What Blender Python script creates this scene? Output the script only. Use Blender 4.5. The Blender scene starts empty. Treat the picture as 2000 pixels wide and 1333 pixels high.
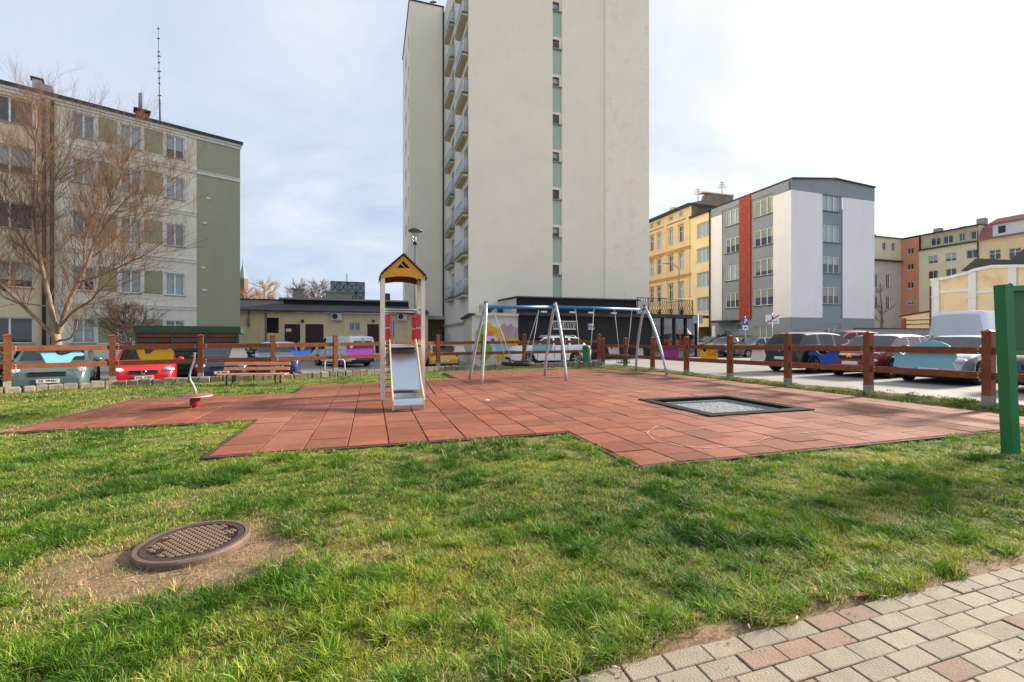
import bpy, bmesh, math, random
import numpy as np
from mathutils import Vector, Matrix, noise as mnoise
R = math.radians
random.seed(7)
rng = np.random.default_rng(11)
S = bpy.context.scene
C = S.collection
# ------------------------------------------------------------------ camera, sky, sun, exposure
F_PX, CAM_H, HOR, CX = 870.0, 1.35, 660.0, 1000.0
cam_d = bpy.data.cameras.new('camera'); cam = bpy.data.objects.new('camera', cam_d); C.objects.link(cam)
cam_d.sensor_width = 36; cam_d.lens = F_PX / 2000 * 36; cam_d.shift_y = -0.00325
cam_d.clip_end = 3000; cam_d.clip_start = .05
cam.location = (0, 0, CAM_H); cam.rotation_euler = (R(90), 0, 0); S.camera = cam

SUN_AZ, SUN_EL = R(25), R(23)          # measured from +X towards +Y
SUNV = Vector((math.cos(SUN_AZ)*math.cos(SUN_EL), math.sin(SUN_AZ)*math.cos(SUN_EL), math.sin(SUN_EL)))
W = bpy.data.worlds.new('World'); S.world = W; W.use_nodes = True
nt = W.node_tree; N = nt.nodes; Lk = nt.links; N.clear()
out = N.new('ShaderNodeOutputWorld'); bg = N.new('ShaderNodeBackground')
sky = N.new('ShaderNodeTexSky'); sky.sky_type = 'NISHITA'; sky.sun_disc = False
sky.sun_elevation = SUN_EL; sky.sun_rotation = math.pi/2 - SUN_AZ
sky.air_density = 1.0; sky.dust_density = 1.5; sky.ozone_density = 2.0
tc = N.new('ShaderNodeTexCoord')
def wmath(op, a, b=None, clamp=False):
    n = N.new('ShaderNodeMath'); n.operation = op; n.use_clamp = clamp
    for i, v in enumerate((a, b)):
        if v is None: continue
        if isinstance(v, (int, float)): n.inputs[i].default_value = v
        else: Lk.new(v, n.inputs[i])
    return n.outputs[0]
sep = N.new('ShaderNodeSeparateXYZ'); Lk.new(tc.outputs['Generated'], sep.inputs[0])
zz = wmath('ADD', wmath('MAXIMUM', sep.outputs[2], 0.0), 0.22)
cmb = N.new('ShaderNodeCombineXYZ')
Lk.new(wmath('DIVIDE', sep.outputs[0], zz), cmb.inputs[0]); Lk.new(wmath('DIVIDE', sep.outputs[1], zz), cmb.inputs[1])
mp = N.new('ShaderNodeMapping'); mp.inputs['Rotation'].default_value = (0, 0, R(35)); mp.inputs['Scale'].default_value = (.9, 1.25, 1)
Lk.new(cmb.outputs[0], mp.inputs[0])
cn = N.new('ShaderNodeTexNoise'); cn.inputs['Scale'].default_value = 1.15; cn.inputs['Detail'].default_value = 7
cn.inputs['Roughness'].default_value = .56; cn.inputs['Distortion'].default_value = .5
Lk.new(mp.outputs[0], cn.inputs['Vector'])
cr = N.new('ShaderNodeValToRGB'); cr.color_ramp.elements[0].position = .26; cr.color_ramp.elements[1].position = .74
Lk.new(cn.outputs[0], cr.inputs[0])
dt = N.new('ShaderNodeVectorMath'); dt.operation = 'DOT_PRODUCT'
Lk.new(tc.outputs['Generated'], dt.inputs[0]); dt.inputs[1].default_value = SUNV
dpos = wmath('MAXIMUM', dt.outputs['Value'], 0.0)
glow = wmath('ADD', wmath('MULTIPLY', wmath('POWER', dpos, 3.0), .8), wmath('MULTIPLY', wmath('POWER', dpos, 12.0), 3.0))
cover = wmath('ADD', wmath('MULTIPLY', cr.outputs[0], .25), wmath('ADD', .68, wmath('MULTIPLY', dpos, .3)), True)
cc = N.new('ShaderNodeMix'); cc.data_type = 'RGBA'; cc.inputs['A'].default_value = (.50, .655, .92, 1); cc.inputs['B'].default_value = (.93, .955, .985, 1)
Lk.new(wmath('ADD', wmath('MULTIPLY', cr.outputs[0], .8), wmath('MULTIPLY', dpos, .5), True), cc.inputs['Factor'])
cl = N.new('ShaderNodeVectorMath'); cl.operation = 'SCALE'; Lk.new(cc.outputs['Result'], cl.inputs[0])
Lk.new(wmath('ADD', glow, wmath('ADD', 4.65, wmath('MULTIPLY', cr.outputs[0], .6))), cl.inputs['Scale'])
mx = N.new('ShaderNodeMix'); mx.data_type = 'RGBA'
Lk.new(cover, mx.inputs['Factor']); Lk.new(sky.outputs[0], mx.inputs['A']); Lk.new(cl.outputs[0], mx.inputs['B'])
Lk.new(mx.outputs['Result'], bg.inputs[0]); bg.inputs[1].default_value = .1
Lk.new(bg.outputs[0], out.inputs[0])
sun_d = bpy.data.lights.new('sun', 'SUN'); sun_d.energy = 4.8; sun_d.angle = R(8); sun_d.color = (1, .90, .76)
sun = bpy.data.objects.new('sun', sun_d); C.objects.link(sun); sun.rotation_euler = (-SUNV).to_track_quat('-Z', 'Y').to_euler(); sun.location = (30, 14, 30)
S.view_settings.view_transform = 'Standard'; S.view_settings.look = 'None'; S.view_settings.gamma = 1
S.view_settings.exposure = 1.0; S.view_settings.use_curve_mapping = False
S.cycles.max_bounces = 6; S.cycles.transparent_max_bounces = 12
S.cycles.caustics_reflective = False; S.cycles.caustics_refractive = False
S.cycles.sample_clamp_indirect = 6

# ------------------------------------------------------------------ helpers
def lin(c):  # sRGB 0-255 -> linear
    return tuple(((x/255)/12.92 if x/255 <= .04045 else ((x/255+.055)/1.055)**2.4) for x in c)
MATS = {}
def M(name, rgb, rough=.65, metal=0., var=.12, vs=3., bump=0., bs=60., streak=0., rnd=0., coat=0., spec=.5, speck=0., stain=None, sscale=.35, emit=0., world=False):
    """procedural material: base colour + noise variation (+ vertical streaks, stains, per-object variation, bump)"""
    if name in MATS: return MATS[name]
    m = bpy.data.materials.new(name); MATS[name] = m; m.use_nodes = True
    t = m.node_tree; n = t.nodes; l = t.links
    b = n['Principled BSDF']; col = lin(rgb) + (1,)
    b.inputs['Roughness'].default_value = rough; b.inputs['Metallic'].default_value = metal
    b.inputs['Specular IOR Level'].default_value = spec
    if coat: b.inputs['Coat Weight'].default_value = coat; b.inputs['Coat Roughness'].default_value = .05
    if world:
        g = n.new('ShaderNodeNewGeometry'); vec = g.outputs['Position']
    else:
        g = n.new('ShaderNodeTexCoord'); vec = g.outputs['Object']
    def mul(a, fac_sock, lo, hi):
        mr = n.new('ShaderNodeMapRange'); mr.inputs['From Min'].default_value = .25; mr.inputs['From Max'].default_value = .75
        mr.inputs['To Min'].default_value = lo; mr.inputs['To Max'].default_value = hi; l.new(fac_sock, mr.inputs[0])
        v = n.new('ShaderNodeVectorMath'); v.operation = 'SCALE'; l.new(a, v.inputs[0]); l.new(mr.outputs[0], v.inputs['Scale']); return v.outputs[0]
    rgbn = n.new('ShaderNodeRGB'); rgbn.outputs[0].default_value = col; c = rgbn.outputs[0]
    if var:
        x = n.new('ShaderNodeTexNoise'); x.inputs['Scale'].default_value = vs; x.inputs['Detail'].default_value = 6; l.new(vec, x.inputs['Vector'])
        c = mul(c, x.outputs[0], 1-var, 1+var)
    if speck:
        x = n.new('ShaderNodeTexNoise'); x.inputs['Scale'].default_value = 220; x.inputs['Detail'].default_value = 2; l.new(vec, x.inputs['Vector'])
        c = mul(c, x.outputs[0], 1-speck, 1+speck)
    if rnd:
        o = n.new('ShaderNodeObjectInfo')
        mr = n.new('ShaderNodeMapRange'); mr.inputs['To Min'].default_value = 1-rnd; mr.inputs['To Max'].default_value = 1+rnd; l.new(o.outputs['Random'], mr.inputs[0])
        v = n.new('ShaderNodeVectorMath'); v.operation = 'SCALE'; l.new(c, v.inputs[0]); l.new(mr.outputs[0], v.inputs['Scale']); c = v.outputs[0]
    if streak:
        mp = n.new('ShaderNodeMapping'); mp.inputs['Scale'].default_value = (3, 3, .22); l.new(vec, mp.inputs[0])
        x = n.new('ShaderNodeTexNoise'); x.inputs['Scale'].default_value = 1.3; x.inputs['Detail'].default_value = 7; x.inputs['Roughness'].default_value = .65; l.new(mp.outputs[0], x.inputs['Vector'])
        c = mul(c, x.outputs[0], 1-streak, 1+streak*.35)
    if stain:
        x = n.new('ShaderNodeTexNoise'); x.inputs['Scale'].default_value = sscale; x.inputs['Detail'].default_value = 8; x.inputs['Roughness'].default_value = .7; l.new(vec, x.inputs['Vector'])
        mr = n.new('ShaderNodeMapRange'); mr.inputs['From Min'].default_value = .52; mr.inputs['From Max'].default_value = .78; l.new(x.outputs[0], mr.inputs[0])
        mm = n.new('ShaderNodeMix'); mm.data_type = 'RGBA'; mm.inputs['B'].default_value = lin(stain) + (1,)
        l.new(c, mm.inputs['A']); l.new(mr.outputs[0], mm.inputs['Factor']); c = mm.outputs['Result']
    l.new(c, b.inputs['Base Color'])
    if emit:
        l.new(c, b.inputs['Emission Color']); b.inputs['Emission Strength'].default_value = emit
    if bump:
        x = n.new('ShaderNodeTexNoise'); x.inputs['Scale'].default_value = bs; x.inputs['Detail'].default_value = 4; l.new(vec, x.inputs['Vector'])
        bp = n.new('ShaderNodeBump'); bp.inputs['Strength'].default_value = bump; bp.inputs['Distance'].default_value = .01; l.new(x.outputs[0], bp.inputs['Height']); l.new(bp.outputs[0], b.inputs['Normal'])
    return m
def glass_mat(name, tint=(240, 245, 246), refl=.06):
    if name in MATS: return MATS[name]
    m = bpy.data.materials.new(name); MATS[name] = m; m.use_nodes = True; t = m.node_tree; n = t.nodes; l = t.links; n.clear()
    o = n.new('ShaderNodeOutputMaterial'); g = n.new('ShaderNodeBsdfGlossy'); g.inputs['Roughness'].default_value = .03
    tr = n.new('ShaderNodeBsdfTransparent'); tr.inputs[0].default_value = lin(tint) + (1,)
    fc = n.new('ShaderNodeLayerWeight'); pw = n.new('ShaderNodeMath'); pw.operation = 'POWER'; pw.inputs[1].default_value = 4.0; l.new(fc.outputs['Facing'], pw.inputs[0])
    lw = n.new('ShaderNodeMath'); lw.operation = 'MULTIPLY'; lw.inputs[1].default_value = .85; l.new(pw.outputs[0], lw.inputs[0])
    ad = n.new('ShaderNodeMath'); ad.operation = 'ADD'; ad.use_clamp = True; ad.inputs[1].default_value = refl; l.new(lw.outputs[0], ad.inputs[0])
    mx = n.new('ShaderNodeMixShader'); l.new(ad.outputs[0], mx.inputs[0]); l.new(tr.outputs[0], mx.inputs[1]); l.new(g.outputs[0], mx.inputs[2]); l.new(mx.outputs[0], o.inputs[0])
    return m

class MB:
    def __init__(s): s.v = []; s.f = []; s.sm = []
    def add(s, vs, fs, smooth=False):
        o = len(s.v); s.v += [tuple(p) for p in vs]
        s.f += [tuple(i+o for i in f) for f in fs]; s.sm += [smooth]*len(fs); return s
    def box(s, c, d, rz=0, rx=0, ry=0):
        cx, cy, cz = c; hx, hy, hz = d[0]/2, d[1]/2, d[2]/2
        m = Matrix.Translation(c) @ Matrix.Rotation(rz, 4, 'Z') @ Matrix.Rotation(ry, 4, 'Y') @ Matrix.Rotation(rx, 4, 'X')
        vs = [m @ Vector((x*hx, y*hy, z*hz)) for z in (-1, 1) for y in (-1, 1) for x in (-1, 1)]
        return s.add(vs, [(0, 2, 3, 1), (4, 5, 7, 6), (0, 1, 5, 4), (2, 6, 7, 3), (0, 4, 6, 2), (1, 3, 7, 5)])
    def cbox(s, c, d, ch=.005, rz=0, rx=0, ry=0):
        """box with chamfered top edges and vertical edges kept"""
        hx, hy, hz = d[0]/2, d[1]/2, d[2]/2
        m = Matrix.Translation(c) @ Matrix.Rotation(rz, 4, 'Z') @ Matrix.Rotation(ry, 4, 'Y') @ Matrix.Rotation(rx, 4, 'X')
        q = [(-1, -1), (1, -1), (1, 1), (-1, 1)]
        vs = [m @ Vector((x*hx, y*hy, -hz)) for x, y in q] + [m @ Vector((x*hx, y*hy, hz-ch)) for x, y in q] + [m @ Vector((x*(hx-ch), y*(hy-ch), hz)) for x, y in q]
        fs = [(3, 2, 1, 0), (8, 9, 10, 11)]
        for i in range(4):
            j = (i+1) % 4; fs += [(i, j, j+4, i+4), (i+4, j+4, j+8, i+8)]
        return s.add(vs, fs)
    def obox(s, o, ax, ay, az):
        """box from a corner and three edge vectors"""
        o, ax, ay, az = map(Vector, (o, ax, ay, az))
        vs = [o, o+ax, o+ax+ay, o+ay, o+az, o+ax+az, o+ax+ay+az, o+ay+az]
        return s.add(vs, [(3, 2, 1, 0), (4, 5, 6, 7), (0, 1, 5, 4), (1, 2, 6, 5), (2, 3, 7, 6), (3, 0, 4, 7)])
    def tube(s, pts, rad, n=8, cap=True, smooth=True):
        pts = [Vector(p) for p in pts]
        if isinstance(rad, (int, float)): rad = [rad]*len(pts)
        o = len(s.v); k = len(pts); prev = None
        for i, p in enumerate(pts):
            t = (pts[min(i+1, k-1)] - pts[max(i-1, 0)]).normalized()
            if prev is None:
                a = Vector((0, 0, 1)) if abs(t.z) < .9 else Vector((1, 0, 0)); x = t.cross(a).normalized()
            else: x = (prev - t*prev.dot(t)).normalized()
            prev = x; y = t.cross(x)
            for j in range(n):
                a = 2*math.pi*j/n; s.v.append(tuple(p + (x*math.cos(a) + y*math.sin(a))*rad[i]))
        for i in range(k-1):
            for j in range(n):
                j2 = (j+1) % n; s.f.append((o+i*n+j, o+i*n+j2, o+(i+1)*n+j2, o+(i+1)*n+j)); s.sm.append(smooth)
        if cap:
            s.f.append(tuple(o+j for j in reversed(range(n)))); s.sm.append(False)
            s.f.append(tuple(o+(k-1)*n+j for j in range(n))); s.sm.append(False)
        return s
    def prism(s, poly, off):
        """polygon (3d points) extruded by vector off"""
        poly = [Vector(p) for p in poly]; off = Vector(off); n = len(poly)
        nr = Vector((0, 0, 0))
        for i in range(n): nr += (poly[i]-poly[0]).cross(poly[(i+1) % n]-poly[0])
        if nr.dot(off) > 0: poly.reverse()
        vs = poly + [p+off for p in poly]
        fs = [tuple(range(n)), tuple(reversed(range(n, 2*n)))] + [(j, i, i+n, j+n) for i in range(n) for j in [(i+1) % n]]
        return s.add(vs, fs)
    def lathe(s, prof, n=24, c=(0, 0, 0), axis='Z', smooth=True, closed=False):
        o = len(s.v); k = len(prof)
        for r, z in prof:
            for j in range(n):
                a = 2*math.pi*j/n; x, y = r*math.cos(a), r*math.sin(a)
                p = (x, y, z) if axis == 'Z' else ((x, z, y) if axis == 'Y' else (z, x, y))
                s.v.append((p[0]+c[0], p[1]+c[1], p[2]+c[2]))
        for i in range(k-1 if not closed else k):
            i2 = (i+1) % k
            for j in range(n):
                j2 = (j+1) % n
                f = (o+i*n+j, o+i*n+j2, o+i2*n+j2, o+i2*n+j)
                s.f.append(f if axis != 'Y' else tuple(reversed(f))); s.sm.append(smooth)
        return s
    def ell(s, c, d, n=10, rz=0):
        """ellipsoid"""
        o = len(s.v); m = Matrix.Translation(c) @ Matrix.Rotation(rz, 4, 'Z'); k = max(5, n//2+1)
        for i in range(k+1):
            ph = math.pi*i/k
            for j in range(n):
                a = 2*math.pi*j/n
                s.v.append(tuple(m @ Vector((d[0]/2*math.sin(ph)*math.cos(a), d[1]/2*math.sin(ph)*math.sin(a), -d[2]/2*math.cos(ph)))))
        for i in range(k):
            for j in range(n):
                j2 = (j+1) % n; s.f.append((o+i*n+j, o+i*n+j2, o+(i+1)*n+j2, o+(i+1)*n+j)); s.sm.append(True)
        return s
    def mesh(s, name, mat, off=(0, 0, 0), sharp=None):
        me = bpy.data.meshes.new(name)
        vs = s.v if tuple(off) == (0, 0, 0) else [(x-off[0], y-off[1], z-off[2]) for x, y, z in s.v]
        me.from_pydata(vs, [], s.f); me.polygons.foreach_set('use_smooth', s.sm)
        if mat is not None: me.materials.append(mat)
        if sharp: me.set_sharp_from_angle(angle=R(sharp))
        me.update(); return me
def rootloc(o):
    v = Vector((0, 0, 0))
    while o is not None: v += o.location; o = o.parent
    return v
def part(name, mb, mat, parent, label=None, kind=None, sharp=None, local=False):
    """mesh child; vertices given in world axes (or the root's own axes when local)"""
    off = (0, 0, 0) if local else rootloc(parent)
    o = bpy.data.objects.new(name, mb.mesh(name, mat, off, sharp)); C.objects.link(o); o.parent = parent
    if label: o['label'] = label
    if kind: o['kind'] = kind
    return o
def thing(name, label, cat, loc=(0, 0, 0), rz=0, group=None):
    o = bpy.data.objects.new(name, None); C.objects.link(o); o.empty_display_size = .2
    o.location = loc; o.rotation_euler = (0, 0, rz); o['label'] = label; o['category'] = cat
    if group: o['group'] = group
    return o
def solo(name, mb, mat, label, cat, loc=(0, 0, 0), group=None, sharp=None):
    o = bpy.data.objects.new(name, mb.mesh(name, mat, loc, sharp)); C.objects.link(o); o.location = loc
    o['label'] = label; o['category'] = cat
    if group: o['group'] = group
    return o
def struct(name, mb, mat, sharp=None):
    o = bpy.data.objects.new(name, mb.mesh(name, mat, (0, 0, 0), sharp)); C.objects.link(o); o['kind'] = 'structure'; return o
def inst(name, me, parent, loc, rz=0, sc=(1, 1, 1), rx=0, ry=0):
    o = bpy.data.objects.new(name, me); C.objects.link(o); o.parent = parent; o.location = loc; o.rotation_euler = (rx, ry, rz); o.scale = sc; return o
def copy_tree(o, parent=None):
    c = o.copy(); C.objects.link(c); c.parent = parent
    for ch in list(o.children): copy_tree(ch, c)
    return c
def text_mesh(txt, size, mat, name='lettering', bold=0.):
    cu = bpy.data.curves.new(name, 'FONT'); cu.body = txt; cu.size = size; cu.align_x = 'CENTER'; cu.align_y = 'CENTER'; cu.extrude = .0015; cu.offset = bold
    o = bpy.data.objects.new(name, cu); C.objects.link(o)
    bpy.context.view_layer.update()
    me = bpy.data.meshes.new_from_object(o.evaluated_get(bpy.context.evaluated_depsgraph_get())); me.materials.clear(); me.materials.append(mat)
    bpy.data.objects.remove(o); bpy.data.curves.remove(cu); me.name = name
    return me
def gnd(px, py, z=0.):
    """point on the level z seen at photo pixel (px, py)"""
    Y = F_PX*(CAM_H-z)/(py-HOR); return Vector(((px-CX)*Y/F_PX, Y, z))
def at(px, py, Y): return Vector(((px-CX)*Y/F_PX, Y, CAM_H+(HOR-py)*Y/F_PX))
A0 = R(17.5); U2 = Vector((math.cos(A0), math.sin(A0), 0)); U1 = Vector((-math.sin(A0), math.cos(A0), 0))
ORG = gnd(405, 891)                         # near left corner of the rubber surface
def uv(u, v, z=0.): return ORG + U2*u + U1*v + Vector((0, 0, z))
def touv(x, y): d = Vector((x-ORG.x, y-ORG.y, 0)); return d.dot(U2), d.dot(U1)
def sstep(a, b, x):
    t = min(1, max(0, (x-a)/(b-a))); return t*t*(3-2*t)
class Fac:
    """a vertical facade: origin, direction angle (left to right as seen), outward normal"""
    def __init__(s, O, ang): s.O = Vector((O[0], O[1], 0)); s.u = Vector((math.cos(ang), math.sin(ang), 0)); s.n = Vector((math.sin(ang), -math.cos(ang), 0)); s.ang = ang
    def pt(s, a, z, d=0.): return s.O + s.u*a + s.n*d + Vector((0, 0, z))
    def s_(s, px): k = (px-CX)/F_PX; return (k*s.O.y-s.O.x)/(s.u.x-k*s.u.y)
    def z_(s, px, py): return CAM_H+(HOR-py)*(s.O.y+s.u.y*s.s_(px))/F_PX
    def box(s, mb, a0, a1, z0, z1, d0, d1): mb.obox(s.pt(a0, z0, max(d0, d1)), s.u*(a1-a0), -s.n*abs(d1-d0), (0, 0, z1-z0)); return mb
def wall(mb, F, s0, s1, z0, z1, ops=(), depth=.18, d=0.):
    """facade sheet with real openings and reveals"""
    xs = sorted({s0, s1} | {min(max(o[0], s0), s1) for o in ops} | {min(max(o[1], s0), s1) for o in ops})
    zs = sorted({z0, z1} | {min(max(o[2], z0), z1) for o in ops} | {min(max(o[3], z0), z1) for o in ops})
    for i in range(len(xs)-1):
        for j in range(len(zs)-1):
            cx, cz = (xs[i]+xs[i+1])/2, (zs[j]+zs[j+1])/2
            if any(o[0] < cx < o[1] and o[2] < cz < o[3] for o in ops): continue
            mb.add([F.pt(xs[i], zs[j], d), F.pt(xs[i+1], zs[j], d), F.pt(xs[i+1], zs[j+1], d), F.pt(xs[i], zs[j+1], d)], [(0, 1, 2, 3)])
    for a, b, c, e in ops:
        q = [(a, c), (b, c), (b, e), (a, e)]
        for i in range(4):
            p, r = q[i], q[(i+1) % 4]
            mb.add([F.pt(p[0], p[1], d), F.pt(p[0], p[1], d-depth), F.pt(r[0], r[1], d-depth), F.pt(r[0], r[1], d)], [(0, 1, 2, 3)])
    return mb
def block(mb, F, s0, s1, z0, z1, depth, front=False):
    """back, sides and top of a building body behind a facade"""
    A, B = F.pt(s0, z0), F.pt(s1, z0); Cc, D = F.pt(s1, z0, -depth), F.pt(s0, z0, -depth); h = Vector((0, 0, z1-z0))
    mb.add([A, B, Cc, D, A+h, B+h, Cc+h, D+h], [(1, 2, 6, 5), (2, 3, 7, 6), (3, 0, 4, 7), (4, 5, 6, 7)] + ([(0, 1, 5, 4)] if front else []))
    return mb
GL = glass_mat('window_glass'); 
WHITE_PVC = M('white_pvc', (232, 234, 236), .35, var=.03)
def window(F, root, s0, s1, z0, z1, depth=.18, mull=1, hbar=None, frame=WHITE_PVC, fw=.06, curtain=None, sill=None, name='window', blind=None):
    mb = MB(); d0, d1 = -depth, -depth+.05
    F.box(mb, s0, s0+fw, z0, z1, d0, d1); F.box(mb, s1-fw, s1, z0, z1, d0, d1)
    F.box(mb, s0+fw, s1-fw, z0, z0+fw, d0, d1); F.box(mb, s0+fw, s1-fw, z1-fw, z1, d0, d1)
    for i in range(1, mull+1):
        c = s0+(s1-s0)*i/(mull+1); F.box(mb, c-fw*.6, c+fw*.6, z0+fw, z1-fw, d0+.002, d1-.002)
    if hbar: F.box(mb, s0+fw, s1-fw, hbar-.03, hbar+.03, d0+.004, d1-.004)
    w = part(name, mb, frame, root)
    g = MB(); F.box(g, s0+fw*.8, s1-fw*.8, z0+fw*.8, z1-fw*.8, d0+.015, d0+.025); part('pane', g, GL, w)
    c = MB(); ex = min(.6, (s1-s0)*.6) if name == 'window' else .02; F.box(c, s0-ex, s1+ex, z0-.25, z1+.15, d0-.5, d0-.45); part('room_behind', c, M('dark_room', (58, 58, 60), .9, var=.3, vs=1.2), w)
    if curtain:
        c = MB(); n = max(4, int((s1-s0)/.06)); zt = z0+(z1-z0)*(1-curtain[1]) if len(curtain) > 1 else z0+.02
        vs = []
        for i in range(n+1):
            a = s0+.02+(s1-s0-.04)*i/n; dd = d0-.06-.02*math.sin(i*1.9)
            vs += [F.pt(a, zt, dd), F.pt(a, z1-.02, dd)]
        c.add(vs, [(2*i, 2*i+2, 2*i+3, 2*i+1) for i in range(n)]); part('curtain', c, curtain[0], w)
    if blind:
        c = MB(); zz = z1-.03; zl = z0+(z1-z0)*blind[1]
        while zz > zl:
            F.box(c, s0+.04, s1-.04, zz-.07, zz, d0-.04, d0-.03); zz -= .09
        part('blind', c, blind[0], w, kind='stuff')
    if sill:
        c = MB(); F.box(c, s0-.06, s1+.06, z0-.05, z0, -depth+.051, .06); part('sill', c, sill, w)
    return w
# ------------------------------------------------------------------ ground, lot, footpath, rubber surface
POST_L = [(-17.3, 7.0), (-15.75, 8.5), (-14.3, 10.0), (-12.94, 11.42), (-11.66, 13.0), (-9.76, 13.96), (-8.0, 14.9), (-6.41, 16.16), (-4.77, 17.5), (-3.13, 18.85), (-1.28, 19.6), (.56, 20.3), (2.4, 21.0), (4.25, 21.75)]
ZL = [.09, .09, .095, .103, .10, .125, .13, .14, .15, .158, .17, .18, .19, .2]
POST_R = [(8.86+.61*(3-k), 8.28-2.03*(3-k)) for k in range(0, 3)] + [(8.86-.6086*k, 8.28+2.031*k) for k in range(8)]
ZR = [.16, .155, .15, .14, .13, .105, .075, .045, .015, .0, -.02]
def outset(pts, d):
    r = []
    for i, p in enumerate(pts):
        a, b = Vector(pts[max(i-1, 0)]), Vector(pts[min(i+1, len(pts)-1)]); t = (b-a).normalized(); r.append((p[0]-t.y*d, p[1]+t.x*d))
    return r
BL = outset(POST_L, .16); BR = list(reversed(outset(list(reversed(POST_R)), .14)))   # outside edges of the play area
BR = [(p[0]+.14*.96, p[1]+.14*.29) for p in POST_R]
RING = BL + [(4.72, 22.7)] + [p for p in reversed(BR)][1:]      # left -> back -> right
PATH_V = -4.27
def fence_z(y): return .14-.011*(y-8.28)
def lawn_z(x, y):
    u, v = touv(x, y)
    z = -.035 + .022*mnoise.noise((x*1.3, y*1.3, 0)) + .012*mnoise.noise((x*4, y*4, 3))
    if u > 12.4: z += (fence_z(y)+.03)*sstep(12.42, 12.85, u)
    if v < -3.9: z += (.036 + .012*mnoise.noise((x*9, y*9, 7)))*sstep(-3.95, -4.22, v)
    if v < -4.2: z -= .06*sstep(-4.24, -4.36, v+.07*mnoise.noise((x*3, y*3, 7))+.03*mnoise.noise((x*11, y*11, 2)))
    if x < 0 and v > 4: z -= .02
    return z
MH = Vector((-2.115, 2.965, 0))
def bare(x, y):
    """0 = grass, 1 = bare sand"""
    u, v = touv(x, y)
    n = mnoise.noise((x*1.7, y*1.7, 5)); n2 = mnoise.noise((x*5, y*5, 9))
    dx, dy = x-MH.x-.05, y-MH.y+.16; e = math.hypot((dx*.92+dy*.38)/.82, (-dx*.38+dy*.92)/.46)
    b = 1-sstep(.42, 1.65, e+.42*n+.34*n2)
    b = max(b, sstep(-4.14, -4.30, v+.15*n+.1*n2))
    if u < -2.9 and 2.0 < v < 6.4: b = max(b, .5*(1-sstep(.2, .6, abs(u+3.25)+.15*n)))
    b = max(b, .45*sstep(.30, .62, mnoise.noise((x*1.6+4, y*1.6, 21))+.25*n2) if y < 6 else 0)
    return b
def clip_poly_bm(bm, ring):
    ct = Vector((0, 9, 0))
    for i in range(len(ring)-1):
        a, b = Vector((*ring[i], 0)), Vector((*ring[i+1], 0)); t = (b-a); nrm = Vector((-t.y, t.x, 0))
        if nrm.dot(ct-a) > 0: nrm = -nrm
        bmesh.ops.bisect_plane(bm, geom=bm.verts[:]+bm.edges[:]+bm.faces[:], plane_co=a, plane_no=nrm, clear_outer=True, dist=1e-5)
bm = bmesh.new()
gx = [ -18+.3*i for i in range(100)]; gy = [-1+.3*i for i in range(82)]
vv = [[bm.verts.new((x, y, 0)) for y in gy] for x in gx]
for i in range(len(gx)-1):
    for j in range(len(gy)-1): bm.faces.new((vv[i][j], vv[i+1][j], vv[i+1][j+1], vv[i][j+1]))
hull = [BL[0], BL[3], BL[9], (4.78, 22.1), BR[-2], BR[3], BR[0]]
clip_poly_bm(bm, hull)
pa, pn = uv(0, PATH_V-.25), -U1
bmesh.ops.bisect_plane(bm, geom=bm.verts[:]+bm.edges[:]+bm.faces[:], plane_co=(pa.x, pa.y, 0), plane_no=pn, clear_outer=True, dist=1e-5)
near = [f for f in bm.faces if f.calc_center_median().y < 5.2]
bmesh.ops.subdivide_edges(bm, edges=list({e for f in near for e in f.edges}), cuts=3, use_grid_fill=True)
def in_slab(u, v, m=.12):
    return (-3.2+m < u < .1 and 2.36+m < v < 6.05-m) or (m < u < 4.6 and m < v < 8.0-m) or (2.5+m < u < 4.6 and m < v < 8.8-m) or (4.5+m < u < 12.45-m and -1.8+m < v < 11.4-m)
for vtx in bm.verts:
    x, y = vtx.co.x, vtx.co.y; vtx.co.z = lawn_z(x, y)
    if in_slab(*touv(x, y)): vtx.co.z = -.35
me = bpy.data.meshes.new('lawn'); bm.to_mesh(me); bm.free()
me.polygons.foreach_set('use_smooth', [True]*len(me.polygons))
ca = me.attributes.new('bare', 'FLOAT', 'POINT'); ca.data.foreach_set('value', [bare(v.co.x, v.co.y) for v in me.vertices])
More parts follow.
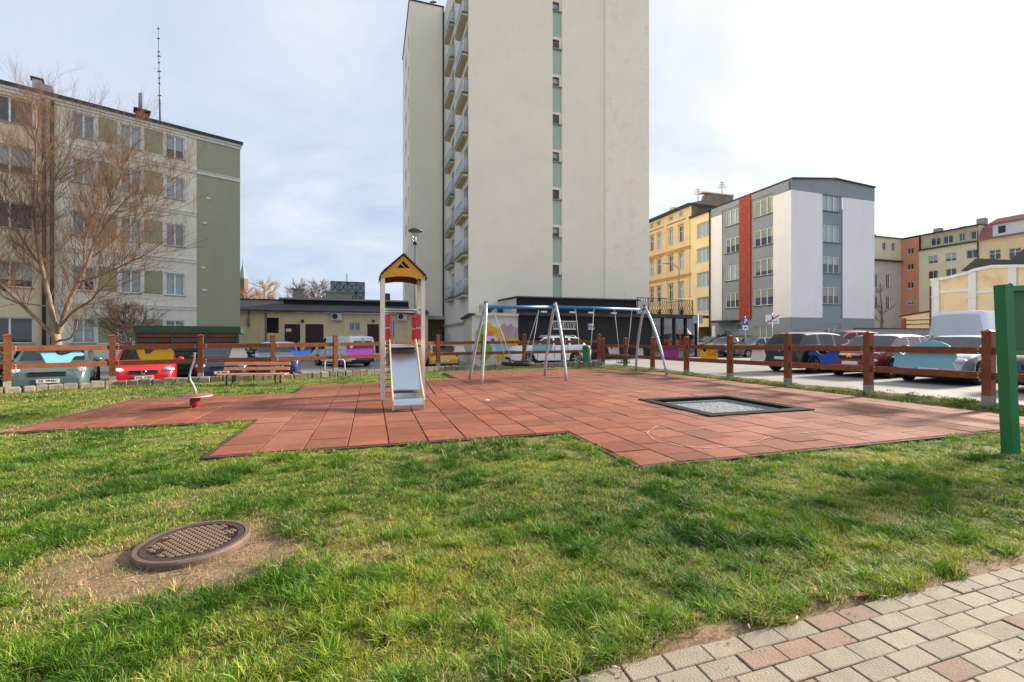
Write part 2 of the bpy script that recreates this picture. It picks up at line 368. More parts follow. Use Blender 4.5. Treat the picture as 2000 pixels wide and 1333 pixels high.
def lawn_material():
    m = bpy.data.materials.new('soil_and_thatch'); m.use_nodes = True; t = m.node_tree; n = t.nodes; l = t.links; b = n['Principled BSDF']; b.inputs['Roughness'].default_value = .95
    at_ = n.new('ShaderNodeAttribute'); at_.attribute_name = 'bare'; g = n.new('ShaderNodeNewGeometry')
    n1 = n.new('ShaderNodeTexNoise'); n1.inputs['Scale'].default_value = 2.2; n1.inputs['Detail'].default_value = 8; l.new(g.outputs['Position'], n1.inputs['Vector'])
    n2 = n.new('ShaderNodeTexNoise'); n2.inputs['Scale'].default_value = 70; n2.inputs['Detail'].default_value = 7; l.new(g.outputs['Position'], n2.inputs['Vector'])
    r1 = n.new('ShaderNodeValToRGB'); e = r1.color_ramp.elements
    e[0].position = .3; e[0].color = lin((74, 80, 36))+(1,); e[1].position = .72; e[1].color = lin((134, 120, 70))+(1,); l.new(n1.outputs[0], r1.inputs[0])
    r2 = n.new('ShaderNodeValToRGB'); e = r2.color_ramp.elements
    e[0].position = .3; e[0].color = lin((88, 68, 50))+(1,); e[1].position = .7; e[1].color = lin((164, 134, 102))+(1,); l.new(n2.outputs[0], r2.inputs[0])
    n3 = n.new('ShaderNodeTexNoise'); n3.inputs['Scale'].default_value = 6; n3.inputs['Detail'].default_value = 9; n3.inputs['Roughness'].default_value = .75; l.new(g.outputs['Position'], n3.inputs['Vector'])
    r3 = n.new('ShaderNodeMapRange'); r3.inputs['From Min'].default_value = .35; r3.inputs['From Max'].default_value = .65; r3.inputs['To Min'].default_value = .62; r3.inputs['To Max'].default_value = 1.15; l.new(n3.outputs[0], r3.inputs[0])
    s3 = n.new('ShaderNodeVectorMath'); s3.operation = 'SCALE'; l.new(r2.outputs[0], s3.inputs[0]); l.new(r3.outputs[0], s3.inputs['Scale'])
    mx = n.new('ShaderNodeMix'); mx.data_type = 'RGBA'; l.new(at_.outputs['Fac'], mx.inputs['Factor']); l.new(r1.outputs[0], mx.inputs['A']); l.new(s3.outputs[0], mx.inputs['B']); l.new(mx.outputs['Result'], b.inputs['Base Color'])
    bp = n.new('ShaderNodeBump'); bp.inputs['Strength'].default_value = .45; bp.inputs['Distance'].default_value = .007; l.new(n2.outputs[0], bp.inputs['Height']); l.new(bp.outputs[0], b.inputs['Normal'])
    return m
me.materials.append(lawn_material()); lawn = bpy.data.objects.new('lawn', me); C.objects.link(lawn); lawn['kind'] = 'structure'

# parking lot: everything outside the play area, out to the horizon
CONC = M('kerb_concrete', (168, 164, 154), .85, var=.2, vs=4, bump=.4, bs=40, stain=(110, 108, 92), sscale=1.2)
ring = [Vector((p[0], p[1], 0)) for p in RING]
back = [Vector((16, -3, 0)), Vector((13, -12, 0)), Vector((0, -14, 0)), Vector((-14, -12, 0)), Vector((-19, -2, 0))]
allr = ring + back; nb = len(allr)
def lot_z(p): return -.45+.45*sstep(-4, 6, p.x) if p.y > 3 else -.06 - (.39*sstep(-8, -14, p.x))
dense = []
for i in range(nb):
    a, b = allr[i], allr[(i+1) % nb]; k = max(1, int((b-a).length/1.0))
    dense += [a+(b-a)*j/k for j in range(k)]
mb = MB(); T = [1.0, 1.0, 1.08, 1.2, 1.4, 1.8, 2.5, 4, 8, 20, 80]; nd = len(dense)
for ti, tt in enumerate(T):
    for p in dense:
        z = lot_z(p)
        mb.v.append((p.x*tt, p.y*tt, -.05 if ti == 0 else z))
for ti in range(len(T)-1):
    for j in range(nd):
        j2 = (j+1) % nd; mb.f.append((ti*nd+j, (ti+1)*nd+j, (ti+1)*nd+j2, ti*nd+j2)); mb.sm.append(ti > 0)
struct('parking_lot', mb, M('asphalt', (146, 141, 135), .85, var=.22, vs=.5, bump=.35, bs=30, speck=.25, stain=(108, 105, 101), sscale=.25, world=True))
# far town ground stays on the same sheet.  Footpath base
mb = MB(); q = [uv(-9, PATH_V-.02, -.028), uv(-9, PATH_V-8, -.028), uv(26, PATH_V-8, -.028), uv(26, PATH_V-.02, -.028)]
mb.add(q, [(0, 1, 2, 3)])
path = struct('footpath', mb, M('joint_sand', (158, 138, 112), .95, var=.3, vs=14, bump=.8, bs=90, world=True))
def paver_mesh(nm, mat): return MB().cbox((0, 0, -.03), (.193, .0935, .06), .0035).mesh(nm, mat)
PG = M('paver_grey', (150, 139, 120), .85, var=.10, vs=7, bump=.5, bs=120, rnd=.10, speck=.22, stain=(126, 116, 98), sscale=2.5, world=True)
PR = M('paver_red', (142, 116, 100), .85, var=.10, vs=7, bump=.5, bs=120, rnd=.12, speck=.22, stain=(126, 104, 88), sscale=2.5, world=True)
pmg, pmr = paver_mesh('paver', PG), paver_mesh('paver', PR)
rest = MB(); cand = []
for k in range(40):
    for i in range(-12, 100):
        u = 2.9+i*.2+(.1 if k % 2 else 0)-.035; v = PATH_V-.05-.0965*k
        p = uv(u, v)
        cand.append((p, k, i))
red_at = {(0, 0), (1, 1), (1, 0), (2, 1)}
vis = []
for p, k, i in cand:
    px = CX+F_PX*p.x/p.y if p.y > .5 else 9999; py = HOR+F_PX*CAM_H/p.y if p.y > .5 else 9999
    vis.append((p.y > .5 and 1000 < px < 2150 and py < 1400, p, k, i))
cnt = 0
for ok, p, k, i in vis:
    red = (mnoise.cell((k*3.3+.5, (i+k*.35)*.45, 2.2)) % 1.0) < .17 and random.random() < .85
    zt = .0+random.uniform(-.004, .002)
    if ok and cnt < 300:
        cnt += 1
        inst('paver', pmr if red else pmg, path, (p.x, p.y, zt), A0+random.uniform(-.012, .012), rx=random.uniform(-.01, .01), ry=random.uniform(-.008, .008))
    else: rest.cbox((p.x, p.y, zt-.03), (.193, .0935, .06), .0035, rz=A0)
part('pavers', rest, PG, path, kind='stuff')

# rubber tiles
slab = MB(); zb = -.06
def slab_base(u0, u1, v0, v1): slab.add([uv(u0, v0, zb), uv(u1, v0, zb), uv(u1, v1, zb), uv(u0, v1, zb)], [(0, 1, 2, 3)])
for a in ((-3.2, 0, 2.36, 6.05), (0, 2.5, 0, 8.05), (2.5, 4.5, 0, 8.8), (4.5, 7.4, -1.8, 11.5), (7.4, 9.56, -1.8, .45), (7.4, 9.56, 2.4, 11.5), (9.56, 12.45, -1.8, 11.4)): slab_base(*a)
play = struct('playground_surface', slab, M('slab_base', (60, 48, 42), .95))
def tile_material():
    m = bpy.data.materials.new('rubber_granulate'); m.use_nodes = True; t = m.node_tree; n = t.nodes; l = t.links; b = n['Principled BSDF']; b.inputs['Roughness'].default_value = .88; b.inputs['Specular IOR Level'].default_value = .25
    g = n.new('ShaderNodeNewGeometry'); P = g.outputs['Position']
    def noi(s, d=6, r=.6): x = n.new('ShaderNodeTexNoise'); x.inputs['Scale'].default_value = s; x.inputs['Detail'].default_value = d; x.inputs['Roughness'].default_value = r; l.new(P, x.inputs['Vector']); return x.outputs[0]
    def mr(s, a, b_, c, d): x = n.new('ShaderNodeMapRange'); x.inputs['From Min'].default_value = a; x.inputs['From Max'].default_value = b_; x.inputs['To Min'].default_value = c; x.inputs['To Max'].default_value = d; l.new(s, x.inputs[0]); return x.outputs[0]
    def mix(f, a, b_):
        x = n.new('ShaderNodeMix'); x.data_type = 'RGBA'; l.new(f, x.inputs['Factor'])
        for k, v in (('A', a), ('B', b_)):
            if isinstance(v, tuple): x.inputs[k].default_value = lin(v)+(1,)
            else: l.new(v, x.inputs[k])
        return x.outputs['Result']
    def sc(c, f): x = n.new('ShaderNodeVectorMath'); x.operation = 'SCALE'; l.new(c, x.inputs[0]); l.new(f, x.inputs['Scale']); return x.outputs[0]
    c = mix(mr(noi(.7), .35, .65, 0, 1), (146, 82, 58), (122, 70, 52))
    # wind-blown dust lies on the tiles towards the car-park side
    sx = n.new('ShaderNodeSeparateXYZ'); l.new(P, sx.inputs[0])
    dm = n.new('ShaderNodeMath'); dm.operation = 'MULTIPLY'; l.new(mr(sx.outputs[0], 1.5, 7.5, .1, .8), dm.inputs[0]); l.new(mr(noi(1.1, 8, .65), .32, .66, .25, 1), dm.inputs[1])
    c = mix(dm.outputs[0], c, (176, 140, 122))
    c = mix(mr(noi(.8, 8, .75), .46, .7, 0, .6), c, (104, 66, 58))
    c = mix(mr(noi(6, 8, .8), .56, .78, 0, .7), c, (196, 156, 134))
    c = mix(mr(noi(.35, 8, .72), .48, .7, 0, .55), c, (164, 116, 100))
    c = mix(mr(noi(2.6, 9, .8), .57, .74, 0, .55), c, (110, 70, 58))
    o = n.new('ShaderNodeObjectInfo'); c = sc(c, mr(o.outputs['Random'], 0, 1, .80, 1.2)); c = sc(c, mr(noi(160, 2), .3, .7, .72, 1.28))
    l.new(c, b.inputs['Base Color'])
    bp = n.new('ShaderNodeBump'); bp.inputs['Strength'].default_value = .5; bp.inputs['Distance'].default_value = .004; l.new(noi(180, 2), bp.inputs['Height']); l.new(bp.outputs[0], b.inputs['Normal'])
    return m
TM = tile_material(); G = .010
tiles = []
def col_ranges(u):
    if u < -.001: return [(2.36, 6.05)]
    if u < 2.499: return [(0, 8.05)]
    if u < 4.499: return [(0, 8.8)]
    if u < 7.499 or 9.499 < u < 11.999: return [(-1.8, 11.5)]
    if u < 9.499: return [(-1.8, .42), (2.42, 11.5)]
    return [(-1.8, 9.2)]
for k in range(-7, 25):
    u0 = max(k*.5, -3.2); u1 = min((k+1)*.5, 12.45)
    if u1-u0 < .1: continue
    for v0, v1 in col_ranges(k*.5):
        off = .25 if k % 2 else 0
        e = [v0]+[x for x in [(-4+.5*i)+off for i in range(40)] if v0+.06 < x < v1-.06]+[v1]
        for a, b in zip(e[:-1], e[1:]): tiles.append(((u0+u1)/2, (a+b)/2, u1-u0, b-a))
tiles.sort(key=lambda t: (uv(t[0], t[1])).length)
tme = MB().cbox((0, 0, -.025), (1, 1, .05), .012).mesh('rubber_tile', TM); tr = MB()
for n_, (u, v, su, sv) in enumerate(tiles):
    p = uv(u, v); z = random.uniform(-.005, .003)
    if n_ < 300: inst('rubber_tile', tme, play, (p.x, p.y, z), A0+random.uniform(-.008, .008), (su-G, sv-G*.7, 1), rx=random.uniform(-.006, .006), ry=random.uniform(-.006, .006))
    else: tr.cbox((p.x, p.y, z-.025), (su-G, sv-G*.7, .05), .006, rz=A0+random.uniform(-.004, .004), rx=random.uniform(-.003, .003))
part('rubber_tiles', tr, TM, play, kind='stuff')
# rubber edge strips
EDGE = M('edge_rubber', (74, 52, 44), .9, var=.25, vs=5)
for a, b in (((-3.2, 2.36), (0, 2.36)), ((0, 0), (0, 2.36)), ((0, 0), (4.5, 0)), ((4.5, -1.8), (4.5, 0)), ((4.5, -1.8), (12.45, -1.8)), ((0, 6.05), (0, 8.05)), ((-3.2, 6.05), (0, 6.05)), ((-3.2, 2.36), (-3.2, 6.05)), ((4.5, 8.8), (4.5, 11.4)), ((2.5, 8.8), (4.5, 8.8))):
    p, q = uv(*a), uv(*b); dd = q-p; e = MB(); mid = (p+q)/2
    nn = Vector((dd.y, -dd.x, 0)).normalized()
    if in_slab(*touv(*(mid+nn*.3).to_2d()), m=0): nn = -nn
    mid = mid+nn*.028
    e.box((mid.x, mid.y, -.06), (dd.length+.05, .05, .1), rz=math.atan2(dd.y, dd.x)); part('edge_strip', e, EDGE, play)
# chalk lines drawn on the tiles
for pts in ([(1318, 838), (1290, 829), (1262, 846), (1280, 862), (1330, 872), (1375, 876), (1430, 873), (1480, 864), (1508, 851)], [(1508, 851), (1535, 849), (1575, 846), (1600, 843)]):
    ch = MB(); P3 = [gnd(x, y) for x, y in pts]; fine = []
    for i in range(len(P3)-1):
        for j in range(6): fine.append(P3[i].lerp(P3[i+1], j/6))
    for _ in range(2): fine = [fine[0]]+[(fine[i-1]+fine[i]*2+fine[i+1])/4 for i in range(1, len(fine)-1)]+[fine[-1]]
    vs = []
    for i, p in enumerate(fine):
        t = (fine[min(i+1, len(fine)-1)]-fine[max(i-1, 0)]).normalized(); nn = Vector((-t.y, t.x, 0)); w = .007+.004*math.sin(i*1.7)
        vs += [p+nn*w+Vector((0, 0, .0072)), p-nn*w+Vector((0, 0, .0072))]
    ch.add(vs, [(2*i, 2*i+1, 2*i+3, 2*i+2) for i in range(len(fine)-1)]); part('chalk_line', ch, M('chalk', (186, 142, 122), .95, var=.25, vs=20), play)

# kerb of stone setts under the left and back fence
kerb = MB(); cum = [0]
for i in range(1, len(POST_L)): cum.append(cum[-1]+(Vector(POST_L[i])-Vector(POST_L[i-1])).length)
base = outset(POST_L, -.12)
vs = []
for p, z in zip(base, ZL): vs += [(p[0], p[1], -.5), (p[0], p[1], z-.06)]
kerb.add(vs, [(2*i, 2*i+2, 2*i+3, 2*i+1) for i in range(len(base)-1)])
kerb_o = struct('stone_kerb', kerb, CONC)
SETT = M('granite_sett', (138, 126, 108), .9, var=.28, vs=6, bump=.8, bs=30, rnd=.22, stain=(84, 80, 54), sscale=2.2, world=True)
def sett_mesh():
    b = bmesh.new(); bmesh.ops.create_cube(b, size=1); bmesh.ops.bevel(b, geom=b.edges[:], offset=.09, segments=1, affect='EDGES')
    for v in b.verts: v.co += Vector((random.uniform(-.04, .04), random.uniform(-.04, .04), random.uniform(-.04, .04)))
    me = bpy.data.meshes.new('sett'); b.to_mesh(me); b.free(); me.materials.append(SETT); return me
sm = [sett_mesh() for _ in range(6)]
d = .14
while d < cum[-1]:
    i = max(j for j in range(len(cum)) if cum[j] <= d); i = min(i, len(base)-2); t = (d-cum[i])/(cum[i+1]-cum[i])
    p = Vector(base[i]).lerp(Vector(base[i+1]), t); z = ZL[i]*(1-t)+ZL[i+1]*t; ln = random.uniform(.22, .31)
    tt = Vector(base[i+1])-Vector(base[i]); nrm = Vector((tt.y, -tt.x)).normalized()
    inst('sett', random.choice(sm), kerb_o, (p.x+nrm.x*.05, p.y+nrm.y*.05, z-.14+random.uniform(-.025, .015)), math.atan2(tt.y, tt.x)+random.uniform(-.06, .06)+random.choice((0, math.pi)), (ln*.98, .2, .30), rx=random.uniform(-.05, .05))
    d += ln+.012
# concrete edging along the car-park side
ed = MB()
rp = [(p[0]+.1*.96, p[1]+.1*.29) for p in POST_R]
edge_o = struct('concrete_edging', MB().box((rp[-1][0], rp[-1][1], -.2), (.05, .05, .1)), CONC)
tot = Vector(rp[-1])-Vector(rp[0]); nE = int(tot.length/1.0); em = MB().cbox((0, 0, -.15), (.985, .06, .3), .01).mesh('edging_stone', CONC)
for i in range(nE):
    p = Vector(rp[0]).lerp(Vector(rp[-1]), (i+.5)/nE); inst('edging_stone', em, edge_o, (p.x, p.y, fence_z(p.y)-.012+random.uniform(-.012, .008)), math.atan2(tot.y, tot.x)+random.uniform(-.01, .01))

# ------------------------------------------------------------------ fences
WOOD = M('stained_timber', (130, 72, 38), .55, var=.28, vs=9, bump=.3, bs=25, rnd=.12, streak=.22, spec=.4)
POSTB = M('post_base_concrete', (146, 142, 134), .85, var=.15, vs=9, bump=.3, bs=60)
BOARD = {'light_blue': M('board_light_blue', (128, 196, 214), .5, var=.05), 'yellow': M('board_yellow', (240, 180, 10), .5, var=.05), 'white': M('board_white', (228, 226, 222), .5, var=.05),
         'blue': M('board_blue', (40, 110, 190), .5, var=.05), 'royal': M('board_royal_blue', (32, 84, 180), .5, var=.05), 'purple': M('board_purple', (150, 62, 160), .5, var=.06)}
bolt_me = MB().lathe([(0, .006), (.012, .005), (.014, 0)], 8, (0, 0, 0), 'X').mesh('bolt', M('bolt_zinc', (206, 206, 204), .4, metal=.4, var=.1))
def fence(name, label, posts, zs, boards, hp=1.32):
    k0 = len(posts)//2; root = thing(name, label, 'fence', (posts[k0][0], posts[k0][1], zs[k0]))
    for i, (p, z) in enumerate(zip(posts, zs)):
        a = Vector(posts[max(i-1, 0)]); b = Vector(posts[min(i+1, len(posts)-1)]); ang = math.atan2((b-a).y, (b-a).x)
        h = hp*random.uniform(.985, 1.01)
        m = MB().box((p[0], p[1], z+.13+(h-.17)/2), (.14, .14, h-.17), rz=ang); po = part('post', m, WOOD, root)
        m = MB(); zt = z+h-.04; cs = Matrix.Rotation(ang, 3, 'Z')
        q = [cs @ Vector((x*.085, y*.085, 0)) for x, y in ((-1, -1), (1, -1), (1, 1), (-1, 1))]; c3 = Vector((p[0], p[1], zt))
        m.add([c3+v for v in q]+[c3+v+Vector((0, 0, .02)) for v in q]+[c3+Vector((0, 0, .062))], [(3, 2, 1, 0)]+[(j, (j+1) % 4, 4+(j+1) % 4, 4+j) for j in range(4)]+[(4+j, 4+(j+1) % 4, 8) for j in range(4)])
        part('post_cap', m, WOOD, po)
        part('post_base', MB().box((p[0], p[1], z-.11), (.146, .146, .48), rz=ang), POSTB, po)
    for i in range(len(posts)-1):
        a, b = Vector(posts[i]), Vector(posts[i+1]); d = b-a; ang = math.atan2(d.y, d.x); L = d.length-.142
        for hh in (.965, .5):
            z = (zs[i]+zs[i+1])/2+hh; m = MB(); mid = (a+b)/2
            m.cbox((mid.x, mid.y, z), (L, .045, .132), .006, rz=ang, ry=-math.atan2(zs[i+1]-zs[i], d.length)); rl = part('rail', m, WOOD, root); sd = Vector((-d.y, d.x)).normalized(); sd = sd if sd.dot(-mid) > 0 else -sd
            for t_ in (-.5, .5):
                for dz in (-.035, .035):
                    q = mid+d.normalized()*(L*t_-math.copysign(.07, t_)); inst('bolt', bolt_me, rl, Vector((q.x+sd.x*.0225, q.y+sd.y*.0225, z+dz))-rootloc(rl), math.atan2(sd.y, sd.x))
    for col, bay, label_, poly in boards:
        a, b = posts[bay], posts[bay+1]
        F = Fac(a, math.atan2(b[1]-a[1], b[0]-a[0]))
        if F.n.dot(Vector((0, -1, 0))) < 0 and F.n.dot(Vector((-1, 0, 0))) < 0: pass
        G_ = Fac(F.O-F.n*.05, F.ang)
        P = [G_.pt(G_.s_(x), G_.z_(x, y)) for x, y in poly]
        bo = part('cutout_board', MB().prism(P, -F.n*.012), BOARD[col], root, label_)
        bo['bay'] = bay
    return root
def z1(s, ox, oy, pts): return [(ox+x/s, oy+y/s) for x, y in pts]
k1 = 2000/300
bl = [('light_blue', 3, 'light blue board cut like a leaping fish', z1(k1, 0, 640, [(470, 320), (720, 318), (745, 350), (800, 365), (870, 350), (970, 310), (1050, 312), (1105, 350), (1070, 370), (985, 372), (960, 390), (920, 448), (880, 462), (600, 462), (545, 370), (525, 335)])),
      ('yellow', 4, 'yellow board with a wavy notch', z1(k1, 230, 640, [(235, 288), (340, 286), (345, 330), (375, 352), (420, 340), (480, 290), (715, 286), (738, 350), (705, 425), (300, 425), (270, 370)])),
      ('white', 5, 'white trapezoid board', z1(k1, 230, 640, [(1490, 262), (1645, 260), (1690, 365), (1685, 392), (1450, 392)])),
      ('blue', 6, 'blue board cut like a bird', z1(k1, 480, 630, [(530, 365), (590, 315), (630, 315), (665, 365), (735, 378), (790, 312), (865, 312), (845, 430), (635, 440), (600, 385)])),
      ('purple', 7, 'purple board with a small notch', z1(k1, 480, 630, [(1310, 300), (1345, 305), (1375, 342), (1415, 300), (1660, 298), (1674, 345), (1655, 400), (1690, 466), (1600, 492), (1455, 492), (1310, 400)])),
      ('white', 9, 'white trapezoid board', z1(k1, 800, 560, [(615, 755), (695, 755), (728, 855), (570, 855)])),
      ('light_blue', 10, 'light blue board with a pointed end', z1(k1, 800, 560, [(1120, 755), (1335, 760), (1300, 800), (1240, 845), (1205, 862), (1130, 862)])),
      ('light_blue', 11, 'light blue board behind the swing', z1(k1, 800, 560, [(1600, 750), (1865, 752), (1850, 850), (1590, 848)]))]
fence('wooden_fence', 'brown post and rail fence on the stone kerb along the left and back', POST_L, ZL, bl)
k5 = 2000/320
br = [('purple', 7, None, None)]
# right fence runs from the back corner towards the camera
PR_, ZR_ = list(reversed(POST_R)), list(reversed(ZR))
br = [('white', 0, 'white board with a notch', z1(k5, 1080, 560, [(668, 742), (692, 735), (706, 778), (735, 740), (792, 735), (800, 828), (690, 828)])),
      ('white', 1, 'white board behind the swing frame', z1(k5, 1080, 560, [(1030, 745), (1090, 745), (1102, 840), (1025, 840)])),
      ('purple', 2, 'purple board with a slanting right end', z1(k5, 1080, 560, [(1320, 742), (1520, 742), (1536, 858), (1312, 860)])),
      ('yellow', 3, 'yellow board with a notch and a dark scrawl', z1(k1, 1350, 620, [(85, 400), (140, 400), (150, 450), (185, 455), (205, 400), (338, 400), (342, 545), (130, 545)])),
      ('white', 4, 'white trapezoid board', z1(k1, 1350, 620, [(800, 408), (928, 408), (968, 500), (955, 565), (765, 565)])),
      ('royal', 5, 'royal blue board with a scooped top', z1(k1, 1350, 620, [(1545, 420), (1610, 420), (1660, 465), (1720, 492), (1770, 470), (1800, 420), (1945, 418), (1890, 598), (1690, 604), (1640, 500), (1520, 492)])),
      ('light_blue', 6, 'large light blue board cut like a whale', z1(5, 1600, 600, [(715, 440), (775, 435), (825, 468), (862, 430), (960, 370), (1000, 338), (1050, 327), (1110, 325), (1200, 345), (1262, 372), (1335, 440), (1345, 500), (1300, 540), (1335, 606), (720, 580), (735, 510)]))]
fr = fence('wooden_fence', 'brown post and rail fence between the playground and the parked cars on the right', PR_, ZR_, br, hp=1.36)
# the scrawl on the yellow board
F = Fac(PR_[3], math.atan2(PR_[4][1]-PR_[3][1], PR_[4][0]-PR_[3][0])); G_ = Fac(F.O-F.n*.05, F.ang)
tm = text_mesh('Gad!', .26, M('scrawl_paint', (96, 62, 20), .6), bold=-.004)
bd = [o for o in fr.children if o.get('bay') == 3][0]
p = G_.pt(G_.s_(1391), G_.z_(1391, 691), .003)
o = bpy.data.objects.new('lettering', tm); C.objects.link(o); o.parent = bd; o.location = p-rootloc(bd); o.rotation_euler = (R(90), 0, F.ang)
# ------------------------------------------------------------------ play equipment
STEEL = M('galvanised_steel', (178, 180, 184), .42, metal=.25, var=.08, vs=12)
CREAM = M('cream_post_paint', (232, 226, 212), .45, var=.05, vs=6)
YEL = M('yellow_panel', (224, 160, 20), .45, var=.06); RED = M('red_plastic', (190, 24, 24), .3, var=.05, coat=.3)
BRN = M('brown_plank', (112, 62, 34), .6, var=.2, vs=8); DARK = M('dark_metal', (38, 38, 40), .5, var=.1); BLK = M('black_rubber', (34, 34, 36), .8, var=.2, vs=20)
P0 = Vector((-2.81, 9.7, 0))
def LP(a, b, z): return P0+U2*a+U1*b+Vector((0, 0, z))
sl = thing('slide_tower', 'small slide tower with yellow gable roof, red panels and steel chute', 'slide', tuple(LP(.43, .45, 0)))
for a, b in ((0, 0), (.86, 0), (0, .95), (.86, .95)):
    m = MB(); c = LP(a, b, 1.36); m.cbox((c.x, c.y, c.z), (.085, .085, 2.74), .01, rz=A0); part('post', m, CREAM, sl)
def gable(b):
    m = MB(); th = U1*.018
    def P(a, z): return LP(a, b, z)
    arc = [(.0+.86*i/8, 2.64+.055*math.sin(math.pi*i/8)) for i in range(9)]
    T = [(.285, 2.875), (.575, 2.875), (.43, 3.035)]
    m.prism([P(*q) for q in [(0, 2.64), (0, 2.74), (.43, 3.15), T[2], T[0], (.285, arc[3][1])]+[arc[i] for i in (2, 1)]], th)
    m.prism([P(*q) for q in [(.575, arc[5][1])]+[T[1], T[2], (.43, 3.15), (.86, 2.74), (.86, 2.64), arc[7], arc[6]]], th)
    m.prism([P(*q) for q in [(.285, arc[3][1]), arc[4], (.575, arc[5][1]), T[1], T[0]]], th); return m
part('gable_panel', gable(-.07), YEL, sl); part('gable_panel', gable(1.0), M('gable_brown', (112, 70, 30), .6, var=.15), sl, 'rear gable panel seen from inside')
for sgn in (-1, 1):
    m = MB(); prof = [(.43, 3.18), (.43+sgn*.25, 2.945), (.43+sgn*.42, 2.79), (.43+sgn*.48, 2.715), (.43+sgn*.505, 2.64)]
    for (a, z), (a2, z2) in zip(prof[:-1], prof[1:]):
        m.add([LP(a, -.13, z), LP(a2, -.13, z2), LP(a2, 1.08, z2), LP(a, 1.08, z), LP(a, -.13, z+.02), LP(a2+sgn*.008, -.13, z2+.02), LP(a2+sgn*.008, 1.08, z2+.02), LP(a, 1.08, z+.02)],
              [(3, 2, 1, 0), (4, 5, 6, 7), (0, 1, 5, 4), (1, 2, 6, 5), (2, 3, 7, 6), (3, 0, 4, 7)])
    part('roof_panel', m, M('roof_board', (70, 62, 54), .6, var=.15), sl)
m = MB(); c = LP(.43, .475, 1.17); m.box(tuple(c), (.8, .93, .05), rz=A0); part('platform', m, M('platform_board', (150, 112, 66), .6, var=.15), sl)
m = MB(); m.tube([LP(0, -.0, 1.97), LP(.86, -.0, 1.97)], .017); part('crossbar', m, STEEL, sl)
m = MB(); m.tube([LP(0, .95, 1.97), LP(.86, .95, 1.97)], .017); part('crossbar', m, STEEL, sl)
prof = [(.06, 1.2), (-.1, 1.185), (-.24, 1.11), (-.38, 1.0), (-.8, .665), (-1.17, .37), (-1.28, .30), (-1.4, .265), (-1.6, .235), (-1.68, .21), (-1.71, .15), (-1.69, .03)]
a0, a1 = .15, .69
m = MB(); vs = []
for b, z in prof: vs += [LP(a0, b, z), LP(a1, b, z)]
m.add(vs, [(2*i, 2*i+2, 2*i+3, 2*i+1) for i in range(len(prof)-1)], True)
vs = [v-Vector((0, 0, .012)) for v in vs]; m.add(vs, [(2*i, 2*i+1, 2*i+3, 2*i+2) for i in range(len(prof)-1)], True)
part('chute', m, M('polished_steel', (205, 208, 214), .16, metal=1., var=.03, vs=2), sl)
for a in (a0-.022, a1):
    m = MB(); up = [(b, z+.13 if b > -1.45 else z+.05) for b, z in prof[:10]]; lo = [(b, z-.05) for b, z in prof[:10]]+[(-1.71, .02)]
    for i in range(9):
        q = [(prof[i][0], prof[i][1]-.06), (prof[i+1][0], prof[i+1][1]-.06), up[i+1], up[i]]
        m.prism([LP(a, *x) for x in q], U2*.022)
    m.prism([LP(a, *x) for x in [(-1.6, .175), (-1.72, .02), (-1.73, .2), (-1.68, .262), (-1.6, up[8][1])]], U2*.022)
    part('chute_side', m, M('chute_side_paint', (226, 214, 170), .45, var=.05), sl)
def pill(a, b, z0, z1, w):
    n = 8; P = []
    for i in range(n+1): t = math.pi*i/n; P.append(LP(a+w/2*math.cos(t), b, z1-w/2+w/2*math.sin(t)))
    for i in range(n+1): t = math.pi+math.pi*i/n; P.append(LP(a+w/2*math.cos(t), b, z0+w/2+w/2*math.sin(t)))
    return MB().prism(P, U1*.022)
for a, b in ((.105, -.02), (.755, -.02), (.105, .97), (.755, .97)):
    for z0, z1_ in ((1.25, 1.56), (1.575, 1.9)):
        part('red_panel', pill(a, b, z0, z1_, .115), RED, sl)
    for z in (1.28, 1.565, 1.87):
        m = MB(); c = LP(a-.03 if a < .4 else a+.03, b, z); m.box(tuple(c), (.09, .03, .03), rz=A0); part('clip', m, STEEL, sl)
for a in (.07, .79):
    m = MB(); m.tube([LP(a, 1.02, 1.25), LP(a, 1.3, 0)], .018, 6); part('ladder_rail', m, M('ladder_yellow', (206, 172, 92), .5), sl)
for i in range(6):
    z = .15+i*.18; m = MB(); c = LP(.43, 1.30-z*.224, z); m.box(tuple(c), (.70, .09, .025), rz=A0); part('ladder_step', m, BRN, sl)
for b in (.25, .62):
    m = MB(); m.tube([LP(.88, b, .56), LP(1.0, b+.03, .34), LP(1.2, b+.06, 0)], .012, 6); part('climbing_pole', m, M('pole_olive', (116, 98, 62), .6), sl)
for i in range(3):
    z = .12+i*.15; a = .9+.27*(1-z/.52); m = MB(); m.tube([LP(a, .26, z), LP(a, .66, z)], .014, 6); part('climbing_rung', m, BRN, sl)

# swings
def quad(p, c, q, n=9): return [Vector(p)*(1-t)**2+Vector(c)*2*t*(1-t)+Vector(q)*t*t for t in [i/(n-1) for i in range(n)]]
AP = [at(949, 593, 13.7), at(1084, 593, 14.93), at(1259, 599, 17.1)]
FT = [(gnd(940, 751), gnd(917, 741)), (gnd(1106, 744), gnd(1064, 734)), (gnd(1303, 733), gnd(1242, 725))]
sw = thing('swing_frame', 'long steel swing frame with curved grey legs and a blue top bar', 'swing frame', (1.44, 14.93, 0))
BLUE = M('blue_bar_paint', (44, 128, 176), .4, var=.06)
tops = []
for (ap, (f1, f2)) in zip(AP, FT):
    ctr = (f1+f2)/2; bar = ap-Vector((0, 0, .12)); tops.append(bar)
    for f in (f1, f2):
        out_ = f-ctr; mid = ap.lerp(f, .5)+out_*.22
        top = ap+out_*.03
        m = MB(); m.tube(quad(top, mid+Vector((0, 0, .12)), f-Vector((0, 0, .03)), 10), .047, 10); part('leg', m, STEEL, sw)
    m = MB(); m.ell(tuple(ap+Vector((0, 0, .02))), (.13, .13, .11), 8); part('joint_cap', m, BLK, sw)
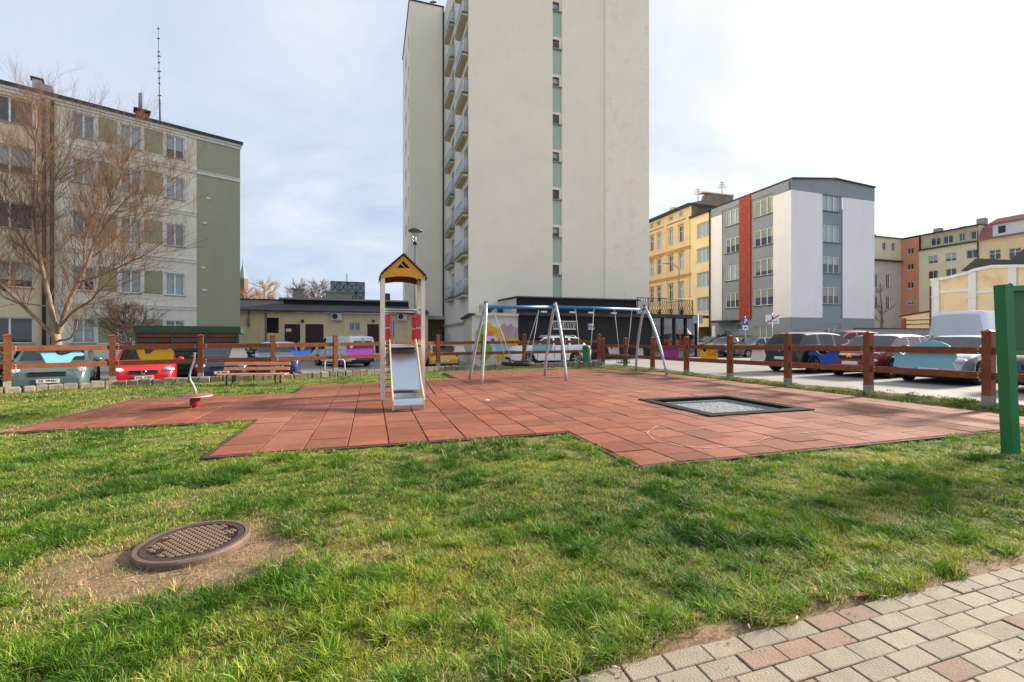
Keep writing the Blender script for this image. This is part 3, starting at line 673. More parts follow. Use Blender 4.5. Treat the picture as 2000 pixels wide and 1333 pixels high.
for i in range(2):
    m = MB(); m.tube([tops[i], tops[i+1]], .052, 12); part('top_bar', m, BLUE, sw)
def on_bar(i, px):
    k = (px-CX)/F_PX; a, b = tops[i], tops[i+1]; t = (k*a.y-a.x)/((b.x-a.x)-k*(b.y-a.y)); return a.lerp(b, t)
ROPE = M('rope_and_chain', (188, 182, 172), .6, var=.15, vs=40)
perp = U1
def hang(root, tops_, ends):
    for a, b in zip(tops_, ends):
        m = MB(); m.tube([a-Vector((0, 0, .05)), a.lerp(b, .5)+Vector((0.006, 0, 0)), b], .011, 5); part('rope', m, ROPE, root)
        h = MB(); h.box(tuple(a-Vector((0, 0, .075))), (.04, .04, .06)); part('hanger', h, STEEL, root)
c = on_bar(0, 1008); c = Vector((c.x+.05, c.y, .53)); bd_ = (tops[1]-tops[0]).normalized(); bd_.z = 0
ns = thing('nest_swing', 'round black nest swing hanging nearest the slide', 'swing', tuple(c))
m = MB(); R0, r0 = .47, .065; ringp = [(R0+r0*math.cos(2*math.pi*i/8), r0*math.sin(2*math.pi*i/8)) for i in range(8)]
m.lathe(ringp, 28, tuple(c), closed=True); part('rim', m, BLK, ns)
m = MB()
for i in range(-4, 5):
    w = math.sqrt(max(.01, .44**2-(i*.1)**2)); m.tube([c+bd_*(i*.1)+U1*w-Vector((0, 0, .01)), c+bd_*(i*.1)-Vector((0, 0, .05)), c+bd_*(i*.1)-U1*w-Vector((0, 0, .01))], .012, 5)
    m.tube([c+U1*(i*.1)+bd_*w-Vector((0, 0, .01)), c+U1*(i*.1)-Vector((0, 0, .05)), c+U1*(i*.1)-bd_*w-Vector((0, 0, .01))], .012, 5)
part('net', m, BLK, ns, kind='stuff')
t1, t2 = on_bar(0, 962), on_bar(0, 1053)
hang(ns, [t1, t1, t2, t2], [c-bd_*.3+U1*.36, c-bd_*.3-U1*.36, c+bd_*.3+U1*.36, c+bd_*.3-U1*.36])
t1, t2 = on_bar(1, 1124), on_bar(1, 1160); c = (t1+t2)/2; c = Vector((c.x, c.y, .47)); bd_ = (tops[2]-tops[1]).normalized(); bd_.z = 0; bd_.normalize(); an = math.atan2(bd_.y, bd_.x)
fs = thing('flat_swing', 'flat dark swing seat hanging in the middle between two ropes', 'swing', tuple(c))
m = MB(); m.cbox(tuple(c), (.44, .18, .03), .008, rz=an); part('seat', m, BLK, fs); hang(fs, [t1, t2], [c-bd_*.2, c+bd_*.2])
t1, t2 = on_bar(1, 1200), on_bar(1, 1234); c = (t1+t2)/2; c = Vector((c.x, c.y, .42))
ts = thing('toddler_swing', 'caged black toddler swing seat hanging at the right end', 'swing', tuple(c))
m = MB(); m.cbox(tuple(c), (.42, .3, .03), .008, rz=an); part('seat', m, BLK, ts)
m = MB()
for s in (-1, 1):
    m.tube([c+bd_*.21+U1*.15*s+Vector((0, 0, .28)), c-bd_*.21+U1*.15*s+Vector((0, 0, .28))], .014, 6)
    m.tube([c+bd_*.21*s+U1*.15+Vector((0, 0, .28)), c+bd_*.21*s-U1*.15+Vector((0, 0, .28))], .014, 6)
    for i in range(6): q = c+bd_*(-.21+.42*i/5)+U1*.15*s; m.tube([q, q+Vector((0, 0, .28))], .009, 5)
part('cage', m, BLK, ts); hang(ts, [t1, t2], [c-bd_*.2+Vector((0, 0, .29)), c+bd_*.2+Vector((0, 0, .29))])

# trampoline let into the tiles
tp = thing('trampoline', 'sunken square trampoline with black rubber frame and grey slatted bed', 'trampoline', tuple(uv(8.47, 1.42, 0)))
u0, u1, v0, v1 = 7.30, 9.66, .32, 2.5; bw = .22
for nm, (a, b, c_, d_) in (('s', (u0, u1, v0, v0+bw)), ('n', (u0, u1, v1-bw, v1)), ('w', (u0, u0+bw, v0+bw, v1-bw)), ('e', (u1-bw, u1, v0+bw, v1-bw))):
    m = MB(); q = [uv(a, c_, 0), uv(b, c_, 0), uv(b, d_, 0), uv(a, d_, 0)]
    m.prism([Vector((p.x, p.y, -.13)) for p in q], (0, 0, .152)); part('rubber_frame', m, M('frame_rubber', (34, 32, 31), .92, spec=.2, var=.25, vs=5, speck=.3), tp)
iu0, iu1, iv0, iv1 = u0+bw, u1-bw, v0+bw, v1-bw
for (a, b, c_, d_) in ((iu0, iu1, iv0, iv0+.05), (iu0, iu1, iv1-.05, iv1), (iu0, iu0+.05, iv0+.05, iv1-.05), (iu1-.05, iu1, iv0+.05, iv1-.05)):
    m = MB(); q = [uv(a, c_, -.09), uv(b, c_, -.09), uv(b, d_, -.09), uv(a, d_, -.09)]; m.prism(q, (0, 0, .045)); part('inner_rail', m, STEEL, tp)
m = MB(); q = [uv(iu0, iv0, -.2), uv(iu1, iv0, -.2), uv(iu1, iv1, -.2), uv(iu0, iv1, -.2)]; m.add(q, [(0, 1, 2, 3)]); part('pit', m, BLK, tp)
m = MB(); nu, nv = 30, 20; bu, bv = (iu1-iu0-.2)/nu, (iv1-iv0-.2)/nv
for i in range(nu):
    for j in range(nv):
        c = uv(iu0+.1+bu*(i+.5), iv0+.1+bv*(j+.5), -.085+random.uniform(-.004, .004)); m.cbox(tuple(c), (bu*.84, bv*.9, .018), .004, rz=A0, ry=random.uniform(-.06, .06))
part('bed_plates', m, M('grey_plastic_plates', (156, 158, 160), .4, var=.15, vs=30), tp, kind='stuff')

# spinner
c = gnd(381, 796); sp = thing('spinner', 'small standing spinner with a bent steel pole and red base', 'spinner', (c.x, c.y, 0))
m = MB(); m.lathe([(.0, .0), (.05, 0), (.05, .04), (.088, .05), (.088, .185), (.05, .187), (.05, .2), (0, .2)], 16, (c.x, c.y, 0)); part('base', m, M('dark_red_steel', (140, 26, 30), .45, var=.1), sp, sharp=30)
m = MB(); m.lathe([(0, .2), (.27, .21), (.285, .222), (.285, .236), (.27, .246), (0, .246)], 28, (c.x, c.y, 0)); part('disc', m, M('disc_rubber', (150, 84, 66), .8, var=.15, speck=.3), sp)
m = MB(); m.lathe([(.286, .208), (.293, .212), (.293, .226), (.286, .23)], 28, (c.x, c.y, 0)); part('disc_rim', m, STEEL, sp)
pp = [at(x, y, c.y) for x, y in ((382, 772), (381.5, 762), (377, 752), (371.5, 743), (370.3, 734), (372, 725), (376, 714), (379.3, 705), (380.3, 697), (380.3, 691))]
m = MB(); m.tube(pp, .019, 10); part('pole', m, STEEL, sp); m = MB(); m.ell(tuple(pp[-1]), (.055, .055, .05), 10); part('pole_cap', m, STEEL, sp)

# bench
c = Vector((-7.65, 13.1, -.05)); ba = R(6); bx = Vector((math.cos(ba), math.sin(ba), 0)); by = Vector((-math.sin(ba), math.cos(ba), 0))
be = thing('bench', 'low slatted bench with pale orange timber and dark legs', 'bench', tuple(c))
SLAT = M('pale_timber', (222, 152, 104), .6, var=.14, vs=10, streak=.1)
for b, z, t, hh in ((-.02, .27, .1, .03), (.11, .275, .1, .03), (.24, .28, .1, .03)):
    m = MB(); q = c+by*b+Vector((0, 0, z+.05)); m.cbox(tuple(q), (1.88, t, hh), .006, rz=ba); part('seat_slat', m, SLAT, be)
for z in (.47, .62):
    m = MB(); q = c+by*(.33+(z-.47)*.25)+Vector((0, 0, z)); m.cbox(tuple(q), (1.88, .025, .095), .006, rz=ba, rx=R(-14)); part('back_slat', m, SLAT, be)
for a in (-.68, .68):
    m = MB(); q = c+bx*a
    m.tube([q+by*-.06+Vector((0, 0, -.02)), q+by*-.05+Vector((0, 0, .30))], .022, 6); m.tube([q+by*.3+Vector((0, 0, -.02)), q+by*.3+Vector((0, 0, .32)), q+by*.4+Vector((0, 0, .68))], .022, 6); m.tube([q+by*-.06+Vector((0, 0, .3)), q+by*.32+Vector((0, 0, .31))], .02, 6)
    part('leg', m, DARK, be)

# litter bin
c = Vector((3.28, 19.7, 0)); GRN = M('green_plastic', (36, 128, 84), .4, var=.06)
bn = thing('litter_bin', 'green hooded litter bin on a short post by the back fence', 'bin', tuple(c))
m = MB(); m.lathe([(0, .22), (.13, .22), (.155, .3), (.165, .8), (.175, .84), (.175, .87)], 16, tuple(c)); part('body', m, GRN, bn)
m = MB(); m.lathe([(.178, .865), (.18, .93), (.15, 1.0), (.08, 1.03), (0, 1.035)], 16, tuple(c)); part('hood', m, GRN, bn)
m = MB(); m.box((c.x-.06, c.y-.165, .9), (.18, .04, .07), rz=-.3); part('opening', m, BLK, bn)
m = MB(); m.tube([c+Vector((.19, 0.02, -.05)), c+Vector((.19, .02, .9))], .024, 8); part('post', m, STEEL, bn)

# manhole
IRON = M('rusty_iron', (108, 88, 76), .7, metal=.1, var=.22, vs=9, bump=.4, bs=90, stain=(126, 100, 82), sscale=5)
mh = thing('manhole', 'round rusty iron manhole standing proud of worn sandy grass', 'manhole', (MH.x, MH.y, 0))
z0 = -.08; zt = .008
m = MB(); m.lathe([(.325, z0), (.325, zt-.012), (.318, zt), (.292, zt), (.29, zt-.03), (.25, zt-.04)], 48, (MH.x, MH.y, 0)); part('frame', m, IRON, mh, sharp=30)
m = MB(); m.lathe([(.286, zt-.03), (.286, zt-.002), (.25, zt-.002), (.247, zt-.012), (0, zt-.012)], 48, (MH.x, MH.y, 0)); lid = part('lid', m, M('iron_dirt', (60, 47, 39), .85, var=.3, vs=14), mh, sharp=30)
m = MB(); ra = R(24)
for i in range(-7, 8):
    for j in range(-9, 10):
        x, y = i*.037+(.0185 if j % 2 else 0), j*.027
        if math.hypot(x, y) > .235: continue
        if abs(x) > .14 and abs(abs(math.degrees(math.atan2(y, x)))-90) > 75 and False: continue
        X, Y = x*math.cos(ra)-y*math.sin(ra), x*math.sin(ra)+y*math.cos(ra)
        if any(math.hypot(X-hx, Y-hy) < .035 for hx, hy in ((-.2, -.02), (-.11, -.17), (.2, .06), (.1, .19))): continue
        m.cbox((MH.x+X, MH.y+Y, zt-.005), (.026, .016, .013), .004, rz=ra)
part('tread_studs', m, M('worn_iron', (136, 110, 92), .6, metal=.1, var=.2, vs=12), lid, kind='stuff')
m = MB()
for hx, hy, hr, w in ((-.2, -.02, .5, .045), (-.11, -.17, 0, .06), (.2, .06, .8, .04), (.1, .19, .1, .05)): m.box((MH.x+hx, MH.y+hy, zt-.011), (w, .03, .006), rz=hr)
part('lifting_slots', m, M('slot_black', (14, 12, 12), .95), lid, kind='stuff')

# notice board at the right edge
c = gnd(1974, 882); GP = M('green_board_paint', (18, 116, 66), .45, var=.08, vs=4, streak=.12); GI = M('green_board_inner', (38, 96, 60), .55, var=.1, vs=3)
nbd = thing('notice_board', 'dark green notice board on square green posts in the grass', 'notice board', (c.x, c.y, -.03))
lean = R(-2.6)
mb_ = Matrix.Translation((c.x, c.y, 0)) @ Matrix.Rotation(lean, 4, 'Y') @ Matrix.Rotation(R(4), 4, 'Z')
def NB(c0, d0):
    m = MB(); m.box(c0, d0); m.v = [tuple(mb_ @ Vector(v)) for v in m.v]; return m
part('post', NB((0, 0, .95), (.105, .12, 2.06)), GP, nbd); part('post', NB((1.62, 0, .95), (.105, .12, 2.06)), GP, nbd)
part('frame_rail', NB((.81, 0, 1.93), (1.515, .118, .06)), GP, nbd); part('frame_rail', NB((.81, 0, 1.175), (1.515, .118, .05)), GP, nbd)
part('panel', NB((.81, .035, 1.55), (1.515, .03, .70)), GI, nbd)
m = MB(); m.lathe([(0, 2.0), (.02, 1.985), (.02, 1.97)], 10, (0, 0, 0)); m.v = [tuple(mb_ @ Vector((v[0]+.09, v[1], v[2]))) for v in m.v]; part('knob', m, DARK, nbd)

# hoop barriers, lamp, sign posts
def hoop(px0, px1, Y, zb, h, label):
    a, b = at(px0, 720, Y), at(px1, 720, Y); a.z = b.z = zb; cc = (a+b)/2
    t = thing('hoop_barrier', label, 'barrier', tuple(cc), group='hoop barriers beyond the left fence')
    ins = (b-a)*.06
    m = MB(); m.tube([a+Vector((0, 0, .3)), a+ins*.4+Vector((0, 0, h-.12)), a+ins+Vector((0, 0, h-.03)), a+ins*2.2+Vector((0, 0, h)), b-ins*2.2+Vector((0, 0, h)), b-ins+Vector((0, 0, h-.03)), b-ins*.4+Vector((0, 0, h-.12)), b+Vector((0, 0, .3))], .028, 8); part('hoop', m, M('white_paint', (224, 222, 220), .4, var=.05), t)
    m = MB(); m.tube([a+ins*.4+Vector((0, 0, .42)), b-ins*.4+Vector((0, 0, .42))], .022, 6); part('crossbar', m, M('white_paint', (224, 222, 220), .4), t)
    for q in (a, b):
        m = MB(); m.tube([q-Vector((0, 0, .05)), q+Vector((0, 0, .302))], .0295, 8); part('foot', m, M('red_paint', (170, 46, 40), .4), t)
hoop(634, 674, 18.6, -.42, .86, 'white hoop barrier with red feet beyond the fence, left of the slide')
LC = Vector((-4.34, 20, -.3))
lp = thing('street_lamp', 'park lamp with flat cap and glass lantern on a slim dark pole behind the slide', 'street lamp', tuple(LC))
m = MB(); m.tube([LC, LC+Vector((0, 0, 5.85))], [.055, .032], 10); part('pole', m, M('lamp_grey', (84, 88, 90), .5, var=.08), lp)
z = 5.5
m = MB(); m.lathe([(.03, z+.0), (.1, z+.06), (.11, z+.12), (.05, z+.16)], 12, (LC.x, LC.y, 0)); part('lantern_base', m, DARK, lp)
m = MB(); m.lathe([(.09, z+.14), (.17, z+.62)], 14, (LC.x, LC.y, 0)); part('lantern_glass', m, glass_mat('lamp_glass', (235, 235, 230), .1), lp)
m = MB(); m.lathe([(.02, z+.14), (.05, z+.2), (.05, z+.36), (.02, z+.4)], 8, (LC.x, LC.y, 0)); part('bulb', m, M('bulb_white', (240, 236, 225), .3), lp)
m = MB(); m.lathe([(.0, z+.6), (.32, z+.62), (.325, z+.66), (.2, z+.74), (.06, z+.78), (0, z+.79)], 20, (LC.x, LC.y, 0)); part('lantern_cap', m, M('lamp_cap', (92, 90, 86), .5, var=.1), lp)

def sign_post(px, Y, zb, ztop, label, cat='road sign'):
    p = at(px, 660, Y); t = thing('road_sign', label, cat, (p.x, p.y, zb))
    m = MB(); m.tube([(p.x, p.y, zb), (p.x, p.y, ztop)], .03, 8); part('pole', m, STEEL, t); return t, p
def panel(t, name, p, z, w, h, mat, d=-.04, ang=R(10)):
    m = MB(); m.box((p.x+math.sin(ang)*-d*-1, p.y+d, z), (w, .012, h), rz=ang); return part(name, m, mat, t)
def put_text(par, txt, size, mat, p, z, ang, d=-.05, bold=0., sx=1.):
    me = text_mesh(txt, size, mat, bold=bold); o = bpy.data.objects.new('lettering', me); C.objects.link(o); o.parent = par
    o.location = Vector((p.x+math.sin(ang)*-d, p.y+d, z))-rootloc(par); o.rotation_euler = (R(90), 0, ang); o.scale = (sx, 1, 1)
SB = M('sign_blue', (24, 84, 160), .4, var=.03); SW = M('sign_white', (232, 232, 230), .4, var=.03); SR = M('sign_red', (150, 40, 48), .4)
t, p = sign_post(1455.5, 31, -.1, 2.85, 'blue parking sign with a white plate below, in front of the grey apartment block')
pl = panel(t, 'parking_plate', p, 2.48, .42, .52, SB); put_text(pl, 'P', .44, SW, p, 2.48, R(10), -.052, bold=.012)
pl = panel(t, 'lower_plate', p, 2.05, .42, .3, SW); m = MB(); m.box((p.x, p.y-.053, 2.03), (.22, .006, .07), rz=R(10)); m.box((p.x, p.y-.053, 2.085), (.12, .006, .05), rz=R(10)); part('car_symbol', m, M('symbol_dark', (50, 50, 54), .5), pl)
t, p = sign_post(1508, 29, -.1, 2.95, 'white end of zone sign crossed by a red stripe')
pl = panel(t, 'zone_plate', p, 2.55, .98, .58, SW, ang=R(8)); put_text(pl, 'Strefa ruchu', .155, M('sign_teal', (60, 130, 150), .4), p, 2.4, R(8), -.052, bold=.003, sx=.95)
m = MB(); m.box((p.x+.0, p.y-.056, 2.55), (1.16, .01, .06), rz=R(8), ry=R(-30)); part('red_stripe', m, SR, pl)
m = MB(); m.box((p.x, p.y-.05, 2.66), (.11, .006, .16), rz=R(8)); part('zone_symbol', m, M('symbol_dark', (50, 50, 54), .5), pl)
t, p = sign_post(1363, 25.5, -.05, 2.7, 'grey back of a road sign on a pole by the glazed cafe corner')
panel(t, 'plate', p, 2.38, .6, .42, M('sign_back', (150, 158, 166), .5, metal=.4, var=.06), d=.03, ang=R(8))
# ------------------------------------------------------------------ cars
CGL = M('car_glass', (22, 27, 30), .04, var=0, spec=.55); TYRE = M('tyre_rubber', (28, 28, 30), .85, var=.15); RIM = M('alloy_rim', (176, 178, 182), .35, metal=.8, var=.05); PLAST = M('black_trim', (26, 27, 30), .6, var=.1)
LAMP = M('headlight_glass', (206, 212, 216), .12, var=.15, vs=25, coat=.6); TAIL = M('tail_light', (150, 16, 22), .2, coat=.5); CHR = M('chrome', (214, 216, 220), .15, metal=1.); PLATE = M('number_plate', (228, 228, 224), .45, var=.03); PBLUE = M('plate_blue', (24, 60, 150), .5); PTXT = M('plate_ink', (20, 20, 22), .6)
ORNG = M('indicator', (220, 120, 30), .3, coat=.3)
PROF = {
 'hatch': dict(top=[(0, .36), (.006, .46), (.03, .54), (.10, .60), (.20, .645), (.28, .685), (.36, .80), (.455, .955), (.52, .985), (.62, 1), (.74, .985), (.84, .945), (.90, .83), (.955, .69), (.985, .60), (1, .40)],
               belt=[(0, .36), (.03, .50), (.28, .64), (.6, .665), (.955, .69), (1, .40)], wb=.28, rf=.455, rr=.84, rb=.955, pil=[(.555, .575), (.76, .80)]),
 'suv': dict(top=[(0, .38), (.006, .50), (.03, .58), (.10, .635), (.20, .67), (.26, .70), (.33, .81), (.42, .955), (.50, .985), (.62, 1), (.78, .99), (.88, .955), (.93, .83), (.965, .70), (.99, .60), (1, .40)],
             belt=[(0, .38), (.03, .54), (.26, .66), (.6, .675), (.965, .70), (1, .40)], wb=.26, rf=.42, rr=.88, rb=.965, pil=[(.525, .545), (.73, .76)]),
 'wagon': dict(top=[(0, .36), (.006, .46), (.03, .55), (.10, .60), (.20, .64), (.29, .68), (.37, .80), (.455, .955), (.52, .985), (.62, 1), (.78, .985), (.90, .945), (.945, .83), (.975, .69), (.99, .58), (1, .38)],
               belt=[(0, .36), (.03, .50), (.29, .63), (.6, .65), (.975, .69), (1, .38)], wb=.29, rf=.455, rr=.90, rb=.975, pil=[(.56, .58), (.76, .785)]),
 'van': dict(top=[(0, .30), (.005, .38), (.03, .46), (.08, .52), (.13, .55), (.17, .585), (.24, .74), (.315, .93), (.36, .975), (.5, 1), (.8, 1), (.96, .985), (.985, .93), (.992, .6), (1, .22)],
             belt=[(0, .30), (.03, .44), (.17, .55), (.5, .56), (.985, .56), (1, .22)], wb=.17, rf=.315, rr=.985, rb=.992, pil=[(.41, .999)]),
}
def interp(t, tab):
    for (a, x), (b, y) in zip(tab[:-1], tab[1:]):
        if a <= t <= b: return x+(y-x)*(t-a)/(b-a) if b > a else y
    return tab[-1][1] if t > tab[-1][0] else tab[0][1]
def car(name, label, cat, loc, head, typ, L, Wd, H, paint, r=.32, fo=.2, ro=.18, plate=None, lamps='std', roofrails=False, roof=None, cladding=False, emblem=None, rear_windows=True, doors=True, side_glass=True, rear_doors=False):
    root = thing(name, label, cat, loc, R(head)); P = PROF[typ]; X = lambda t: L/2-t*L
    xf, xr = fo, 1-ro; ra = r*1.14
    ts = {a for a, _ in P['top']}|{P['wb'], P['rf'], P['rr'], P['rb']}|{x for p in P['pil'] for x in p if x < 1}
    for w in (xf, xr):
        for k in range(9): ts.add(w+ra/L*math.cos(math.pi*k/8)*.999)
        ts.add(w-ra/L*1.02); ts.add(w+ra/L*1.02)
    ts |= {.5, .68}
    ts = sorted(t for t in ts if 0 <= t <= 1); tt = [ts[0]]
    for t in ts[1:]:
        if t-tt[-1] > .0025: tt.append(t)
    tt[-1] = 1.0
    plan = [(0, .74), (.006, .80), (.03, .90), (.07, .955), (.14, .985), (.24, 1), (.85, 1), (.94, .975), (.985, .92), (1, .86)] if typ != 'van' else [(0, .80), (.01, .88), (.04, .95), (.1, .985), (.2, 1), (.97, 1), (1, .965)]
    botm = [(0, .22), (.04, .17), (.12, .15), (.9, .15), (.97, .19), (1, .26)]
    rwn = .60 if typ != 'van' else .84
    rows = []
    for t in tt:
        w = Wd/2*interp(t, plan); zt = interp(t, P['top'])*H; zbelt = min(interp(t, P['belt'])*H, zt-.012); zb = interp(t, botm)*H*.75+.06
        arch = 0
        for wx in (xf, xr):
            dx = (t-wx)*L
            if abs(dx) < ra: arch = max(arch, r+math.sqrt(max(0, ra*ra-dx*dx)))
        zs = max(zb, arch); cab = max(0., min(1, (zt-zbelt)/(H*.32)))
        zmid = max(zs+.05, zb+(zbelt-zb)*.52)
        zsh = max(zmid+.02, zbelt-.07*H)
        if zsh > zbelt-.005: zsh = zbelt-.005
        if zmid > zsh-.005: zmid = zsh-.005
        if zs > zmid-.01: zs = zmid-.01
        l = lambda a, b, k: a+(b-a)*k
        ring_ = [(w*.86, zs+(0 if arch else 0)), (w*.985, zs+.03 if zs+.03 < zmid else zs+.004), (w*(1.0), zmid), (w*.985, zsh), (w*.955, zbelt),
                 (w*l(.945, l(.955, rwn+.26, .5), cab), l(zbelt, zt-.055*H*cab, .03)), (w*l(.91, rwn+.185 if typ != 'van' else .885, cab), l(zbelt, zt-.055*H*cab, 1)), (w*l(.80, rwn+.10 if typ != 'van' else .85, cab), zt-.017*H*cab-.004), (w*l(.55, .45, cab), zt-.002), (0, zt+.006*(1-cab)+.002)]
        rows.append([(X(t), y, z) for y, z in ring_])
    nr = len(rows[0]); body, side, wsc, rgl = MB(), MB(), MB(), MB()
    full = []
    for rw in rows: full.append(rw+[(x, -y, z) for x, y, z in reversed(rw[:-1])])
    nf = len(full[0]); dst = {'b': body, 's': side, 'w': wsc, 'r': rgl, 'x': MB()}
    if roof: dst['x'] = MB()
    maps = {k: {} for k in dst}
    def vid(k, i, j):
        if (i, j) not in maps[k]: maps[k][(i, j)] = len(dst[k].v); dst[k].v.append(full[i][j])
        return maps[k][(i, j)]
    for i in range(len(tt)-1):
        tm_ = (tt[i]+tt[i+1])/2
        for j in range(nf-1):
            jj = j if j < nr-1 else nf-2-j
            k = 'b'
            if jj == 5 and P['wb']+.045 < tm_ < P['rb']-.03 and not any(a < tm_ < b for a, b in P['pil']) and side_glass: k = 's'
            if jj in (7, 8) and P['wb'] < tm_ < P['rf']: k = 'w'
            if jj in (7, 8) and P['rr'] < tm_ < P['rb'] and rear_windows and typ != 'van': k = 'r'
            if roof and k == 'b' and P['wb'] < tm_ and jj >= 5 and (jj in (6, 7, 8)) and P['rf'] <= tm_ < P['rr']: k = 'x'
            ids = [vid(k, i, j), vid(k, i, j+1), vid(k, i+1, j+1), vid(k, i+1, j)]
            dst[k].f.append(tuple(ids)); dst[k].sm.append(True)
    for i in (0, len(tt)-1):
        ids = [vid('b', i, j) for j in range(nf)]; body.f.append(tuple(ids) if i == 0 else tuple(reversed(ids))); body.sm.append(True)
    bo = part('body', body, paint, root, sharp=42, local=True)
    if roof: part('roof_shell', dst['x'], roof, root, local=True, sharp=42)
    part('side_window', side, CGL, root, local=True, sharp=40) if side.f else None
    part('windscreen', wsc, CGL, root, local=True, sharp=40)
    if rgl.f: part('rear_window', rgl, CGL, root, local=True, sharp=40)
    ub = MB(); ub.box((0, 0, .12+H*.18), (L*.88, Wd*.66, H*.28)); ub.box((X(.5), 0, .12+H*.12), (L*(xr-xf)-2.2*ra, Wd*.93, H*.1)); part('underbody', ub, PLAST, root, local=True)
    # wheels
    for wx in (xf, xr):
        for s in (-1, 1):
            m = MB(); yc = s*(Wd/2-.115); m.lathe([(r*.62, -.095), (r*.92, -.1), (r, -.07), (r, .07), (r*.92, .1), (r*.62, .095)], 22, (X(wx), yc, r), 'Y'); wh = part('wheel', m, TYRE, root, local=True)
            m = MB(); yo = yc+s*.07; m.lathe([(r*.64, .0), (r*.6, s*.02), (r*.55, -s*.02)], 20, (X(wx), yo, r), 'Y')
            for k in range(5):
                a = 2*math.pi*k/5; m.box((X(wx)+math.cos(a)*r*.34, yo, r+math.sin(a)*r*.34), (r*.58, .025, r*.17), ry=-a)
            m.lathe([(0, s*.012), (r*.13, s*.012), (r*.14, -s*.02)], 10, (X(wx), yo, r), 'Y'); part('rim', m, RIM, wh, local=True)
            m = MB(); m.lathe([(0, -s*.03), (r*.62, -s*.03)], 16, (X(wx), yo, r), 'Y'); part('brake_disc', m, PLAST, wh, local=True)
            if cladding:
                m = MB(); pts = [(X(wx)+ra*1.05*math.cos(math.pi*k/10), s*(Wd/2-.004), r+ra*1.05*math.sin(math.pi*k/10)) for k in range(-1, 12)]; m.tube(pts, .035, 6); part('arch_trim', m, PLAST, root, local=True)
    if cladding:
        for s in (-1, 1): m = MB(); m.cbox((X(.5), s*(Wd/2-.012), .30), (L*(xr-xf)-2*ra, .05, .16), .02); part('sill_trim', m, PLAST, root, local=True)
    zf = interp(.03, P['top'])*H
    # front: grille, lower intake, lights, plate
    gz = zf*.80
    m = MB(); m.cbox((L/2-.03, 0, gz), (.06, Wd*.42, H*.085), .015, ry=R(-6)); part('grille', m, PLAST, root, local=True)
    m = MB(); m.cbox((L/2-.012, 0, zf*.40), (.06, Wd*.55, H*.085), .015); part('lower_intake', m, PLAST, root, local=True)
    m = MB(); m.box((L/2+.005, 0, gz+H*.05), (.03, Wd*.36, .022)); part('grille_bar', m, CHR, root, local=True)
    for s in (-1, 1):
        m = MB()
        if lamps == 'round': m.ell((L/2-.13, s*Wd*.37, zf*.92), (.2, .27, .25), 14)
        elif lamps == 'split':
            m.ell((L/2-.11, s*Wd*.36, zf*.70), (.2, .3, .13), 12); m.ell((L/2-.16, s*Wd*.38, zf*.98), (.22, .26, .05), 10)
        else: m.ell((L/2-.15, s*Wd*.365, zf*.90), (.34, .36, .16), 12, rz=-s*.55)
        hl = part('headlight', m, LAMP, root, local=True)
        if lamps == 'round': m = MB(); m.lathe([(.105, 0), (.125, .015), (.135, 0)], 16, (L/2-.035, s*Wd*.365, zf*.92), 'X'); part('headlight_ring', m, CHR, hl, local=True)
        m = MB(); m.ell((L/2-.06, s*Wd*.36, zf*.40), (.08, .14, .1), 8); part('fog_light', m, LAMP, root, local=True)
        zr = interp(.93, P['belt'])*H
        m = MB(); m.ell((-L/2+.10, s*Wd*.42, zr*.86), (.2, .16, .26 if typ != 'van' else .5), 10); part('tail_light', m, TAIL, root, local=True)
        m = MB(); tm2 = P['wb']+.075; zz_ = interp(tm2, P['belt'])*H; m.ell((X(tm2), s*(Wd/2+.10), zz_+.06), (.13, .22, .15), 8); m.box((X(tm2), s*(Wd/2-.01), zz_+.02), (.05, .1, .04)); part('mirror', m, paint, root, local=True)
        if doors:
            for td in (P['wb']+.055, P['pil'][0][0]+.01, P['pil'][0][0]+.22):
                if td+.02 > xr-.02 and typ != 'van': continue
                m = MB(); zb_ = interp(td, P['belt'])*H-.03; 
                if abs(td-xr)*L < ra*1.1: td = xr-ra*1.25/L
                m.box((X(td), s*(Wd/2-.003), (.36+zb_)/2), (.014, .016, zb_-.36)); part('door_gap', m, PLAST, root, local=True)
            for td in (P['pil'][0][0]-.025, P['pil'][0][0]+.175):
                m = MB(); m.cbox((X(td), s*(Wd/2+.004), interp(td, P['belt'])*H-.15), (.17, .03, .035), .01); part('door_handle', m, paint if not cladding else PLAST, root, local=True)
        if roofrails: m = MB(); m.tube([(X(P['rf']+.05), s*Wd*.35, H*.965), (X(P['rf']+.07), s*Wd*.35, H*1.025), (X(P['rr']-.06), s*Wd*.35, H*1.02), (X(P['rr']-.03), s*Wd*.35, H*.955)], .02, 6); part('roof_rail', m, RIM, root, local=True)
    m = MB(); m.cbox((-L/2+.01, 0, H*.20), (.1, Wd*.86, H*.1), .03); part('rear_bumper', m, PLAST if cladding or typ == 'van' else paint, root, local=True)
    if rear_doors:
        m = MB(); m.box((-L/2-.0, 0, H*.62), (.03, .016, H*.62)); part('door_gap', m, PLAST, root, local=True)
        for s in (-1, 1): m = MB(); m.cbox((-L/2+.022, s*Wd*.2, H*.74), (.03, Wd*.28, H*.17), .02); part('rear_window', m, CGL, root, local=True)
    for sx in (1, -1):
        zp = zf*.58 if sx > 0 else H*.36
        m = MB(); m.box((sx*(L/2+.022), 0, zp), (.012, .52, .114)); pl_ = part('number_plate', m, PLATE, root, local=True)
        m = MB(); m.box((sx*(L/2+.024), -sx*.238, zp), (.012, .04, .112)); part('plate_band', m, PBLUE, pl_, local=True)
        if plate and sx == plate[1]:
            me = text_mesh(plate[0], .098, PTXT, bold=.002); o = bpy.data.objects.new('lettering', me); C.objects.link(o); o.parent = pl_; o.location = (sx*(L/2+.0295), sx*.02, zp); o.rotation_euler = (R(90), 0, R(90*sx))
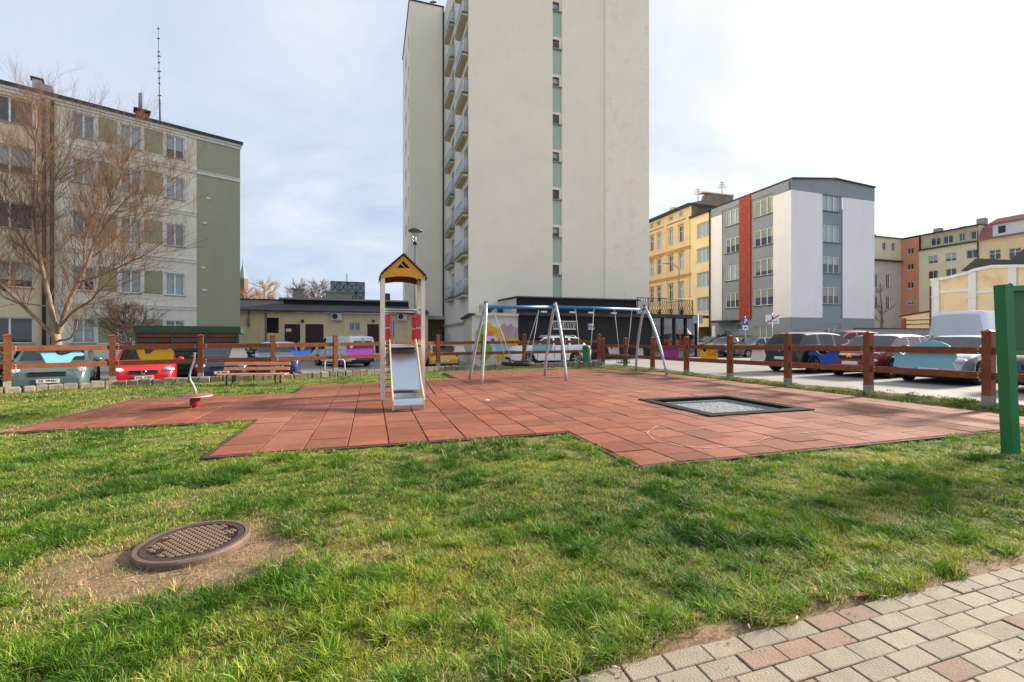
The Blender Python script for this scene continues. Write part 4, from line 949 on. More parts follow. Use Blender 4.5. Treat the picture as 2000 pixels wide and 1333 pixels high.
    if emblem == 'oval': m = MB(); m.lathe([(.05, 0), (.062, .012), (.07, 0)], 18, (L/2+.012, 0, gz+.01), 'X'); m.box((L/2+.014, .02, gz+.005), (.012, .012, .06), rx=R(55)); m.box((L/2+.014, -.02, gz+.005), (.012, .012, .06), rx=R(-55)); part('emblem', m, CHR, root, local=True)
    if emblem == 'chevrons':
        m = MB()
        for dz in (0, .05):
            for s in (-1, 1): m.box((L/2+.016, s*.035, gz+.02+dz), (.014, .09, .022), rx=R(-s*35))
        m.box((L/2-.05, 0, zf*.93), (.04, Wd*.6, .02)); part('emblem', m, CHR, root, local=True)
    if emblem == 'ring_bar_rear': m = MB(); m.lathe([(.05, 0), (.06, -.012), (.068, 0)], 18, (-L/2-.0, 0, H*.56), 'X'); m.box((-L/2-.006, 0, H*.56), (.012, .15, .022)); part('emblem', m, CHR, root, local=True)
    return root
def paint(nm, rgb, metal=.0, rough=.3): return M('paint_'+nm, rgb, rough, metal=metal, var=.03, vs=1.5, coat=.8)
def put(px, Y): return ((px-CX)*Y/F_PX, Y)
car('parked_car', 'grey-green crossover with large round headlights behind the first fence bay on the left', 'car', (*put(112, 14.75), -.45), -50, 'suv', 4.3, 1.86, 1.56, paint('sage', (92, 114, 112), .3), .34, lamps='round', plate=('ZK 3945C', 1), roof=paint('dark_roof', (40, 44, 46)), cladding=True)
car('parked_car', 'bright red hatchback facing the fence with the yellow board', 'car', (*put(287, 16.4), -.42), -53, 'hatch', 4.4, 1.78, 1.46, paint('red', (206, 26, 36), .1), .31, plate=('ZOL 37ED', 1), emblem='oval')
car('parked_car', 'dark navy hatchback behind the bench, nose to the fence', 'car', (*put(437, 18.6), -.42), -59, 'hatch', 4.4, 1.80, 1.48, paint('navy', (34, 44, 72), .2), .31, plate=('ZK 5602', 1))
car('parked_car', 'dark blue car behind the blue cut-out board, turned slightly right', 'car', (*put(542, 20.4), -.42), -63, 'suv', 4.3, 1.86, 1.60, paint('deep_blue', (46, 56, 92), .2), .33, plate=('ZK 740', 1))
car('parked_van', 'white panel van seen from behind with a black rear bumper, left of the slide', 'van', (*put(668, 28.6), -.45), 143, 'van', 4.5, 1.88, 1.92, paint('white', (226, 230, 236)), .33, rear_doors=True, cladding=False)
car('parked_car', 'yellow hatchback seen from behind, right of the slide', 'car', (*put(858, 27.6), -.5), 108, 'hatch', 3.9, 1.72, 1.46, paint('yellow', (222, 162, 36)), .31, plate=('ZK 911', -1), cladding=True)
car('parked_car', 'white crossover with roof rails parked side on before the black cafe', 'car', (*put(1066, 24.9), -.14), 197, 'suv', 4.45, 1.82, 1.58, paint('white', (226, 230, 236)), .34, roofrails=True, cladding=False)
car('parked_car', 'black crossover seen from behind, nearest the white trapezoid board on the right', 'car', (12.35, 18.05, 0), 21, 'suv', 4.15, 1.77, 1.58, paint('black', (22, 22, 25)), .34, emblem='ring_bar_rear', cladding=True, roof=paint('silver_roof', (150, 154, 158), .4))
car('parked_car', 'dark red small hatchback with split headlights between black and silver cars', 'car', (13.25, 16.0, 0), 206, 'suv', 4.0, 1.75, 1.49, paint('crimson', (132, 32, 48), .2), .32, lamps='split', emblem='chevrons', cladding=True, roof=paint('white', (226, 230, 236)))
car('parked_car', 'silver hatchback with alloy wheels behind the large light blue board', 'car', (13.95, 13.9, 0), 207, 'hatch', 4.25, 1.77, 1.44, paint('silver', (176, 180, 186), .45), .32)
car('parked_car', 'dark grey car half hidden by the green notice board', 'car', (14.35, 11.35, 0), 207, 'hatch', 4.4, 1.82, 1.5, paint('graphite', (46, 50, 60), .3), .33)
car('parked_car', 'red people carrier behind the black crossover', 'car', (*put(1640, 25), 0), 192, 'wagon', 4.5, 1.8, 1.76, paint('red_b', (196, 40, 48), .1), .33)
car('parked_car', 'pale small car seen in the gap between the dark red and silver cars', 'car', (*put(1828, 22), 0), 200, 'hatch', 3.7, 1.65, 1.5, paint('pearl', (190, 196, 192), .2), .3)
car('parked_van', 'tall white delivery van behind the silver hatchback', 'van', (*put(1935, 21.6), 0), 20, 'van', 5.9, 2.0, 2.62, paint('white_b', (206, 212, 222)), .36, side_glass=False, doors=False)
car('parked_car', 'black car in the gateway beside the glazed cafe corner', 'car', (*put(1385, 36), -.05), 200, 'hatch', 4.2, 1.75, 1.5, paint('black_b', (26, 27, 32)), .31)
car('parked_car', 'dark purple hatchback below the blue parking sign', 'car', (*put(1418, 33), -.05), 215, 'hatch', 4.2, 1.75, 1.48, paint('plum', (52, 44, 72), .3), .31)
car('parked_car', 'grey-green estate car left of the white trapezoid board', 'car', (*put(1470, 31.5), -.05), 200, 'wagon', 4.6, 1.8, 1.45, paint('greygreen', (92, 104, 98), .4), .31)
car('parked_car', 'black car at the foot of the grey apartment block', 'car', (*put(1442, 39.5), -.05), 205, 'suv', 4.3, 1.8, 1.6, paint('black_c', (30, 30, 34)), .33)
# ------------------------------------------------------------------ buildings
LACE = M('lace_curtain', (222, 222, 218), .9, var=.10, vs=14); BLINDG = M('grey_blind', (168, 178, 190), .7, var=.05); BLINDC = M('cream_blind', (206, 198, 170), .8, var=.06)
STRIP = M('cornice_white', (224, 223, 214), .7, var=.12, streak=.12)
ROOFD = M('dark_roof_edge', (44, 46, 50), .6, var=.15); ZINC = M('zinc', (150, 156, 160), .5, metal=.4, var=.1)

# ---- green and beige apartment block on the left
F = Fac((-19.7, 26.0), math.atan2(.675, .738)); S0 = -16; S1 = F.s_(469); SB_ = F.s_(80); SG = F.s_(384)
gb = thing('apartment_block', 'five storey pale green apartment block with a darker green end strip, behind the birch', 'building', tuple(F.pt(S1, -.45)))
PALE = M('pale_green_render', (228, 226, 208), .85, var=.07, vs=.8, streak=.08, bump=.15, bs=50); OLIVE = M('olive_render', (158, 162, 138), .85, var=.06, vs=.6, streak=.06, bump=.15, bs=50); BEIGE = M('beige_render', (222, 206, 174), .85, var=.08, vs=.8, streak=.08, bump=.15, bs=50); OLP = M('olive_panel', (152, 154, 122), .85, var=.08, vs=1.)
ZT = 13.55; zc = [F.z_(342, y) for y in (286, 367.5, 460, 556, 648)]; zc = [zc[0]-.05, zc[1]+.0, zc[2], zc[3], zc[4]]
cpx = [(141, 184.5), (234.5, 276.5), (323, 360.5)]; cols = [(F.s_(a)+F.s_(b))/2 for a, b in cpx]; WW, WH = sum(F.s_(b)-F.s_(a) for a, b in cpx)/3, 1.28; print('WW', [F.s_(b)-F.s_(a) for a, b in cpx], cols)
ops = [(c-WW/2, c+WW/2, z-WH/2, z+WH/2) for c in cols for z in zc]
m = MB(); wall(m, F, SB_, SG, -.8, ZT, ops, .13); part('wall', m, PALE, gb)
m = MB(); wall(m, F, SG, S1, -.8, ZT); part('wall', m, OLIVE, gb, 'darker green end wall strip')
colsB = [F.s_(18), F.s_(18)-2.6, F.s_(18)-5.4]; opsB = [(c-.8, c+.8, z-WH/2, z+WH/2) for c in colsB for z in zc]
m = MB(); wall(m, F, S0, SB_, -.8, ZT-.1, opsB, .2); part('wall', m, BEIGE, gb, 'beige part of the facade at the left edge')
m = MB(); block(m, F, S0, S1, -.8, ZT, 11); part('rear_walls', m, OLIVE, gb)
cur = [LACE, None, BLINDG]
for ci, c in enumerate(cols):
    for zi, z in enumerate(zc):
        k = (ci*2+zi*3) % 5
        window(F, gb, c-WW/2, c+WW/2, z-WH/2, z+WH/2, .13, 1, curtain=(LACE, .97) if k in (1, 3, 2) or ci == 1 else ((LACE, .6) if k == 4 else None), blind=(BLINDG, 0.) if k in (0,) else None, sill=M('sill_grey', (150, 148, 140), .6))
        fr_ = MB(); t = .13
        for a, b, e, f in ((c-WW/2-t, c-WW/2, z-WH/2, z+WH/2+t), (c+WW/2, c+WW/2+t, z-WH/2, z+WH/2+t), (c-WW/2, c+WW/2, z+WH/2, z+WH/2+t)): F.box(fr_, a, b, e, f, -.002, .025)
        part('window_surround', fr_, STRIP, gb)
for c in colsB:
    for zi, z in enumerate(zc): window(F, gb, c-.8, c+.8, z-WH/2, z+WH/2, .2, 1, curtain=(LACE, .7) if zi % 2 else None, sill=M('sill_grey', (150, 148, 140), .6))
for zi, z in enumerate(zc):
    for a, b in ((cols[0]+WW/2+.12, cols[1]-WW/2-.12), (cols[1]+WW/2+.12, cols[2]-WW/2-.12)):
        m = MB(); F.box(m, a, b, z-WH/2, z+WH/2+.05, -.002, .012); part('olive_panel', m, OLP, gb)
    m = MB(); F.box(m, cols[0]+WW/2+.12, cols[2]-WW/2-.12, z+WH/2+.05, z+WH/2+.11, -.002, .03); part('panel_strip', m, STRIP, gb); m = MB(); F.box(m, cols[0]+WW/2+.12, cols[2]-WW/2-.12, z-WH/2-.07, z-WH/2-.0, -.002, .03); part('panel_strip', m, STRIP, gb)
for zi in range(4):
    z = (zc[zi]+zc[zi+1])/2; e = S1 if zi == 0 else SG
    m = MB(); F.box(m, SB_+.6, e, z-.1, z+.06, -.002, .06); F.box(m, SB_+.6, e, z+.06, z+.1, -.002, .1); part('cornice', m, STRIP, gb)
m = MB(); F.box(m, S0, S1+.05, ZT-.28, ZT-.16, -.002, .08); F.box(m, S0, S1+.05, ZT-.14, ZT, -.002, .14); part('cornice', m, STRIP, gb)
m = MB(); F.box(m, S0, S1+.12, ZT, ZT+.16, -11.1, .24); part('roof', m, ROOFD, gb)
for px, nm in ((86, 'drain_pipe'), (102, 'drain_pipe')):
    s = F.s_(px); m = MB(); m.tube([F.pt(s, -.6, .1), F.pt(s, ZT-.2, .1)], .075, 8); part(nm, m, M('pipe_brown', (74, 58, 48), .5, var=.15), gb)
s = F.s_(83); m = MB(); F.box(m, s-.25, s+.35, ZT+.1, ZT+.55, -.6, .1); part('firewall_cap', m, CONC, gb)
s = F.s_(282); BRK = M('chimney_brick', (170, 92, 66), .85, var=.2, vs=6)
m = MB(); c = F.pt(s, ZT+.55, -2.2); m.box(tuple(c), (.62, .55, 1.3), rz=F.ang); ch = part('chimney', m, BRK, gb); m = MB(); m.box(tuple(c+Vector((0, 0, .8))), (.78, .7, .1), rz=F.ang); part('chimney_cap', m, ROOFD, ch); m = MB(); q = c+Vector((-.1, 0, .8)); m.tube([q, q+Vector((0, 0, 1.1))], .09, 8); part('flue', m, ZINC, ch)
s = F.s_(62); c = F.pt(s, ZT+.8, -2.5); m = MB(); m.box(tuple(c), (.36, .36, 1.7), rz=F.ang); ch = part('chimney', m, M('white_brick', (206, 200, 190), .8, var=.2, vs=7), gb); m = MB(); m.box(tuple(c+Vector((0, 0, .9))), (.5, .5, .08), rz=F.ang); part('chimney_cap', m, ROOFD, ch)
m = MB(); b = F.pt(F.s_(318), ZT, -1.6); top = Vector((at(309, 50, b.y).x, b.y, at(309, 50, b.y).z)); m.tube([b, b.lerp(top, .33)], .045, 6); m.tube([b.lerp(top, .33), top], [.022, .010], 6)
for k in (.36, .47, .52, .58, .66, .72, .76, .88, .97): q = b.lerp(top, k); m.box(tuple(q), (.2 if k in (.36, .58, .72) else .12, .05, .06))
part('antenna_mast', m, M('mast_grey', (110, 112, 118), .5), gb)
for z, s in ((F.z_(407, 388), F.s_(407)), (F.z_(400, 436), F.s_(400)), (F.z_(397, 523), F.s_(397)), (F.z_(399, 567), F.s_(399))):
    m = MB(); F.box(m, s-.1, s+.1, z-.06, z+.06, -.002, .05); part('vent_cover', m, STRIP, gb)

# ---- timber clad store in front of the block
F = Fac((-15.5, 18.4), math.atan2(1.6, 3.2)); s1 = F.s_(465); st = thing('store_shed', 'low dark green store with brown horizontal slats below the green block', 'shed', tuple(F.pt(s1/2, -.45)))
GRD = M('dark_green_metal', (44, 70, 54), .6, var=.15); m = MB(); F.box(m, 0, s1, -.5, 1.62, -2.2, -.06); part('body', m, M('shed_inside', (40, 44, 38), .9), st)
for nm, e, f in (('top_band', 1.55, 1.85),): m = MB(); F.box(m, -.1, s1+.1, e, f, -2.3, .06); part(nm, m, GRD, st)
for i in range(4):
    s = s1*i/3; m = MB(); F.box(m, s-.04, s+.04, -.5, 1.55, -.06, .05); part('upright', m, GRD, st)
    if i < 3:
        for k in range(9):
            z = 1.36-k*.2; m = MB(); F.box(m, s+.045, s+s1/3-.045, z, z+.17, -.04, .015); part('slat', m, M('shed_slat', (98, 66, 50), .7, var=.25, vs=4, rnd=.15) if k < 3 else M('shed_slat_green', (54, 76, 62), .7, var=.2, vs=4, rnd=.12), st)

# ---- low yellow service building
F = Fac((-15.3, 37.0), A0); sL, sR = F.s_(463), F.s_(836); OCH = M('ochre_render', (244, 222, 176), .88, var=.10, vs=.9, streak=.14, bump=.2, bs=40)
lb = thing('service_building', 'low ochre yellow service building with brown doors and dark flat roof', 'building', tuple(F.pt((sL+sR)/2, -.45)))
def fz(py, px=640): return F.z_(px, py)
DB = M('brown_door', (62, 40, 34), .6, var=.12)
def bx_(px0, px1, y0, y1): return (F.s_(px0), F.s_(px1), F.z_((px0+px1)/2, y1), F.z_((px0+px1)/2, y0))
z4 = 4.545
doors = [bx_(440+525/z4, 440+665/z4, 633.5, 690), bx_(440+710/z4, 440+873/z4, 633.5, 690), bx_(440+1260/z4, 440+1365/z4, 633.5, 690)]
wins = [bx_(440+1100/z4, 440+1198/z4, 629.5, 647), bx_(440+1468/z4, 440+1505/z4, 627, 660)]; vent = bx_(440+365/z4, 440+475/z4, 621, 651)
m = MB(); wall(m, F, sL, sR, -.8, 3.42, doors+wins+[vent], .16); part('wall', m, OCH, lb); m = MB(); block(m, F, sL, sR, -.8, 3.42, 9); part('rear_walls', m, OCH, lb)
for d_ in doors:
    m = MB(); F.box(m, d_[0], d_[1], d_[2], d_[3], -.16, -.11); dr = part('door', m, DB, lb)
    m = MB()
    for k in range(5): zz = d_[2]+(d_[3]-d_[2])*(k+.5)/5; F.box(m, d_[0]+.08, d_[1]-.08, zz-.14, zz+.14, -.111, -.09)
    part('door_panels', m, DB, dr); m = MB(); F.box(m, d_[1]-.14, d_[1]-.08, .9, 1.05, -.09, -.06); part('handle', m, STEEL, dr)
d_ = doors[0]; m = MB(); F.box(m, d_[0]+.1, d_[0]+.5, d_[3]-.62, d_[3]-.36, -.09, -.07); part('door_plate', m, SW, lb)
for w in wins:
    wo = window(F, lb, *w, depth=.16, mull=1, sill=STRIP); m = MB()
    for k in range(int((w[1]-w[0])/.12)+1): s = w[0]+.06+k*.12; F.box(m, s-.012, s+.012, w[2], w[3], .0, .02)
    for z in (w[2]+.1, w[3]-.1): F.box(m, w[0], w[1], z-.012, z+.012, .021, .035)
    part('window_grille', m, WHITE_PVC, wo)
m = MB()
for k in range(9): zz = vent[2]+(vent[3]-vent[2])*(k+.5)/9; m.obox(F.pt(vent[0], zz-.06, -.1), F.u*(vent[1]-vent[0]), -F.n*.03+Vector((0, 0, .05)), (0, 0, .02))
part('louvre', m, DARK, lb, kind='stuff'); m = MB(); F.box(m, vent[0], vent[1], vent[2], vent[3], -.16, -.15); part('louvre_back', m, BLK, lb)
RFELT = M('roof_felt', (78, 78, 80), .85, var=.25, vs=1.2, bump=.3, bs=12)
m = MB(); a, b = F.pt(sL-.9, 3.42, .5), F.pt(sR, 3.42, .5); c_, d_ = F.pt(sR, 4.1, -2.2), F.pt(sL+2.2, 4.1, -2.2); up = Vector((0, 0, .14)); m.add([a, b, c_, d_, a+up, b+up, c_+up, d_+up], [(3, 2, 1, 0), (4, 5, 6, 7), (0, 1, 5, 4), (1, 2, 6, 5), (2, 3, 7, 6), (3, 0, 4, 7)]); part('lower_roof', m, RFELT, lb)
m = MB(); F.box(m, sL+3.0, sR-.3, 3.9, 4.62, -9, -2.3); part('upper_wall', m, M('upper_wall_dark', (48, 50, 56), .8, var=.2, streak=.2), lb)
m = MB(); F.box(m, sL+2.6, sR-.1, 4.62, 4.76, -9.2, -2.0); part('upper_roof', m, ZINC, lb)
m = MB(); F.box(m, sL-1.0, sL+2.9, 2.6, 4.55, -9, -2.4); part('side_wall', m, M('grey_block_wall', (176, 178, 180), .85, var=.08, streak=.1), lb)
m = MB(); F.box(m, sL-1.0, sL+2.9, 4.55, 4.63, -9, -2.3); part('side_wall_coping', m, ROOFD, lb)
def ac(F, root, px, py, w=.82, h=.6):
    s, z = F.s_(px), F.z_(px, py); m = MB(); F.box(m, s-w/2, s+w/2, z-h/2, z+h/2, .05, .38); a = part('air_conditioner', m, M('ac_white', (214, 214, 208), .5, var=.05), root)
    m = MB(); q = F.pt(s-.12, z, .385); n_ = 18
    vs = [q+F.u*(.23*math.cos(2*math.pi*i/n_))+Vector((0, 0, .23*math.sin(2*math.pi*i/n_))) for i in range(n_)]; m.prism(vs, F.n*.006); part('fan', m, DARK, a)
    m = MB(); F.box(m, s-w/2, s+w/2, z-h/2-.04, z-h/2, .0, .4); part('bracket', m, STEEL, a)
ac(F, lb, 440+990/z4, 540+358/z4); ac(F, lb, 440+1568/z4, 540+360/z4)
# chimney, block and lattice tank on its roof
c = F.pt(F.s_(565), 5.2, -4.5); m = MB(); m.box(tuple(c), (.75, .6, 1.1), rz=A0); m.box((c.x, c.y, c.z+.55), (1., .8, .12), rz=A0); part('chimney', m, CONC, lb)
m = MB(); s0, s1 = F.s_(627), F.s_(684); F.box(m, s0, s1, 4.7, 5.5, -4.6, -3.9); F.box(m, s0-.1, s1+.1, 5.5, 5.6, -4.7, -3.8); part('chimney_block', m, CONC, lb)
m = MB(); s0, s1 = F.s_(647)*1.03, F.s_(713)*1.03; zt, zb_ = 7.1, 4.7; FR = Fac(F.O-F.n*6, A0); s0, s1 = FR.s_(646), FR.s_(712); zt = FR.z_(680, 551)
FR.box(m, s0, s1, zb_, zt, -2.4, 0)
tk = part('roof_tank', m, M('tank_panel', (150, 160, 166), .5, metal=.3, var=.12, vs=2), lb)
for i in range(4):
    for j in range(2):
        m = MB(); a, b = s0+(s1-s0)*i/4, s0+(s1-s0)*(i+1)/4; e, f = zb_+(zt-zb_)*j/2, zb_+(zt-zb_)*(j+1)/2; w = .03
        for p, q in (((a, e), (b, f)), ((a, f), (b, e)), ((a, e), (b, e)), ((a, f), (b, f)), ((a, e), (a, f)), ((b, e), (b, f))): m.tube([FR.pt(p[0], p[1], .04), FR.pt(q[0], q[1], .04)], w, 4, smooth=False)
        part('lattice_panel', m, M('lattice_grey', (92, 102, 110), .5, var=.1), lb)
m = MB(); q = FR.pt(FR.s_(677), zt, -.5); m.tube([q, q+Vector((0, 0, .9))], .03, 6); part('roof_aerial', m, DARK, lb)
m = MB(); s0, s1 = F.s_(753), F.s_(765); F.box(m, s0, s1, 4.7, F.z_(760, 573)+.3, -4, -3.4); part('vent_box', m, M('vent_dark', (74, 80, 88), .6), lb)
for px, y0, y1 in ((487, 604, 640), (520, 612, 672)):
    m = MB(); m.tube([F.pt(F.s_(px), F.z_(px, y1), .1), F.pt(F.s_(px), F.z_(px, y0), .1)], .06, 6); part('downpipe', m, ZINC, lb)
m = MB(); F.box(m, F.s_(484), F.s_(488.5), F.z_(486, 632), F.z_(486, 624), .0, .25); part('meter_box', m, ZINC, lb)
for px in (591, 729): m = MB(); F.box(m, F.s_(px)-.1, F.s_(px)+.1, F.z_(px, 630), F.z_(px, 625), .0, .16); part('wall_light', m, DARK, lb)
# link wall with door under the tower wing
F2 = Fac(F.pt(sR, 0), A0); m = MB(); e2 = F2.s_(868); F2.box(m, .0, e2+1.2, -.6, 4.2, -2.2, -1.6); part('link_wall', m, M('link_wall_dark', (122, 108, 84), .9, var=.25, streak=.3), lb)
Fl = Fac(F2.pt(0, 0, -1.6), A0); ac(Fl, lb, 852, 617, 1.15, .62)
m = MB(); s0, s1 = Fl.s_(827), Fl.s_(836); Fl.box(m, s0, s1, -.4, Fl.z_(831, 629), -.01, .04); part('door', m, DB, lb)

# ---- tower block
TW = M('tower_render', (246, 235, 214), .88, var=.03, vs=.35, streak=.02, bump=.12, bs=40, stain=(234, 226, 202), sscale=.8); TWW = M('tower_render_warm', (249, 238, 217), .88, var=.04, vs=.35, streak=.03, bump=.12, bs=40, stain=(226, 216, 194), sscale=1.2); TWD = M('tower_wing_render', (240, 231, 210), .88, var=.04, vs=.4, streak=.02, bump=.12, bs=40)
F = Fac((3.4, 32.5), A0); a0_, a1_ = F.s_(915), F.s_(1266); af = F.s_(1181); ZTOP = 31.0
tw = thing('tower_block', 'tall cream tower block with a green window strip and stacked side balconies', 'building', tuple(F.pt((a0_+a1_)/2, -.3)))
ws0, ws1 = F.s_(1079.5), F.s_(1097.5); wz = [F.z_(1090, y) for y in (527, 454, 380, 307, 234, 160, 85, 12)]; step = (wz[-1]-wz[0])/7
wz = [wz[0]+step*i for i in range(10)]
so = [(ws0, ws1, wz[0]-2.2, ZTOP-.9)]
m = MB(); wall(m, F, a0_, af, -.8, ZTOP, so, .14); part('wall', m, TW, tw)
m = MB(); wall(m, F, af, a1_, -.8, ZTOP, (), d=.12); m.add([F.pt(af, -.8, 0), F.pt(af, -.8, .12), F.pt(af, ZTOP, .12), F.pt(af, ZTOP, 0)], [(0, 1, 2, 3)]); part('wall', m, TWW, tw, 'warmer toned right part of the front')
D = 10.6
m = MB(); A, B = F.pt(a1_, -.8, .12), F.pt(a1_, -.8, -D-8); h = Vector((0, 0, ZTOP+.8)); m.add([A, B, B+h, A+h], [(0, 1, 2, 3)]); A, B = F.pt(a0_, -.8, -D-8), F.pt(a1_, -.8, -D-8); m.add([A, B, B+h, A+h], [(3, 2, 1, 0)]); m.add([F.pt(a0_, ZTOP, 0), F.pt(a1_, ZTOP, 0), F.pt(a1_, ZTOP, -D-8), F.pt(a0_, ZTOP, -D-8)], [(0, 1, 2, 3)]); part('rear_walls', m, TW, tw)
GPAN = M('sage_panel', (172, 192, 174), .8, var=.05, vs=1, streak=.05)
hw = .72
for i, z in enumerate(wz):
    wx1 = ws1-.16
    window(F, tw, ws0+.0, wx1, z-hw/2, z+hw/2, .14+.12, 0, frame=M('dark_frame', (70, 72, 78), .4), fw=.05, curtain=(LACE, .5) if i % 2 else None)
    m = MB(); F.box(m, wx1, ws1, z-hw/2, z+hw/2+.2, -.30, -.12); F.box(m, ws0, wx1, z+hw/2, z+hw/2+.2, -.30, -.12); part('reveal', m, TW, tw)
    m = MB(); F.box(m, ws0-.03, ws1+.03, z-hw/2-.06, z-hw/2, -.25, .03); part('sill', m, M('sill_grey', (150, 148, 140), .6), tw)
    zb_ = (wz[i-1]+hw/2+.2) if i else wz[0]-2.2
    m = MB(); F.box(m, ws0, ws1, zb_, z-hw/2-.06, -.3, -.1); part('sage_panel', m, GPAN, tw)
# left side wall (runs back along -n) with two balcony stacks
FS = Fac(F.pt(a0_, 0, -D), math.atan2(F.n.y, F.n.x))            # left-to-right seen from the left: from the back towards the front corner
m = MB(); zbal = []
sA0, sA1 = FS.s_(899.8), FS.s_(914.8); sB0, sB1 = FS.s_(877.5), FS.s_(887.7)
zA0 = FS.z_(914, 576); zB0 = FS.z_(888, 584)
ops = []
for i in range(11):
    for (s0, s1, z0) in ((sA0, sA1, zA0), (sB0, sB1, zB0)):
        z = z0+step*i
        if z+2.1 < ZTOP: ops.append((s0+(s1-s0)*.42, s1-.1, z+.05, z+2.1))
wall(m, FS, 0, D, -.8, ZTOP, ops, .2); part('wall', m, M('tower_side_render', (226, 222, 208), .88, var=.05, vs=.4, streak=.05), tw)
RAILM = M('railing_grey', (196, 202, 204), .5); RGL = M('balcony_panel', (186, 204, 202), .25, var=.05)
for i in range(11):
    for (s0, s1, z0, pr) in ((sA0, sA1, zA0, .42), (sB0, sB1, zB0, .38)):
        z = z0+step*i
        if z+2.1 >= ZTOP: continue
        m = MB(); FS.box(m, s0, s1, z-.14, z, .0, pr); b_ = part('balcony', m, M('balcony_slab', (190, 176, 140), .85, var=.1, streak=.1), tw)
        m = MB(); FS.box(m, s0-.02, s1+.02, z-.0, z+.13, pr-.06, pr+.02); FS.box(m, s0-.02, s0+.04, z, z+.13, .0, pr-.06); FS.box(m, s1-.04, s1+.02, z, z+.13, 0, pr-.06); part('balcony_edge', m, M('edge_dark', (96, 88, 78), .8, var=.15), b_)
        m = MB()
        for a, b in ((FS.pt(s0, z+1.05, pr-.03), FS.pt(s1, z+1.05, pr-.03)), (FS.pt(s1, z+1.05, 0), FS.pt(s1, z+1.05, pr-.03)), (FS.pt(s0, z+1.05, 0), FS.pt(s0, z+1.05, pr-.03))): m.tube([a, b], .025, 6)
        n_ = 7
        for k in range(n_+1): s = s0+(s1-s0)*k/n_; m.tube([FS.pt(s, z+.1, pr-.03), FS.pt(s, z+1.05, pr-.03)], .014, 4)
        for k in range(5): q = pr*(k+.5)/5; m.tube([FS.pt(s1, z+.1, q), FS.pt(s1, z+1.05, q)], .014, 4)
        part('railing', m, RAILM, b_)
        m = MB(); FS.box(m, s0+.04, s1-.04, z+.18, z+1.0, pr-.07, pr-.06); part('glass_panel', m, RGL, b_)
        o_ = (s0+(s1-s0)*.42, s1-.1, z+.05, z+2.1); window(FS, tw, *o_, depth=.2, mull=1, name='balcony_door', curtain=(LACE, .9) if (i*7+int(s0)) % 3 else None)
# wing further back on the left
FW = Fac(F.pt(a0_, 0, -D), A0); w0 = FW.s_(800)
m = MB(); wall(m, FW, w0, -.0, 3.3, ZTOP+.4); part('wall', m, TWD, tw, 'darker wing wall set back on the left')
FWL = Fac(FW.pt(w0, 0, -9), math.atan2(F.n.y, F.n.x))
wl = [(FWL.s_(791.5), FWL.s_(794), z-.6, z+.6) for z in [3.6+step*i for i in range(10)]]+[(FWL.s_(797), FWL.s_(798.6), z-.6, z+.6) for z in [3.6+step*i for i in range(10)]]
m = MB(); wall(m, FWL, 0, 9, -.5, ZTOP+.4, wl, .15); part('wall', m, TWD, tw)
for o_ in wl: window(FWL, tw, *o_, depth=.15, mull=0)
m = MB(); m.add([FW.pt(w0, ZTOP+.4, 0), FW.pt(0, ZTOP+.4, 0), FW.pt(0, ZTOP+.4, -9), FW.pt(w0, ZTOP+.4, -9)], [(0, 1, 2, 3)]); FW.box(m, w0-.08, 0, ZTOP+.4, ZTOP+.5, -9, .08); part('roof', m, ROOFD, tw)
m = MB(); FW.box(m, w0, -.0, 3.0, 3.3, -6, .25); part('wing_soffit', m, CONC, tw)
m = MB(); m.tube([FW.pt(-.12, -.4, .12), FW.pt(-.12, ZTOP+.4, .12)], .06, 8); part('drain_pipe', m, DARK, tw)
m = MB(); q = FW.pt(-.9, ZTOP+.5, -.8); m.tube([q, q+Vector((0, 0, 1.6))], .04, 6); m.box(tuple(q+Vector((0, 0, .8))), (.6, .1, .1)); part('roof_aerial', m, DARK, tw)
# plinth line, door and window low on the side wall
m = MB(); FS.box(m, 0, D, 2.35, 2.5, -.002, .14); part('plinth_ledge', m, CONC, tw)
m = MB(); FS.box(m, FS.s_(873), FS.s_(880), -.4, 1.7, -.0, .06); part('door', m, M('white_door', (206, 208, 206), .5), tw)

# ---- black cafe annex with painted end wall
F = Fac((.372, 27.0), A0); c0, c1 = F.s_(1012.5), F.s_(1249); cg = F.s_(1372); cm = F.s_(922)
cf = thing('cafe_annex', 'black single storey cafe annex with ribbed roof, white grilled windows and glazed corner', 'building', tuple(F.pt((c0+cg)/2, -.2)))
CBLK = M('black_render', (27, 28, 34), .75, var=.18, vs=1.5, streak=.15); CWH = M('white_render', (214, 208, 194), .85, var=.07, vs=1, streak=.12)
ze = F.z_(1012, 613)-.0; zu = F.z_(1012, 579)
wn = [(F.s_(960+545/4.545), F.s_(960+745/4.545), F.z_(1100, 644), F.z_(1100, 627)), (F.s_(960+858/4.545), F.s_(960+905/4.545), F.z_(1153, 644), F.z_(1153, 633))]
m = MB(); wall(m, F, c0, c1+.8, -.8, ze-.12, wn, .16); part('wall', m, CBLK, cf)
for w in wn:
    wo = window(F, cf, *w, depth=.16, mull=1); m = MB(); nb_ = max(3, int((w[1]-w[0])/.16))
    for k in range(nb_+1):
        s = w[0]+(w[1]-w[0])*k/nb_; pts = [F.pt(s+.03*math.sin(6.28*j/8), w[2]+(w[3]-w[2])*j/8, .03) for j in range(9)]; m.tube(pts, .016, 4)
    for z in (w[2]+.03, w[3]-.03): F.box(m, w[0], w[1], z-.03, z+.03, .03, .06)
    part('window_grille', m, WHITE_PVC, wo)
m = MB(); F.box(m, c0-.02, cg+.1, ze-.12, ze+.06, -5.0, .55); part('lower_roof', m, M('felt_edge', (60, 58, 60), .8, var=.25), cf)
m = MB(); F.box(m, cm+.2, c0-.03, ze-.16, ze+.0, -3.0, .2); part('mural_coping', m, CWH, cf)
